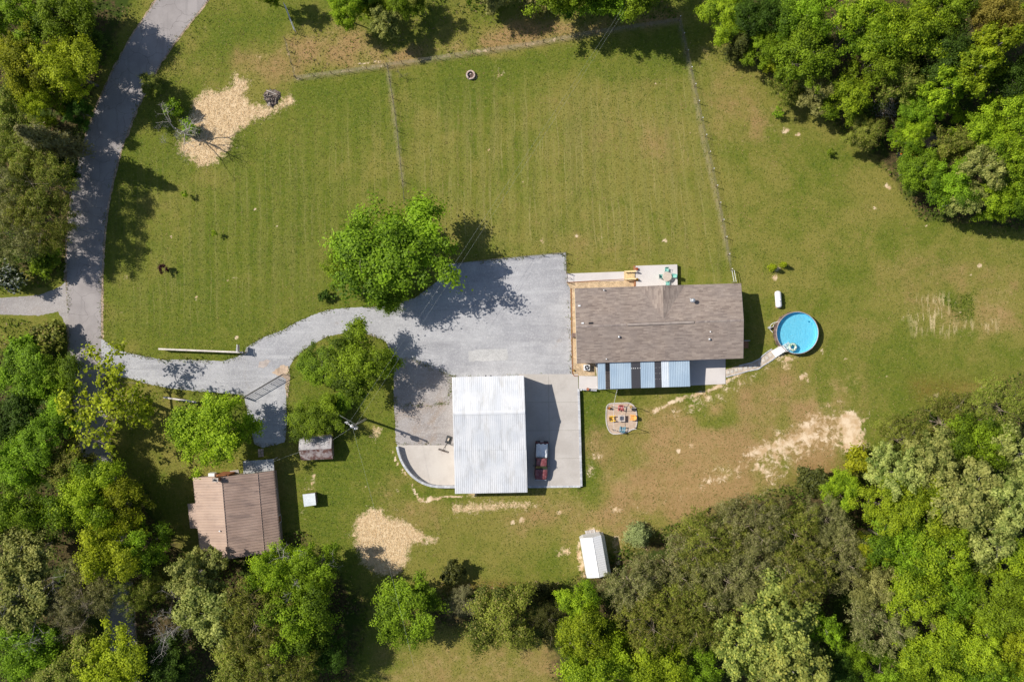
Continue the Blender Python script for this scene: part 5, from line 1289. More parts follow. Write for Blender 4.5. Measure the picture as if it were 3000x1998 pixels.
# ---- fire table patio
def fpx(x, y): return (1760+x/12.063, 1160+y/12.063)
FP = [fpx(*p) for p in ((215, 420), (250, 320), (330, 280), (500, 262), (760, 255), (950, 245), (1060, 270), (1180, 350), (1240, 440), (1275, 600), (1290, 760), (1295, 900), (1270, 1060), (1235, 1165), (1120, 1190), (980, 1270), (820, 1325), (640, 1345), (480, 1355), (390, 1330), (300, 1230), (235, 1070), (205, 900), (200, 650))]
fpz = gz(*W(1795, 1225)[:2])
paver = NG('tan_paver'); _o = paver.pos(); _b = paver.n('TexBrick', offset=.5, i_Scale=1.0); paver.set(_b.inputs['Vector'], _o); paver.set(_b.inputs['Color1'], (0.46, 0.345, 0.255)); paver.set(_b.inputs['Color2'], (0.55, 0.43, 0.335)); paver.set(_b.inputs['Mortar'], (0.36, 0.29, 0.23)); _b.inputs['Brick Width'].default_value = .42; _b.inputs['Row Height'].default_value = .22; _b.inputs['Mortar Size'].default_value = .006
_c = paver.mix(paver.ramp(paver.noise(_o, 2.0, 4), .35, .65, 0, .4), _b.outputs[0], (0.56, 0.44, 0.34)); paver.principled(_c, .9, 0, .2); paver = paver.mat
fpoly = [(p.x, p.y) for p in catmull([W(*p)[:2] for p in FP], .25, True)]
fpt = MB().prism(fpoly, fpz-.4, fpz+.10).build('fire_patio', paver); tag(fpt, kind='structure')
block_wall('patio_border', 'grey stone border round the small tan patio with the coloured chairs', fpoly, .38, fpz-.2, .14, .3, [mat('border_stone_a', (0.50, 0.465, 0.44), .9, var=.12), mat('border_stone_b', (0.56, 0.52, 0.49), .9, var=.12)], 'edging', .09, True)
FZ0 = fpz+.10
def fl_(x, y, z): a, b = fpx(x, y); v = W(a, b, z); return Vector((v[0], v[1], 0))
ft = thing('fire_table', 'square stone fire table with dark burner cover on the small tan patio', 'fire table', fl_(755, 800, 0)+Vector((0, 0, FZ0)))
c = fl_(755, 798, .6)
stone_t = mat('fire_table_stone', (0.47, 0.40, 0.35), .85, var=.15, scale=6)
MB().box((c.x, c.y, FZ0+.27), (.86, .84, .54), -.02).build('base', stone_t, ft)
MB().box((c.x, c.y, FZ0+.575), (1.02, .98, .07), -.02).build('table_top', mat('fire_table_top', (0.54, 0.465, 0.41), .8, var=.12, scale=6), ft, bevel=.015)
MB().box((c.x, c.y, FZ0+.632), (.56, .54, .04), -.02).build('burner_cover', mat('slate_cover', (0.115, 0.12, 0.145), .5), ft)
def adirondack(label, loc, rz, m, key):
    c = thing('adirondack_chair', label, 'chair', loc, rz, 'adirondack chairs round the fire table')
    for k in range(5): part('seat_slat', MB().box((0, -.22+.115*k, .36-.03*k), (.50, .10, .03)), m, c)
    for k in range(5):
        x = -.22+.11*k; hgt = .95-.05*abs(k-2)
        part('back_slat', MB().slab([(x-.05, .22, .28), (x+.05, .22, .28), (x+.055, .52, hgt), (x-.055, .52, hgt)], .03), m, c)
    for s in (-1, 1):
        part('armrest', MB().box((s*.35, -.02, .56), (.15, .78, .03)), m, c)
        part('leg', MB().box((s*.30, -.30, .27), (.05, .10, .54)), m, c); part('leg', MB().box((s*.30, .34, .27), (.05, .10, .54)), m, c)
    return c
chm = {'red': mat('faded_red_plastic', (0.62, 0.16, 0.15), .6, var=.12), 'yel': mat('yellow_plastic', (0.82, 0.50, 0.03), .5, var=.08), 'ora': mat('orange_plastic', (0.85, 0.44, 0.13), .5, var=.08), 'blu': mat('blue_grey_plastic', (0.19, 0.36, 0.44), .55, var=.12)}
for lab, x, y, rz, k in (('faded red adirondack chair above the fire table', 725, 445, -.08, 'red'), ('yellow adirondack chair left of the fire table', 425, 810, PI/2+.1, 'yel'), ('orange adirondack chair right of the fire table', 1140, 775, -PI/2-.08, 'ora'), ('blue grey adirondack chair below the fire table', 780, 1185, PI-.1, 'blu')):
    p = fl_(x, y, .5); adirondack(lab, (p.x, p.y, FZ0), rz, chm[k], k)
def fpot(label, x, y, r, h, f, m=pot_b):
    a, b = fpx(x, y); pot(label, a, b, FZ0, r, h, f, m)
fpot('pot of bright orange flowers in the upper left corner of the small tan patio', 290, 432, .2, .32, 'orange')
fpot('black empty pot beside the orange flower pot on the small tan patio', 378, 455, .15, .28, None)
fpot('pot of yellow orange flowers in the upper right corner of the small tan patio', 1065, 395, .18, .3, 'yellow')
fpot('wide black pot in the upper right corner of the small tan patio', 1150, 465, .26, .34, None)
lps = []
for lab, x, y in (('light string post at the upper left corner of the small tan patio', 395, 370), ('light string post at the upper right corner of the small tan patio', 1195, 385), ('light string post at the lower right corner of the small tan patio', 1200, 1125), ('light string post at the lower left corner of the small tan patio', 420, 1190)):
    a, b = fpx(x, y); p = W(a, b, .2); o = thing('light_post', lab, 'post', (p[0], p[1], FZ0))
    part('pole', MB().tube([(0, 0, -.3), (0, 0, 2.35)], .045, n=6), wood_p, o); part('hook', MB().tube([(0, 0, 2.3), (.06, .05, 2.42), (.02, .12, 2.4)], .015, n=4), dark, o)
    lps.append(Vector((p[0], p[1], FZ0+2.35)))
def string(label, a, b):
    root = thing('string_lights', label, 'string lights', a); o = []
    for k in range(25):
        t = k/24; q = a.lerp(b, t); q.z -= .25*4*t*(1-t); o.append(q)
    MB().tube(o, .016, n=4).build('cable', hose, root)
    for q in o[1:-1:2]: MB().lathe([(.02, .03), (.045, -.02), (.03, -.07), (.001, -.09)], q, 8).build('bulb', wp_, root)
string('string of white bulbs from the porch roof down to the small tan patio', WV(1808.5, 1141, 2.9), lps[0])
string('string of white bulbs along the left side of the small tan patio', lps[0], lps[3])
string('string of white bulbs along the upper side of the small tan patio', lps[0], lps[1])
string('string of white bulbs along the lower side of the small tan patio', lps[3], lps[2])

# ---- stone fire ring on the lawn
fr_ = thing('fire_ring', 'round stone fire ring on the big lawn below the weedy strip', 'fire ring', W(1378, 219))
fcx, fcy, _ = W(1378.5, 219.5, .4); rb = random.Random(17)
fb_m = [mat('pink_block_a', (0.58, 0.44, 0.37), .9, var=.14, scale=8), mat('pink_block_b', (0.50, 0.39, 0.335), .9, var=.14, scale=8), mat('pink_block_c', (0.62, 0.52, 0.46), .9, var=.14, scale=8)]
for cz in range(3):
    for i in range(13):
        a = 2*PI*(i+.5*(cz % 2))/13+rb.uniform(-.03, .03)
        if cz == 2 and i == 9: continue
        MB().box((fcx+.56*math.cos(a), fcy+.56*math.sin(a), .075+.145*cz), (.20, .255+rb.uniform(-.02, .01), .14), a+rb.uniform(-.05, .05)).build('block', rb.choice(fb_m), fr_)
MB().lathe([(.001, .08), (.4, .06), (.47, .02)], (fcx, fcy, 0), 16).build('ash_bed', mat('ash', (0.11, 0.075, 0.062), .95, var=.4, scale=9), fr_)
for lab, dx, dy, a in (('loose pink brick lying in the upper part of the fire ring', -.05, .2, .05), ('loose white brick lying in the left part of the fire ring', -.27, .02, 1.1)):
    b_ = MB().box((fcx+dx, fcy+dy, .12), (.28, .13, .09), a).build('brick', fb_m[2]); tag(b_, lab, 'brick')

# ---- burn pile
bp = thing('burn_pile', 'burnt brush pile of ash and charred sticks beside the straw patch', 'brush pile', W(797, 286))
bx_, by_, _ = W(797, 286); r = random.Random(4)
mb = MB(); vs = []; fs = []; n, m = 26, 9
for j in range(m+1):
    for i in range(n):
        a = 2*PI*i/n; q = 1.25*j/m*(1+.12*math.sin(3*a)+r.uniform(-.06, .06)); vs.append((bx_+q*math.cos(a), by_+q*math.sin(a), .42*(1-(j/m)**1.5)+r.uniform(-.04, .06)*(j < m)+.01))
for j in range(m):
    for i in range(n): fs.append((j*n+i, j*n+(i+1) % n, (j+1)*n+(i+1) % n, (j+1)*n+i)[::-1])
ashm = NG('ash_heap'); _o = ashm.pos(); _c = ashm.mix(ashm.ramp(ashm.noise(_o, 2.2, 5, .8), .40, .60), (0.045, 0.038, 0.038), (0.26, 0.20, 0.165))
_c = ashm.mix(ashm.ramp(ashm.noise(_o, 5, 4, .8), .55, .7), _c, (0.42, 0.35, 0.29)); ashm.principled(_c, .95, 0, .1)
mb.add(vs, fs).build('ash_heap', ashm.mat, bp)
chr_ = mat('charred_wood', (0.03, 0.027, 0.027), .9, var=.4); gst = mat('bleached_stick', (0.56, 0.50, 0.44), .9, var=.2)
for i in range(46):
    a, q = r.uniform(0, 2*PI), 1.05*math.sqrt(r.random()); p = Vector((bx_+q*math.cos(a), by_+q*math.sin(a), .18+.28*(1-q)+r.uniform(0, .12))); d = Vector((r.gauss(0, 1), r.gauss(0, 1), r.gauss(0, .25))).normalized()*r.uniform(.15, .5)
    MB().tube([p-d, p+d*.2+Vector((0, 0, .03)), p+d], r.uniform(.012, .032), n=4).build('stick', r.choice([chr_, chr_, gst]), bp)
for (ax1, ay1, bx1, by1, rr3) in ((781, 265, 811, 277.5, .055), (783, 310, 789, 300, .05), (786, 313, 791, 301, .045)):
    MB().tube([WV(ax1, ay1, .55), WV(bx1, by1, .5)], rr3, n=6).build('branch', gst, bp)

# ---- orange tractor under the trees of the north-east wood
tc = thing('orange_tractor', 'orange tractor half hidden under the trees at the lawn edge of the north-east wood', 'tractor', W(2652, 458), .9)
org = mat('tractor_orange', (0.75, 0.14, 0.02), .45)
part('bonnet', MB().box((0, -.9, 1.0), (.62, 1.5, .55), 0, .85), org, tc); part('body', MB().box((0, .2, .75), (.5, 1.3, .4)), dark, tc)
part('seat', MB().box((0, .55, 1.15), (.48, .44, .12)).box((0, .78, 1.38), (.48, .08, .4)), blk, tc)
part('steering_wheel', MB().lathe([(.17, 0), (.2, .02), (.17, .04)], (0, .05, 1.4), 12), blk, tc)
for s in (-1, 1):
    part('fender', MB().box((s*.66, .6, 1.22), (.34, .95, .06)), org, tc)
    part('wheel', MB().lathe([(.3, -.18), (.62, -.18), (.66, 0), (.62, .18), (.3, .18)], (s*.7, .65, .64), 18, Matrix.Rotation(PI/2, 3, 'Y')), blk, tc)
    part('wheel', MB().lathe([(.15, -.12), (.36, -.12), (.38, 0), (.36, .12), (.15, .12)], (s*.6, -1.25, .38), 14, Matrix.Rotation(PI/2, 3, 'Y')), blk, tc)
    part('loader_arm', MB().tube([(s*.5, .1, 1.3), (s*.5, -1.4, .9), (s*.45, -1.9, .4)], .06, n=4), org, tc)
part('roll_bar', MB().tube([(-.5, .85, .9), (-.5, .9, 2.2), (.5, .9, 2.2), (.5, .85, .9)], .045, n=6), blk, tc)
part('bucket', MB().box((0, -2.05, .35), (1.4, .5, .4), 0, .8), org, tc)

# ================================================================== trees
def unit(rng, n):
    v = rng.normal(size=(n, 3)); return v/np.linalg.norm(v, axis=1, keepdims=True)

def leaf_mesh(name, cen, nor, size, aspect, tint, spot, rng, fold=0.25):
    """one folded leaf cluster per centre: two triangles meeting on a rib"""
    n = len(cen)
    r = unit(rng, n); t = np.cross(nor, r); t /= np.linalg.norm(t, axis=1, keepdims=True)+1e-9
    b = np.cross(nor, t)
    sz = size[:, None]
    p0 = cen-t*sz; p2 = cen+t*sz
    p1 = cen-b*sz*aspect-nor*sz*fold*rng.uniform(-.5, 1, (n, 1)); p3 = cen+b*sz*aspect-nor*sz*fold*rng.uniform(-.5, 1, (n, 1))
    vs = np.stack([p0, p1, p2, p3], 1).reshape(-1, 3)
    k = np.arange(n)*4
    fs = np.stack([np.stack([k, k+1, k+2], 1), np.stack([k, k+2, k+3], 1)], 1).reshape(-1, 3)
    me = np_mesh(name, vs, fs, 3)
    for nm, arr in (('tint', tint), ('spot', spot)):
        a = me.attributes.new(nm, 'FLOAT', 'FACE'); a.data.foreach_set('value', np.repeat(arr, 2).astype(np.float32))
    return me

class Proto: pass
def tree_proto(seed, R=5.0, top=11.0, base=3.2, limbs=8, nclump=120, nleaf=11000, leaf=0.2, aspect=0.62, spread=0.62,
               clump_r=0.75, lobe=(0.34, 0.52), trunk_r=0.22, droop=0.0, up=0.55, twigs=0, holes=0.0, squash=0.75):
    """a crown made of leaf clumps carried on limbs, and the trunk with its limbs; base at the origin"""
    rng = np.random.default_rng(seed); pr = Proto(); pr.R = R; pr.zc = (top+base)/2; pr.top = top
    H = top-base; tips = []
    lobes = []
    a0 = rng.uniform(0, 2*PI)
    for k in range(limbs):
        az = a0+2*PI*k/limbs*1.0+rng.normal(0, .35); el = rng.uniform(.0, 1.0)
        rad = R*spread*rng.uniform(.62, 1.08)*math.cos(el*0.75)
        c = np.array([math.cos(az)*rad, math.sin(az)*rad, base+H*(0.28+0.5*el)+rng.normal(0, .05)*H])
        lobes.append((c, R*rng.uniform(*lobe)))
    lobes.append((np.array([rng.normal(0, R*.1), rng.normal(0, R*.1), base+H*.68]), R*rng.uniform(.42, .52)))
    cen, nor, tint = [], [], []
    per = max(3, nclump//len(lobes)); nl = max(6, nleaf//(per*len(lobes)))
    mbt = MB()
    hub = Vector((rng.normal(0, .15), rng.normal(0, .15), base*0.9+0.1*H))
    mbt.tube([(0, 0, -0.3), (hub.x*.4, hub.y*.4, base*.5), hub, (hub.x*1.3, hub.y*1.3, base+H*.45), lobes[-1][0]+np.array([0, 0, H*.15])], trunk_r, trunk_r*.22, 7)
    for li, (c, r) in enumerate(lobes):
        cv = Vector(c)
        if li < len(lobes)-1:
            mid = hub.lerp(cv, .5)+Vector((0, 0, -.25))+Vector(rng.normal(0, .22, 3))
            mbt.tube([hub+Vector((0, 0, rng.uniform(-.2, .35)*H*.3)), mid, cv], trunk_r*.5, trunk_r*.16, 5)
        ltint = rng.normal(0, .13)
        for q in range(per):
            u = unit(rng, 1)[0]
            if u[2] < -0.35: u[2] *= -0.6
            if holes and rng.random() < holes: continue
            cr = clump_r*rng.uniform(.45, 1.5)
            p = c+u*np.array([1, 1, squash])*r*(rng.uniform(.55, 1.06) if rng.random() < .8 else rng.uniform(1.05, 1.38))
            if p[2] < base*.7: p[2] = base*.7+rng.uniform(0, .4)
            if q % 3 == 0 or twigs:
                m2 = cv.lerp(Vector(p), .5)+Vector(rng.normal(0, .12, 3))
                mbt.tube([cv, m2, Vector(p)+Vector(u)*cr*.4], trunk_r*.13, trunk_r*.05, 3, cap=False)
            for _ in range(twigs):
                e = Vector(p)+Vector(unit(rng, 1)[0]*cr*1.4)+Vector((0, 0, cr*.4))
                mbt.tube([Vector(p), Vector(p).lerp(e, .5)+Vector(rng.normal(0, .08, 3)), e], trunk_r*.06, trunk_r*.03, 3, cap=False)
            k = int(nl*rng.uniform(.65, 1.35)*(cr/clump_r)**1.5)
            ax_ = u*rng.uniform(.2, .9); v = np.clip(rng.normal(0, .40, (k, 3)), -1.1, 1.1)*cr; v += ax_*(v @ u)[:, None]*.8
            v[:, 2] *= .62
            pp = p+v
            pp[:, 2] -= droop*np.hypot(v[:, 0], v[:, 1])
            nn = v/(np.linalg.norm(v, axis=1, keepdims=True)+1e-6)*.70+u*.40+np.array([-.18, .07, up+.35])+rng.normal(0, .50, (k, 3))
            nn /= np.linalg.norm(nn, axis=1, keepdims=True)
            cen.append(pp); nor.append(nn)
            tint.append(np.clip(.5+ltint+rng.normal(0, .15)+rng.normal(0, .24, k), 0, 1))
    cen = np.concatenate(cen); nor = np.concatenate(nor); tint = np.concatenate(tint)
    n = len(cen)
    pr.crown = leaf_mesh('crown', cen, nor, leaf*rng.uniform(.65, 1.35, n), aspect, tint, rng.random(n), rng)
    pr.trunk = mbt
    return pr
def conifer_proto(seed, R=2.2, top=7.0, base=.6, nleaf=7000, leaf=.16, aspect=.35, trunk_r=.14, tiers=15):
    rng = np.random.default_rng(seed); pr = Proto(); pr.R = R; pr.zc = (top+base)/2*.8; pr.top = top
    cen, nor, tint = [], [], []; mbt = MB(); mbt.tube([(0, 0, -.2), (0, 0, top*.95)], trunk_r, .02, 6)
    nb = tiers*6
    for i in range(nb):
        z = base+(top-base)*(i/nb); rad = R*(1-(z-base)/(top-base))**.75*rng.uniform(.7, 1.1)
        az = i*2.399+rng.normal(0, .3); e = np.array([math.cos(az)*rad, math.sin(az)*rad, z+rad*.12])
        mbt.tube([(0, 0, z), e], .03, .008, 3, cap=False)
        k = nleaf//nb
        t = rng.random(k)**.7
        p = np.array([0, 0, z])*(1-t[:, None])+e*t[:, None]+rng.normal(0, .17, (k, 3))*np.array([1, 1, .6])*(.6+.5*rad)
        cen.append(p); nn = np.array([math.cos(az)*.5, math.sin(az)*.5, .8])+rng.normal(0, .45, (k, 3)); nn /= np.linalg.norm(nn, axis=1, keepdims=True)
        nor.append(nn); tint.append(np.clip(.5+rng.normal(0, .15)+rng.normal(0, .15, k), 0, 1))
    cen = np.concatenate(cen); nor = np.concatenate(nor); tint = np.concatenate(tint)
    pr.crown = leaf_mesh('crown', cen, nor, leaf*rng.uniform(.6, 1.4, len(cen)), aspect, tint, rng.random(len(cen)), rng); pr.trunk = mbt
    return pr
bark = mat('grey_bark', (0.17, 0.14, 0.115), 0.95, var=0.35, scale=5)
bark_p = mat('pale_bark', (0.36, 0.33, 0.30), 0.95, var=0.3, scale=5)
bark_t = mat('tan_twigs', (0.29, 0.235, 0.17), 0.95, var=0.35, scale=3)
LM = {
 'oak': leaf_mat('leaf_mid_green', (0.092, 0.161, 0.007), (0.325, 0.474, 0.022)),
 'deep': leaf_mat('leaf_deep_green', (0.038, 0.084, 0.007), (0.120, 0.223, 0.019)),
 'lime': leaf_mat('leaf_lime', (0.124, 0.209, 0.007), (0.428, 0.535, 0.023)),
 'yel': leaf_mat('leaf_yellow_green', (0.155, 0.203, 0.006), (0.491, 0.535, 0.022)),
 'oliv': leaf_mat('leaf_olive', (0.115, 0.132, 0.032), (0.360, 0.365, 0.120), trans=.30, accent=(0.430, 0.390, 0.190), accent_amt=.14),
 'moss': leaf_mat('leaf_moss', (0.103, 0.133, 0.014), (0.334, 0.376, 0.049), trans=.28, accent=(0.363, 0.307, 0.091), accent_amt=.12),
 'pale': leaf_mat('leaf_pale_green', (0.164, 0.229, 0.038), (0.521, 0.535, 0.154)),
 'poplar': leaf_mat('leaf_poplar', (0.155, 0.224, 0.034), (0.484, 0.535, 0.124), accent=(0.560, 0.560, 0.114), accent_amt=.14),
 'cedar': leaf_mat('leaf_cedar', (0.052, 0.064, 0.011), (0.110, 0.115, 0.020), trans=.15),
 'blue': leaf_mat('leaf_blue_spruce', (0.195, 0.255, 0.083), (0.405, 0.480, 0.173), trans=.15),
 'gold': leaf_mat('leaf_bronze', (0.225, 0.180, 0.028), (0.370, 0.290, 0.060)),
 'cream': leaf_mat('leaf_cream', (0.230, 0.230, 0.060), (0.440, 0.410, 0.140)),
 'plum': leaf_mat('leaf_plum', (0.055, 0.012, 0.014), (0.100, 0.022, 0.024)),
 'grey': leaf_mat('leaf_grey_green', (0.196, 0.196, 0.080), (0.377, 0.356, 0.171)),
 'white': leaf_mat('leaf_white_bloom', (0.055, 0.085, 0.030), (0.085, 0.120, 0.040), accent=(0.72, 0.74, 0.70), accent_amt=.3),
}
PB = [tree_proto(101+i, limbs=7+i % 3, nclump=170, nleaf=26000, leaf=.125, clump_r=.74, spread=.68+.06*(i % 2), squash=.85, lobe=(.28, .45)) for i in range(5)]
PF = [tree_proto(201+i, limbs=13, nclump=230, nleaf=17000, leaf=.17, aspect=.20, clump_r=.62, droop=.30, up=.30, trunk_r=.15, spread=.78, lobe=(.30, .44), twigs=0, squash=.5) for i in range(3)]
PP = [tree_proto(301+i, limbs=9, nclump=190, nleaf=19000, leaf=.155, aspect=.75, clump_r=.60, spread=.66, lobe=(.26, .42)) for i in range(2)]
PS = [tree_proto(401+i, limbs=8, nclump=120, nleaf=3600, leaf=.16, aspect=.7, clump_r=.60, spread=.72, lobe=(.28, .42), trunk_r=.26, holes=.12, twigs=1) for i in range(2)]
PU = [tree_proto(501+i, R=1.6, top=2.3, base=.25, limbs=6, nclump=46, nleaf=3400, leaf=.13, clump_r=.38, trunk_r=.07, spread=.58) for i in range(3)]
PC = [conifer_proto(601+i) for i in range(2)]
PT = [conifer_proto(651, R=.55, top=1.55, base=.1, nleaf=2600, leaf=.07, trunk_r=.05, tiers=9)]
PG = [tree_proto(701+i, R=.9, top=1.7, base=.5, limbs=5, nclump=18, nleaf=520, leaf=.09, clump_r=.22, trunk_r=.025, spread=.55) for i in range(2)]
FAM = {'b': PB, 'f': PF, 'p': PP, 's': PS, 'u': PU, 'c': PC, 't': PT, 'g': PG}
TRUNK_ME = {}
tr = random.Random(77); TN = 0
def plant(fam, leafm, x, y, rD, hc, label, group=None, name='broadleaf_tree', cat='tree', trunk=None, zfix=None):
    """x, y, rD: where the crown shows in the survey photo and its radius there; hc: height of the crown's middle"""
    global TN
    pr = FAM[fam][TN % len(FAM[fam])]; TN += 1
    gx, gy, _ = D(x, y, hc)
    r = rD*1.27443*GSD*(1-hc/HC); s = r/pr.R
    sz = hc/pr.zc
    if zfix: sz = min(max(sz, s*zfix[0]), s*zfix[1])
    o = thing(name, label, cat, (gx, gy, gz(gx, gy)), tr.uniform(0, 2*PI), group)
    o.scale = (s*tr.uniform(.94, 1.06), s*tr.uniform(.94, 1.06), sz)
    tb = trunk or bark
    key = (id(pr), tb.name)
    if key not in TRUNK_ME:
        t = pr.trunk.build('trunk', tb); TRUNK_ME[key] = t.data
    else:
        t = bpy.data.objects.new('trunk', TRUNK_ME[key]); COL.objects.link(t)
    t.parent = o
    c = bpy.data.objects.new('crown', pr.crown); COL.objects.link(c); c.parent = o
    if not pr.crown.materials: pr.crown.materials.append(LM[leafm])
    c.material_slots[0].link = 'OBJECT'; c.material_slots[0].material = LM[leafm]
    return o

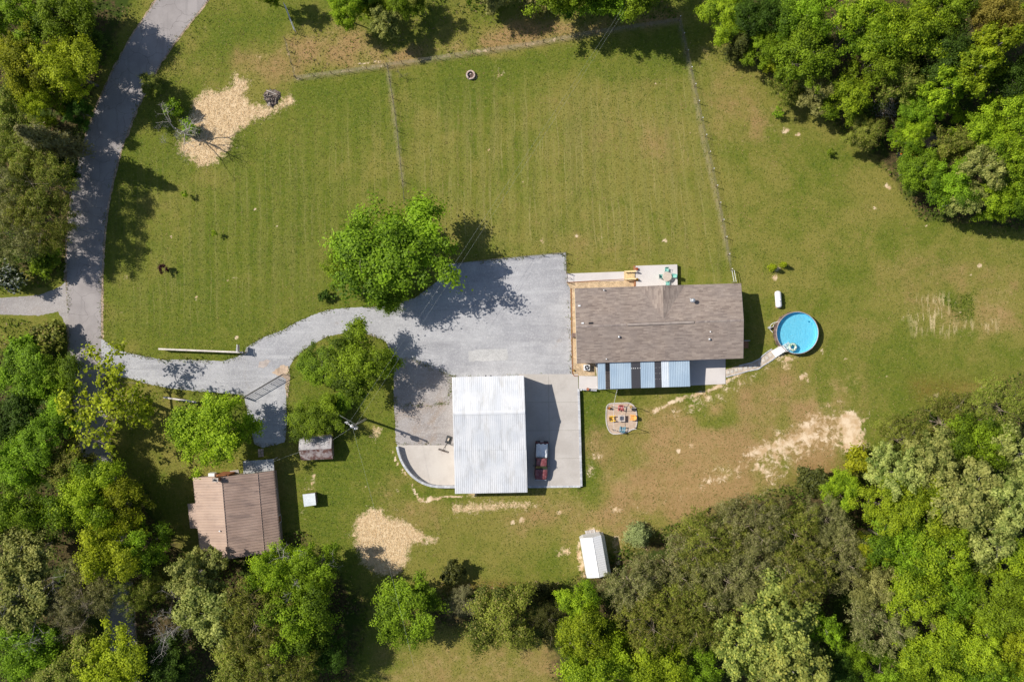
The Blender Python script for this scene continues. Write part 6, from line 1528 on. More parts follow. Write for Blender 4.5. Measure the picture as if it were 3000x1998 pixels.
# ---- every tree and bush, with the place it stands in
G_UL, G_LL, G_UR, G_LR = 'trees west of the road', 'trees of the south-west wood', 'trees of the north-east wood', 'trees of the south-east wood'
T = [
 # yard trees
 ('b','oak',905,578,142,7.6,'huge round green shade tree beside the gravel parking yard',None),
 ('b','oak',800,612,62,5.2,'bright green side crown leaning left out of the huge shade tree by the gravel yard',None),
 ('b','oak',890,668,58,5.0,'green lower crown hanging over the bend of the gravel driveway under the shade tree',None),
 ('b','oak',824,835,82,5.6,'green tree on the grass island below the bend of the gravel driveway',None),
 ('b','oak',738,836,56,2.5,'low rounded green bush at the left tip of the grass island in the driveway',None),
 ('b','oak',725,962,58,3.0,'bushy green tree between the rusty shed and the utility pole',None),
 ('b','lime',492,985,96,6.6,'bright green tree beside the open black gate and white rail fence',None),
 ('s','yel',245,925,122,9.0,'sparse yellow green tree with open branches arching over the road at the driveway mouth',None),
 # west of road
 ('b','oak',50,28,88,7.0,'green tree in the top left corner of the photograph',G_UL),
 ('b','oak',150,40,82,7.0,'green tree right of the top left corner tree, nearest the road there',G_UL),
 ('b','yel',55,150,72,7.5,'yellow green tree on the left edge just below the top left corner trees',G_UL),
 ('b','yel',160,158,76,7.5,'bright yellow green tree hanging toward the road bend',G_UL),
 ('b','yel',98,238,50,6.5,'small yellow green crown below the two bright yellow trees',G_UL),
 ('b','moss',20,262,55,6.0,'mossy green tree on the left edge beside the yellow crown',G_UL),
 ('c','grey',125,332,48,6.5,'grey green conifer among dark trees left of the road',G_UL),
 ('f','moss',40,345,70,7.0,'fine leaved moss green tree left of the grey conifer',G_UL),
 ('f','moss',88,420,78,7.6,'fine leaved olive tree beside the shaded road, upper of the roadside row',G_UL),
 ('f','oliv',30,440,62,7.0,'olive tree on the left edge beside the roadside row',G_UL),
 ('f','moss',95,502,72,7.4,'fine leaved olive tree beside the shaded road, lower of the roadside row',G_UL),
 ('f','oliv',35,545,66,7.0,'olive tree on the left edge above the neighbour driveway shrubs',G_UL),
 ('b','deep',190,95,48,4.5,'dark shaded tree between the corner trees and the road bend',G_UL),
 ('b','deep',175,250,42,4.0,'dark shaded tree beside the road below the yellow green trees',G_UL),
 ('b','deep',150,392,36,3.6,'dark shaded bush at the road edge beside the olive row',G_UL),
 ('u','oak',108,598,42,2.2,'sunlit green bush at the corner of the road and the left side driveway',None),
 ('u','white',16,640,36,2.6,'shaded bush with white blossom at the left edge above the side driveway',None),
 # left, below side driveway
 ('u','moss',110,770,40,1.8,'low green bush beside the road below the left side driveway',None),
 ('u','oak',62,815,48,2.4,'low green bush left of the roadside bush below the side driveway',None),
 ('b','oak',60,868,74,5.0,'green tree on the left edge below the side driveway lawn',G_LL),
 ('b','oak',135,868,60,4.0,'green tree touching the road left of the sparse yellow tree',G_LL),
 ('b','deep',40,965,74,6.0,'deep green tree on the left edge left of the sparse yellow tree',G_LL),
 ('b','oak',118,985,72,6.6,'green tree under the left side of the sparse yellow tree',G_LL),
 ('b','oak',55,1062,78,7.0,'green tree on the left edge, second below the sparse yellow tree',G_LL),
 ('b','moss',160,1072,60,6.0,'mossy tree beside the road where it dips under the lower trees',G_LL),
 ('b','lime',200,1140,86,8.0,'lime green tree hanging over the road left of the brown house',G_LL),
 ('b','yel',280,1158,70,7.0,'yellow green tree right of the road beside the brown house lawn',G_LL),
 ('b','oak',42,1165,80,7.5,'green tree on the left edge level with the brown house',G_LL),
 ('b','yel',255,1262,82,8.0,'yellow green tree left of the lower corner of the brown house',G_LL),
 ('b','oak',330,1255,62,7.0,'mid green tree nearest the lower left corner of the brown house',G_LL),
 ('p','pale',60,1275,82,7.5,'pale leaved tree on the left edge below the green row',G_LL),
 ('p','pale',55,1375,86,7.5,'pale leaved tree on the left edge, lower of the two pale trees',G_LL),
 ('f','oliv',205,1345,74,7.5,'olive fine leaved tree below the yellow green tree near the brown house',G_LL),
 ('f','grey',160,1400,60,6.5,'greyish brown thin tree beside the hidden road at the lower left',G_LL),
 ('f','moss',290,1345,62,7.0,'moss green fine leaved tree between the olive tree and the pale tree',G_LL),
 ('b','moss',360,1330,42,5.0,'small mossy tree over the shaded gap left of the pale tree',G_LL),
 ('b','oak',60,1480,84,7.0,'green tree near the bottom left corner of the photograph',G_LL),
 ('b','moss',165,1530,74,7.0,'mossy tree on the bottom edge, second from the left corner',G_LL),
 ('b','yel',265,1530,82,7.0,'yellow green tree on the bottom edge right of the hidden road',G_LL),
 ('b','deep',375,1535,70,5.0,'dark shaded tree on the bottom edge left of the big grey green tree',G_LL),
 ('p','pale',452,1318,68,7.6,'pale green tree below the left corner of the brown house roof',G_LL),
 ('p','pale',490,1405,84,8.0,'pale green tree left of the big dense bottom trees',G_LL),
 ('b','lime',645,1310,64,7.0,'bright green tree overlapping the lower right corner of the brown roof',G_LL),
 ('b','oak',718,1310,66,7.0,'green tree casting shade on the lawn left of the round straw patch',G_LL),
 ('f','moss',590,1430,92,9.0,'big dense grey green tree in the middle of the bottom left wood',G_LL),
 ('b','oak',690,1420,84,8.4,'dense green tree right of the big grey green tree',G_LL),
 ('f','moss',640,1530,88,8.4,'grey green tree on the bottom edge under the big dense pair',G_LL),
 ('b','moss',545,1545,66,7.0,'moss green tree on the bottom edge left of the dense grey green tree',G_LL),
 ('b','deep',745,1500,52,5.0,'dark green tree at the right foot of the dense bottom trees',G_LL),
 # bottom middle
 ('b','oak',940,1402,88,5.6,'round green tree below the round straw patch, standing alone',None),
 ('b','moss',1150,1420,82,5.6,'mossy green round tree right of the lone round tree along the lower hedgerow',None),
 ('f','grey',1062,1385,40,2.4,'small grey leafless looking bush between the two round hedgerow trees',None),
 ('f','cedar',1262,1432,50,4.5,'dark cedar like tree between the mossy tree and the bright green tall tree',None),
 ('u','cedar',1040,1315,30,1.8,'dark low bush above the gap between the round hedgerow trees',None),
 ('u','cedar',1250,1360,30,1.8,'dark low bush below the lawn left of the white barn shed',None),
 ('b','lime',1335,1385,56,6.0,'bright lime green tree touching the lower end of the white barn shed',G_LR),
 ('b','lime',1350,1460,72,8.0,'bright lime green tree, middle of the tall lime trees below the white shed',G_LR),
 ('b','lime',1375,1535,82,8.0,'bright lime green tree on the bottom edge below the white shed',G_LR),
 ('b','lime',1500,1525,78,7.0,'bright green tree on the bottom edge between the lime trees and the poplar',G_LR),
 ('b','oak',1595,1545,66,6.0,'green tree on the bottom edge left of the pale poplar',G_LR),
 # bottom right olive mass
 ('f','oliv',1455,1358,72,7.0,'olive brown thin tree beside the lower end of the white barn shed',G_LR),
 ('f','oliv',1545,1320,84,7.5,'olive brown tree, second right of the white barn shed',G_LR),
 ('f','moss',1500,1430,84,8.0,'moss green fine leaved tree right of the lime green trees',G_LR),
 ('f','moss',1630,1255,84,7.0,'olive green tree at the top of the brownish thicket right of the small blue spruce',G_LR),
 ('f','moss',1605,1400,88,8.0,'moss green fine leaved tree left of the pale poplar',G_LR),
 ('f','oliv',1660,1330,80,7.6,'olive brown tree in the middle of the brownish thicket',G_LR),
 ('f','oliv',1718,1205,80,7.0,'olive tree at the lawn edge below the pale bare soil',G_LR),
 ('f','oliv',1750,1300,86,8.0,'olive tree in the thicket above the pale poplar',G_LR),
 ('f','moss',1815,1225,76,7.0,'moss olive tree at the lawn edge right of the bare soil streaks',G_LR),
 ('f','moss',1845,1325,80,8.0,'olive tree in the thicket right above the pale poplar',G_LR),
 ('f','oliv',1925,1290,72,7.6,'olive tree at the right end of the brownish thicket',G_LR),
 ('f','oliv',1895,1195,58,6.0,'thin grey olive tree beside the dark cedar at the lawn edge',G_LR),
 ('u','cedar',1868,1108,38,2.4,'dark green cedar bush at the lawn edge below the bare soil patch',None),
 ('u','yel',1975,1062,36,2.0,'yellow green bush at the corner of the bare soil patch',None),
 ('b','lime',1935,1128,50,5.0,'bright green tree at the lawn edge right of the dark cedar bush',G_LR),
 ('f','moss',2070,1010,66,4.5,'grey green bushy tree at the lawn edge above the pale oak',G_LR),
 ('f','moss',2180,975,72,5.0,'grey green bushy tree at the lawn edge, middle of three',G_LR),
 ('f','moss',2290,935,76,5.0,'grey green bushy tree at the lawn edge near the right side of the photograph',G_LR),
 ('p','poplar',1775,1420,104,9.6,'pale poplar with yellow tips, upper crown of the poplar group',G_LR),
 ('p','poplar',1805,1520,98,9.0,'pale poplar with yellow tips on the bottom edge, lower crown',G_LR),
 ('p','poplar',1700,1490,72,8.4,'pale poplar with yellow tips, left hand crown of the poplar group',G_LR),
 ('p','oak',1888,1440,48,6.6,'small green crown right of the pale poplar',G_LR),
 ('p','pale',2058,1090,72,8.0,'pale green tree above the bright green slope at the wood edge',G_LR),
 ('b','lime',2045,1165,70,8.0,'bright lime tree at the wood edge right of the olive thicket',G_LR),
 ('p','pale',2145,1060,78,8.6,'pale green tree, second from the lawn corner along the wood top',G_LR),
 ('b','oak',2240,1015,70,8.0,'green tree below the grey green bushes near the right edge',G_LR),
 ('p','pale',2325,1035,70,8.6,'pale green tree on the right edge below the grey green bushes',G_LR),
 ('p','pale',2205,1135,90,10.0,'largest pale whitish green tree of the south-east wood',G_LR),
 ('p','pale',2305,1145,84,10.0,'pale whitish green tree on the right edge beside the largest pale tree',G_LR),
 ('b','lime',2120,1165,74,8.6,'lime green tree left of the largest pale tree',G_LR),
 ('b','oak',2060,1250,76,8.6,'green tree below the lime tree in the middle of the south-east wood',G_LR),
 ('b','lime',2155,1265,82,9.4,'lime green tree in the heart of the south-east wood',G_LR),
 ('p','pale',2270,1240,80,9.4,'pale green tree below the largest pale tree toward the right edge',G_LR),
 ('b','lime',2338,1300,72,9.0,'lime green tree on the right edge, upper of three',G_LR),
 ('b','yel',1995,1265,42,7.0,'small yellow tree between the olive thicket and the green wood',G_LR),
 ('b','cream',2008,1345,54,7.6,'yellowish cream tree standing out beside the olive thicket',G_LR),
 ('b','lime',2100,1360,78,9.0,'bright green rounded tree right of the yellowish cream tree',G_LR),
 ('b','oak',2195,1350,72,8.0,'green tree in the wood right of the bright rounded tree',G_LR),
 ('b','oak',2275,1375,80,9.0,'green tree above the bottom right corner trees',G_LR),
 ('b','lime',2345,1400,66,8.6,'lime green tree on the right edge, middle of three',G_LR),
 ('f','oliv',2035,1430,82,7.6,'olive brown drooping tree below the yellowish cream tree',G_LR),
 ('f','oliv',2180,1425,58,6.0,'olive grey tree in the shade right of the drooping olive tree',G_LR),
 ('b','deep',1925,1540,62,5.0,'dark green shaded tree on the bottom edge right of the poplar',G_LR),
 ('b','oak',1960,1490,52,4.5,'shaded green tree in the gap below the drooping olive tree',G_LR),
 ('b','lime',2130,1515,78,8.0,'lime green tree on the bottom edge, left of the corner group',G_LR),
 ('b','lime',2235,1480,80,8.6,'lime green tree above the bottom right corner',G_LR),
 ('b','yel',2330,1490,78,8.6,'yellow green tree on the right edge above the bottom corner',G_LR),
 ('b','oak',2255,1560,66,8.0,'green tree at the bottom edge near the right corner',G_LR),
 ('b','lime',2345,1570,60,8.0,'lime green tree in the bottom right corner',G_LR),
 ('b','oak',2040,1560,60,6.6,'green tree on the bottom edge right of the dark shaded tree',G_LR),
 # north-east wood
 ('b','lime',1668,38,58,5.0,'bright green tree at the top edge, first of the north-east wood beside the fence corner',G_UR),
 ('c','cedar',1700,108,36,3.2,'dark cedar at the lawn edge near the fence corner',G_UR),
 ('b','deep',1745,42,62,6.6,'deep green tree at the top edge right of the first bright tree',G_UR),
 ('b','oak',1760,112,48,5.6,'green tree between the dark cedar and the yellow lawn edge tree',G_UR),
 ('b','yel',1782,138,36,4.4,'small yellow tree sticking out onto the lawn edge beside the cedar',G_UR),
 ('b','oak',1845,45,74,7.4,'green tree at the top edge left of the large bright tree',G_UR),
 ('b','oak',1855,130,82,7.6,'broad green tree behind the small yellow lawn edge tree',G_UR),
 ('b','moss',1812,196,44,4.4,'mossy tree at the lawn edge left of the cream blossom tree',G_UR),
 ('p','cream',1878,218,46,4.6,'cream blossoming tree at the lawn edge of the north-east wood',G_UR),
 ('b','lime',1948,228,58,5.6,'bright green round tree at the lawn edge right of the cream tree',G_UR),
 ('b','moss',1985,305,46,3.6,'shaded mossy tree at the lawn edge below the bright round tree',G_UR),
 ('b','lime',1985,55,86,9.4,'large bright green tree at the top edge of the north-east wood',G_UR),
 ('b','lime',2070,75,84,9.4,'large bright green tree right of the other large bright one at the top',G_UR),
 ('b','oak',2010,145,62,8.0,'green tree under the two large bright top trees',G_UR),
 ('p','cream',1945,45,30,8.0,'thin cream coloured tree squeezed between two green crowns at the top',G_UR),
 ('b','oak',2165,40,66,8.6,'green tree at the top edge left of the bronze tree',G_UR),
 ('b','gold',2278,42,62,9.0,'bronze yellow tree at the top edge near the right corner',G_UR),
 ('b','deep',2160,130,66,8.0,'bluish deep green tree left of the long pale green crown',G_UR),
 ('p','lime',2275,115,58,9.6,'light green tree below the bronze tree, upper end of the long pale crown',G_UR),
 ('p','lime',2225,170,66,9.2,'light green tree, middle of the long pale crown',G_UR),
 ('p','lime',2160,210,56,8.8,'light green tree, lower end of the long pale crown',G_UR),
 ('b','moss',2075,190,54,7.0,'moss green tree left of the long pale crown',G_UR),
 ('b','deep',2340,180,62,7.0,'dark green tree on the right edge under the bronze tree',G_UR),
 ('b','oak',2110,255,48,5.5,'green tree above the brush heap in the clearing',G_UR),
 ('b','oak',2330,60,44,8.0,'green tree at the right edge of the top corner beside the bronze tree',G_UR),
 ('b','lime',2090,310,48,5.4,'lime green tree in front of the clearing with the hidden dark roof',G_UR),
 ('b','oak',2110,385,58,5.4,'green tree with the orange tractor showing under its branches',G_UR),
 ('b','moss',2195,330,48,5.6,'mossy tree right of the hidden dark roof',G_UR),
 ('b','lime',2250,300,62,7.0,'lime green tree on the slope above the lower lawn point',G_UR),
 ('b','lime',2320,270,64,8.0,'lime green tree on the right edge below the dark gap',G_UR),
 ('b','oak',2185,425,62,6.0,'green tree at the lawn edge right of the tractor tree',G_UR),
 ('p','pale',2250,390,62,7.4,'pale green tree in the middle of the lower north-east wood',G_UR),
 ('b','lime',2325,370,62,8.0,'bright lime tree on the right edge above the lawn point',G_UR),
 ('p','pale',2215,460,46,5.4,'pale leaved tree on the lawn edge at the lower north-east wood',G_UR),
 ('b','lime',2285,465,52,6.0,'lime green tree at the lowest corner of the north-east wood',G_UR),
 ('b','oak',2345,455,46,6.5,'green tree on the right edge at the bottom of the north-east wood',G_UR),
 # top edge
 ('b','lime',800,22,46,5.0,'yellow green leaning tree at the top edge behind the wire fence',None),
 ('b','deep',838,-8,30,4.0,'dark green tree at the top edge beside the yellow green leaning tree',None),
 ('p','pale',885,52,40,4.6,'grey white leaved tree inside the fenced weedy strip',None),
 ('b','oak',930,-6,48,5.0,'green tree at the top edge behind the grey white tree',None),
 ('u','lime',860,18,34,2.0,'bright green bush behind the grey white leaved tree',None),
 ('u','cream',1135,12,30,1.7,'left one of two cream coloured bushes at the top edge',None),
 ('u','cream',1222,12,32,1.7,'right one of two cream coloured bushes at the top edge',None),
 ('b','oak',1290,-52,92,8.4,'tall tree just beyond the top edge, left, shading the fenced lawn','tall trees beyond the top edge'),
 ('b','oak',1395,-40,84,8.4,'tall tree just beyond the top edge, right, shading the fenced lawn','tall trees beyond the top edge'),
  ('b','oak',1478,-48,80,8.6,'tall tree just beyond the top edge near the fence corner, shading the fenced lawn','tall trees beyond the top edge'),
 ('b','oak',1090,-48,60,7.0,'tree beyond the top edge shading the weedy strip','tall trees beyond the top edge'),
 ('b','deep',1300,8,32,3.0,'dark green low tree at the top edge under the tall trees',None),
 ('b','oak',610,-24,34,5.0,'tree beyond the top edge near the road shoulder','tall trees beyond the top edge'),
 # saplings and clipped shrubs
 ('t','yel',1776,615,9,.85,'small clipped golden conifer beside the bare spot, left of a pair',None),
 ('t','yel',1801,609,7.5,.75,'small clipped golden conifer, right of a pair on the lawn',None),
 ('c','blue',1468,1233,36,2.0,'small pale blue spruce right of the white barn shed',None),
 ('g','plum',375,617,13,1.0,'small dark purple leaved sapling on the left lawn',None),
 ('g','lime',494,537,8,1.0,'thin green sapling with its shadow on the upper left lawn',None) ,
 ('g','lime',425,447,9,1.0,'thin green sapling on the left lawn below the straw patch',None),
 ('g','oak',1788,260,16,1.1,'green sapling on the lawn by a bare spot near the north-east wood',None),
 ('g','oak',1908,350,10,.9,'thin sapling on the open lawn below the north-east wood',None),
 ('u','deep',745,680,15,.9,'dark round shrub on the lawn above the driveway bend',None),
 ('u','oak',400,250,26,1.6,'light green bush behind the dead tree near the road',None),
 ('u','oak',440,298,22,1.2,'dark green clump at the foot of the dead tree',None),
 ('b','moss',345,190,26,1.5,'shaded bush on the road bank above the dead tree',None),
 ('u','oak',780,930,34,1.0,'low weedy bush in the shade left of the utility pole',None),
]
for row in T:
    fam, lm, x, y, r, h, lab, grp = row
    nm, ct = 'broadleaf_tree', 'tree'
    if fam == 'u' or (fam in 'bf' and h < 2.6): nm, ct = 'shrub', 'shrub'
    elif fam in 'ct': nm, ct = ('conifer', 'tree') if fam == 'c' else ('clipped_conifer', 'shrub')
    elif fam == 'g': nm, ct = 'sapling', 'sapling'
    elif fam == 'f': nm = 'fine_leaved_tree'
    plant(fam, lm, x, y, r, h, lab, grp, nm, ct, trunk={'f': bark_t, 'p': bark_p, 's': bark}.get(fam))

# ================================================================== dead wood, weeds and grass
def bare_tree(name, label, cat, base, height, spread, seed, m, r0=.12, lean=(0, 0), levels=4, group=None):
    root = thing(name, label, cat, base, 0, group); r = random.Random(seed); tr_ = MB(); tw = MB()
    def grow(p, d, l, rad, lev):
        q = p+d*l*.5+Vector((r.gauss(0, .06), r.gauss(0, .06), r.gauss(0, .04)))*l; e = p+d*l
        (tr_ if lev < 2 else tw).tube([p, q, e], rad, rad*.55, 6 if lev < 2 else 3, cap=lev < 2)
        if lev >= levels: return
        for k in range(r.randint(3, 4) if lev else 6):
            t = r.uniform(.45, 1.0) if lev else r.uniform(.35, 1.0)
            nd = (d*r.uniform(.5, .9)+Vector((r.gauss(0, 1), r.gauss(0, 1), r.gauss(.15, .5))).normalized()*spread).normalized()
            grow(p.lerp(e, t), nd, l*r.uniform(.42, .68), rad*.5, lev+1)
    grow(Vector((0, 0, -.1)), Vector((lean[0], lean[1], 1)).normalized(), height*.55, r0, 0)
    part('trunk', tr_, m, root); part('twigs', tw, m, root)
    return root
bare_tree('dead_tree', 'bare grey dead tree between the road and the upper straw patch', 'tree', W(566, 404), 9.0, .85, 31, bark_p, .16, (-.12, .02), 5)
bare_tree('dead_sapling', 'thin bare sapling by the fence end below the weedy strip', 'sapling', W(1180, 228), 2.6, .7, 12, bark, .03, (0, 0), 3)
bare_tree('dead_bush', 'grey leafless bush between the two round hedgerow trees', 'shrub', W(1345, 1770), 3.6, 1.0, 14, bark_p, .06, (0, 0), 5)
bare_tree('dead_bush', 'bare twiggy bush on the left of the dead tree', 'shrub', W(492, 420), 2.4, 1.0, 15, bark_p, .03, (0, 0), 4)
bare_tree('dead_limbs', 'bare grey limbs standing out of the dense tree near the round straw patch', 'tree', W(905, 1660), 13, .8, 44, bark_p, .16, (.05, .1), 5)
bare_tree('dead_limbs', 'bare pale limbs among the pale trees at the lower left', 'tree', W(180, 1720), 14, .8, 47, bark_p, .16, (.05, .1), 5)
bare_tree('dead_limbs', 'bare grey limbs standing left of the pale tree under the brown house', 'tree', W(590, 1790), 13, .8, 49, bark_p, .15, (0, .1), 5)
bare_tree('dead_limbs', 'bare brown twiggy tree over the hidden road at the lower left', 'tree', W(340, 1735), 12, .9, 50, bark_t, .15, (-.05, 0), 5)
hp = thing('brush_heap', 'heap of bare grey brush in the clearing of the north-east wood', 'brush pile', W(2592, 318)); r = random.Random(2)
hx, hy, _ = W(2592, 318)
for i in range(60):
    a, q = r.uniform(0, 2*PI), 1.7*math.sqrt(r.random()); p = Vector((hx+q*math.cos(a), hy+q*math.sin(a)*.8, .2+.7*(1-q/1.8)*r.random())); d = Vector((r.gauss(0, 1), r.gauss(0, 1), r.gauss(.15, .35))).normalized()*r.uniform(.5, 1.4)
    MB().tube([p-d, p+Vector((r.gauss(0, .1), r.gauss(0, .1), .1)), p+d], r.uniform(.015, .035), .008, 4).build('stick', bark_p, hp)

# ---- tufts of lawn grass, weeds and forest undergrowth: too many to count
gr = np.random.default_rng(9)
def bil(mask, X, Y):
    i = np.clip(np.searchsorted(xs, X)-1, 0, nx-2); j = np.clip(np.searchsorted(ys, Y)-1, 0, ny-2)
    return mask[j, i]
HARD = [wp(DRV), wp(YD), [(p[0], p[1]) for p in rl]+[(p[0], p[1]) for p in rr_[::-1]], wp([(1520,1096),(1693,1096),(1703,1428),(1520,1428)]), wp([(1158,1303),(1345,1303),(1345,1432),(1270,1430),(1200,1396),(1170,1345)]),
        wp([(1655,795),(1866,790),(1866,850),(1744,1060),(2127,1048),(2127,1128),(1696,1143),(1675,1095),(1665,840)]), wp([(1860,774),(1986,774),(2178,835),(2180,1052),(1860,1060)]), fpoly, wp(PATH), wp([(0,866),(190,835),(200,960),(0,925)]),
        wp([(1695,1572),(1775,1560),(1790,1695),(1715,1698)]), wp([(575,1395),(805,1345),(822,1612),(595,1640)])]
POOLC = (plx, ply, PR+.05)
def scatter(n, poly=None, box=None):
    if poly is not None:
        P = np.asarray(wp(poly)); lo, hi = P.min(0), P.max(0)
    else: lo, hi = np.array(box[:2]), np.array(box[2:])
    X = gr.uniform(lo[0], hi[0], n); Y = gr.uniform(lo[1], hi[1], n)
    keep = np.ones(n, bool)
    if poly is not None: keep &= sdist(X, Y, P) < 0
    for h in HARD: keep &= sdist(X, Y, h) > .06
    keep &= np.hypot(X-POOLC[0], Y-POOLC[1]) > POOLC[2]
    return X[keep], Y[keep]
def gz_v(X, Y): return -0.55*sstep((X-9.75)/0.5)*sstep((-6.3-Y)/1.6)*sstep((Y+22.3)/1.0)*(1-sstep((X-19.0)/14.0))
def grass_mat(name, a, b, c_):
    g = NG(name); t = g.attr('tint').outputs['Fac']; s = g.attr('spot').outputs['Fac']
    c = g.mix(t, a, b); c = g.mix(g.ramp(s, .0, 1.0), c, c_)
    p = g.principled(c, .8, 0, .15); tr_ = g.n('BsdfTranslucent'); g.set(tr_.inputs[0], c); mx = g.n('MixShader', i_0=.3)
    g.t.links.new(p.outputs[0], mx.inputs[1]); g.t.links.new(tr_.outputs[0], mx.inputs[2]); g.t.links.new(mx.outputs[0], g.out.inputs[0]); return g.mat
def tuft_mesh(name, X, Y, size, lift, tint, spot, aspect, tilt):
    n = len(X); z = gz_v(X, Y)
    cen = np.stack([X, Y, z+lift], 1); nor = np.array([0, 0, 1.0])+gr.normal(0, tilt, (n, 3)); nor[:, 2] = np.abs(nor[:, 2])+.12; nor /= np.linalg.norm(nor, axis=1, keepdims=True)
    return leaf_mesh(name, cen, nor, size, aspect, tint, spot, gr)
X, Y = scatter(230000, box=(-78, -53, 78, 52))
st_, dt_, fo_ = bil(m_straw, X, Y), bil(m_dirt, X, Y), bil(m_forest, X, Y); dr_, lu_ = bil(m_dry, X, Y), bil(m_lush, X, Y)
k = (st_ < .35+.4*gr.random(len(X))) & (dt_ < .45) & (fo_ < .6); X, Y, dr_, lu_ = X[k], Y[k], dr_[k], lu_[k]; n = len(X)
pat = .34*vnoise(X, Y, 7, 1)+.30*vnoise(X, Y, 2.6, 2)+.26*vnoise(X, Y, 1.0, 3)+.22*vnoise(X, Y*.06, .55, 4)*bil(m_mow, X, Y)
big = vnoise(X, Y, 16, 5)
mow = bil(m_mow, X, Y); tilt = .02+.0022*np.clip(X, 0, 30)*2.2
ph = (X+tilt*(Y-20))/.93+.35*vnoise(X, Y, 6, 11); lin_ = np.exp(-((ph-np.round(ph))/.15)**2)*sstep((vnoise(X*3, Y*.22, 1, 12)-.42)/.25)*mow
band = np.sin(ph*PI/1.15)*mow
fk = bil(m_fence, X, Y)
tint = np.clip(.20*band+.30*lin_+.34+1.5*(pat-.50)+.5*(big-.5)+gr.normal(0, .20, n)-.30*lu_+.15*dr_, 0, 1)
dpat = .5*vnoise(X, Y, 3.2, 6)+.5*vnoise(X, Y, .9, 7)
spot = np.clip((gr.random(n) < np.clip(.06+1.45*dr_*(dpat-.28)-.08*lu_+.5*(dpat-.6)+.35*lin_+.5*fk, 0, .95))*gr.uniform(.45, 1, n), 0, 1)
gme2 = tuft_mesh('lawn_grass', X, Y, gr.uniform(.05, .12, n), .035, tint, spot, .45, .5)
gme2.materials.append(grass_mat('grass_tuft', (0.100, 0.144, 0.020), (0.244, 0.222, 0.052), (0.48, 0.315, 0.155)))
lg = bpy.data.objects.new('lawn_grass', gme2); COL.objects.link(lg); tag(lg, 'short mown grass tufts all over the lawn', 'grass', kind='stuff')
# straw mulch strands
Xs, Ys = [], []
for poly in STRAW:
    A = np.asarray(wp(poly)); ar = (A.max(0)-A.min(0)).prod(); x, y = scatter(int(ar*45), poly); Xs.append(x+gr.normal(0, 1, len(x))*np.where(gr.random(len(x)) < .15, .9, .2)); Ys.append(y+gr.normal(0, 1, len(x))*np.where(gr.random(len(x)) < .15, .9, .2))
X, Y = np.concatenate(Xs), np.concatenate(Ys); n = len(X)
sme = tuft_mesh('straw_mulch', X, Y, gr.uniform(.08, .22, n), .04, gr.random(n), gr.random(n)*.6, .13, .22)
sme.materials.append(grass_mat('straw_strand', (0.58, 0.43, 0.24), (0.76, 0.60, 0.37), (0.86, 0.72, 0.50)))
so_ = bpy.data.objects.new('straw_mulch', sme); COL.objects.link(so_); tag(so_, 'pale straw mulch strewn over seeded patches of the lawn', 'straw', kind='stuff')
# weedy strip, banks and verges
WEED = [([(845,95),(1000,20),(1150,20),(1350,10),(1550,-10),(1980,-10),(1985,55),(1745,92),(1550,125),(1140,180),(875,222),(850,160)], 5.0, .38, .16), ([(560,130),(700,90),(835,110),(866,232),(760,250),(640,200),(520,220),(480,180)], 4, .3, .10), ([(600,0),(620,20),(560,90),(520,130),(470,190),(440,250),(425,300),(470,310),(540,230),(520,170),(600,90),(660,0)], 7, .15, .13),
        ([(0,930),(160,930),(200,960),(208,1090),(150,1110),(0,1080)], 9, .05, .22), ([(0,700),(180,690),(196,740),(192,825),(110,862),(0,868)], 9, .05, .22), ([(1290,1705),(1640,1700),(1660,1760),(1300,1765)], 9, .6, .18),
        ([(300,1100),(480,1140),(590,1160),(640,1230),(560,1300),(400,1330),(330,1330)], 4, .2, .12), ([(2760,870),(2848,860),(2852,935),(2800,940)], 22, .0, .14), ([(930,1180),(1000,1200),(1020,1290),(880,1280)], 8, .1, .16), ([(290,860),(330,860),(330,990),(300,985)], 8, .3, .12)]
Xs, Ys, T_, S_, Z_ = [], [], [], [], []
for poly_, dens_, wd_ in ((DRV, 40, .22), (YD, 30, .2), (RL+RR[::-1], 16, .3)):
    L_ = linear(wp(poly_), .05, True); A = np.array([(p.x, p.y) for p in L_]); n_ = int(len(A)*.05*dens_)
    q = A[gr.integers(0, len(A), n_)]+gr.normal(0, wd_, (n_, 2)); cl = vnoise(q[:, 0], q[:, 1], 1.1, 21) > .42; q = q[cl]
    for h in HARD[3:]: q = q[sdist(q[:, 0], q[:, 1], h) > .05]
    m_ = len(q); Xs.append(q[:, 0]); Ys.append(q[:, 1]); T_.append(gr.random(m_)); S_.append((gr.random(m_) < .3)*gr.uniform(.3, 1, m_)); Z_.append(.10*gr.uniform(.6, 1.5, m_))
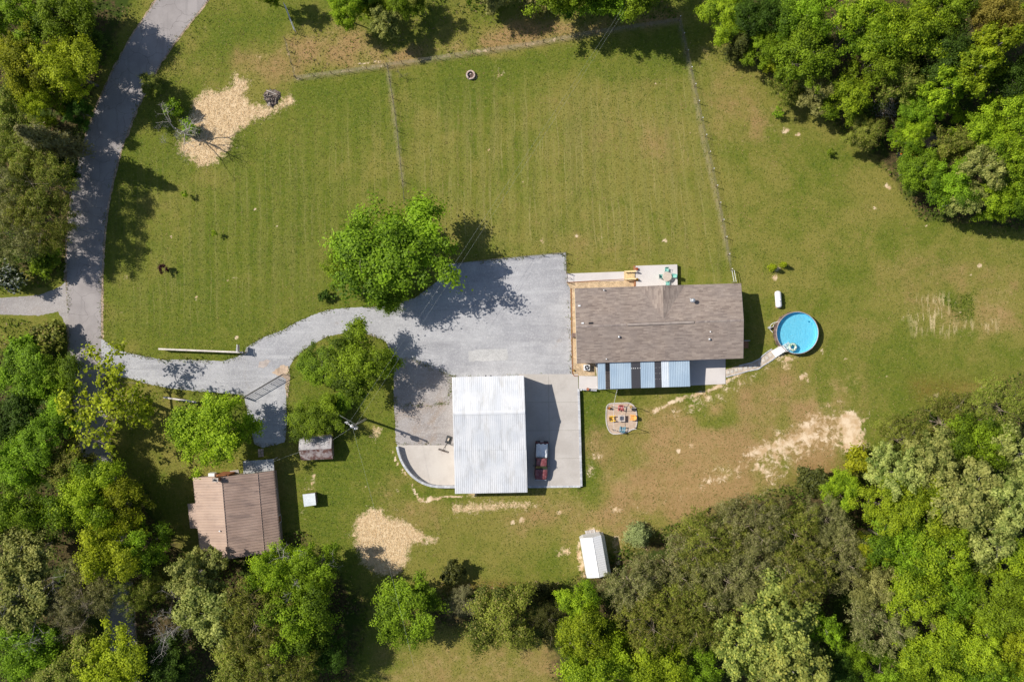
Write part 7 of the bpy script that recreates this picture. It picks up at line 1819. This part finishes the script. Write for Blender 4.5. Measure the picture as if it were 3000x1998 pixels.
for poly, dens, brown, sz in WEED:
    A = np.asarray(wp(poly)); ar = (A.max(0)-A.min(0)).prod(); x, y = scatter(int(ar*dens), poly); m_ = len(x)
    Xs.append(x); Ys.append(y); T_.append(gr.random(m_)); S_.append((gr.random(m_) < brown)*gr.uniform(.4, 1, m_)); Z_.append(sz*gr.uniform(.6, 1.5, m_))
X, Y = np.concatenate(Xs), np.concatenate(Ys); sz = np.concatenate(Z_)
wme = tuft_mesh('tall_weeds', X, Y, sz, sz*.8, np.concatenate(T_), np.concatenate(S_), .3, .9)
wme.materials.append(grass_mat('weed_leaf', (0.085, 0.135, 0.012), (0.215, 0.260, 0.030), (0.33, 0.235, 0.15)))
wo = bpy.data.objects.new('tall_weeds', wme); COL.objects.link(wo); tag(wo, 'tall unmown weeds and brush on the banks and fenced strip', 'weeds', kind='stuff')
Xs, Ys = [], []
for poly, amt, w in FOREST:
    A = np.clip(np.asarray(wp(poly)), (-84, -56), (84, 56)); ar = (A.max(0)-A.min(0)).prod()
    n_ = int(ar*11); x = gr.uniform(A[:, 0].min(), A[:, 0].max(), n_); y = gr.uniform(A[:, 1].min(), A[:, 1].max(), n_)
    kk = (sdist(x, y, np.asarray(wp(poly))) < .5)
    for h in HARD: kk &= sdist(x, y, h) > .1
    x, y = x[kk], y[kk]; cl = np.sin(x*.9+1.3*np.sin(y*.7))+np.sin(y*1.1+np.cos(x*.6))+gr.normal(0, .6, len(x)); kk = cl > -.2
    Xs.append(x[kk]); Ys.append(y[kk])
X, Y = np.concatenate(Xs), np.concatenate(Ys); n = len(X)
ume = tuft_mesh('undergrowth', X, Y, gr.uniform(.10, .26, n), gr.uniform(.05, 1.0, n), gr.random(n), (gr.random(n) < .25)*gr.random(n), .55, .6)
ume.materials.append(grass_mat('undergrowth_leaf', (0.050, 0.095, 0.010), (0.130, 0.190, 0.020), (0.22, 0.16, 0.08)))
uo = bpy.data.objects.new('undergrowth', ume); COL.objects.link(uo); tag(uo, 'low leafy undergrowth on the woodland floor', 'undergrowth', kind='stuff')
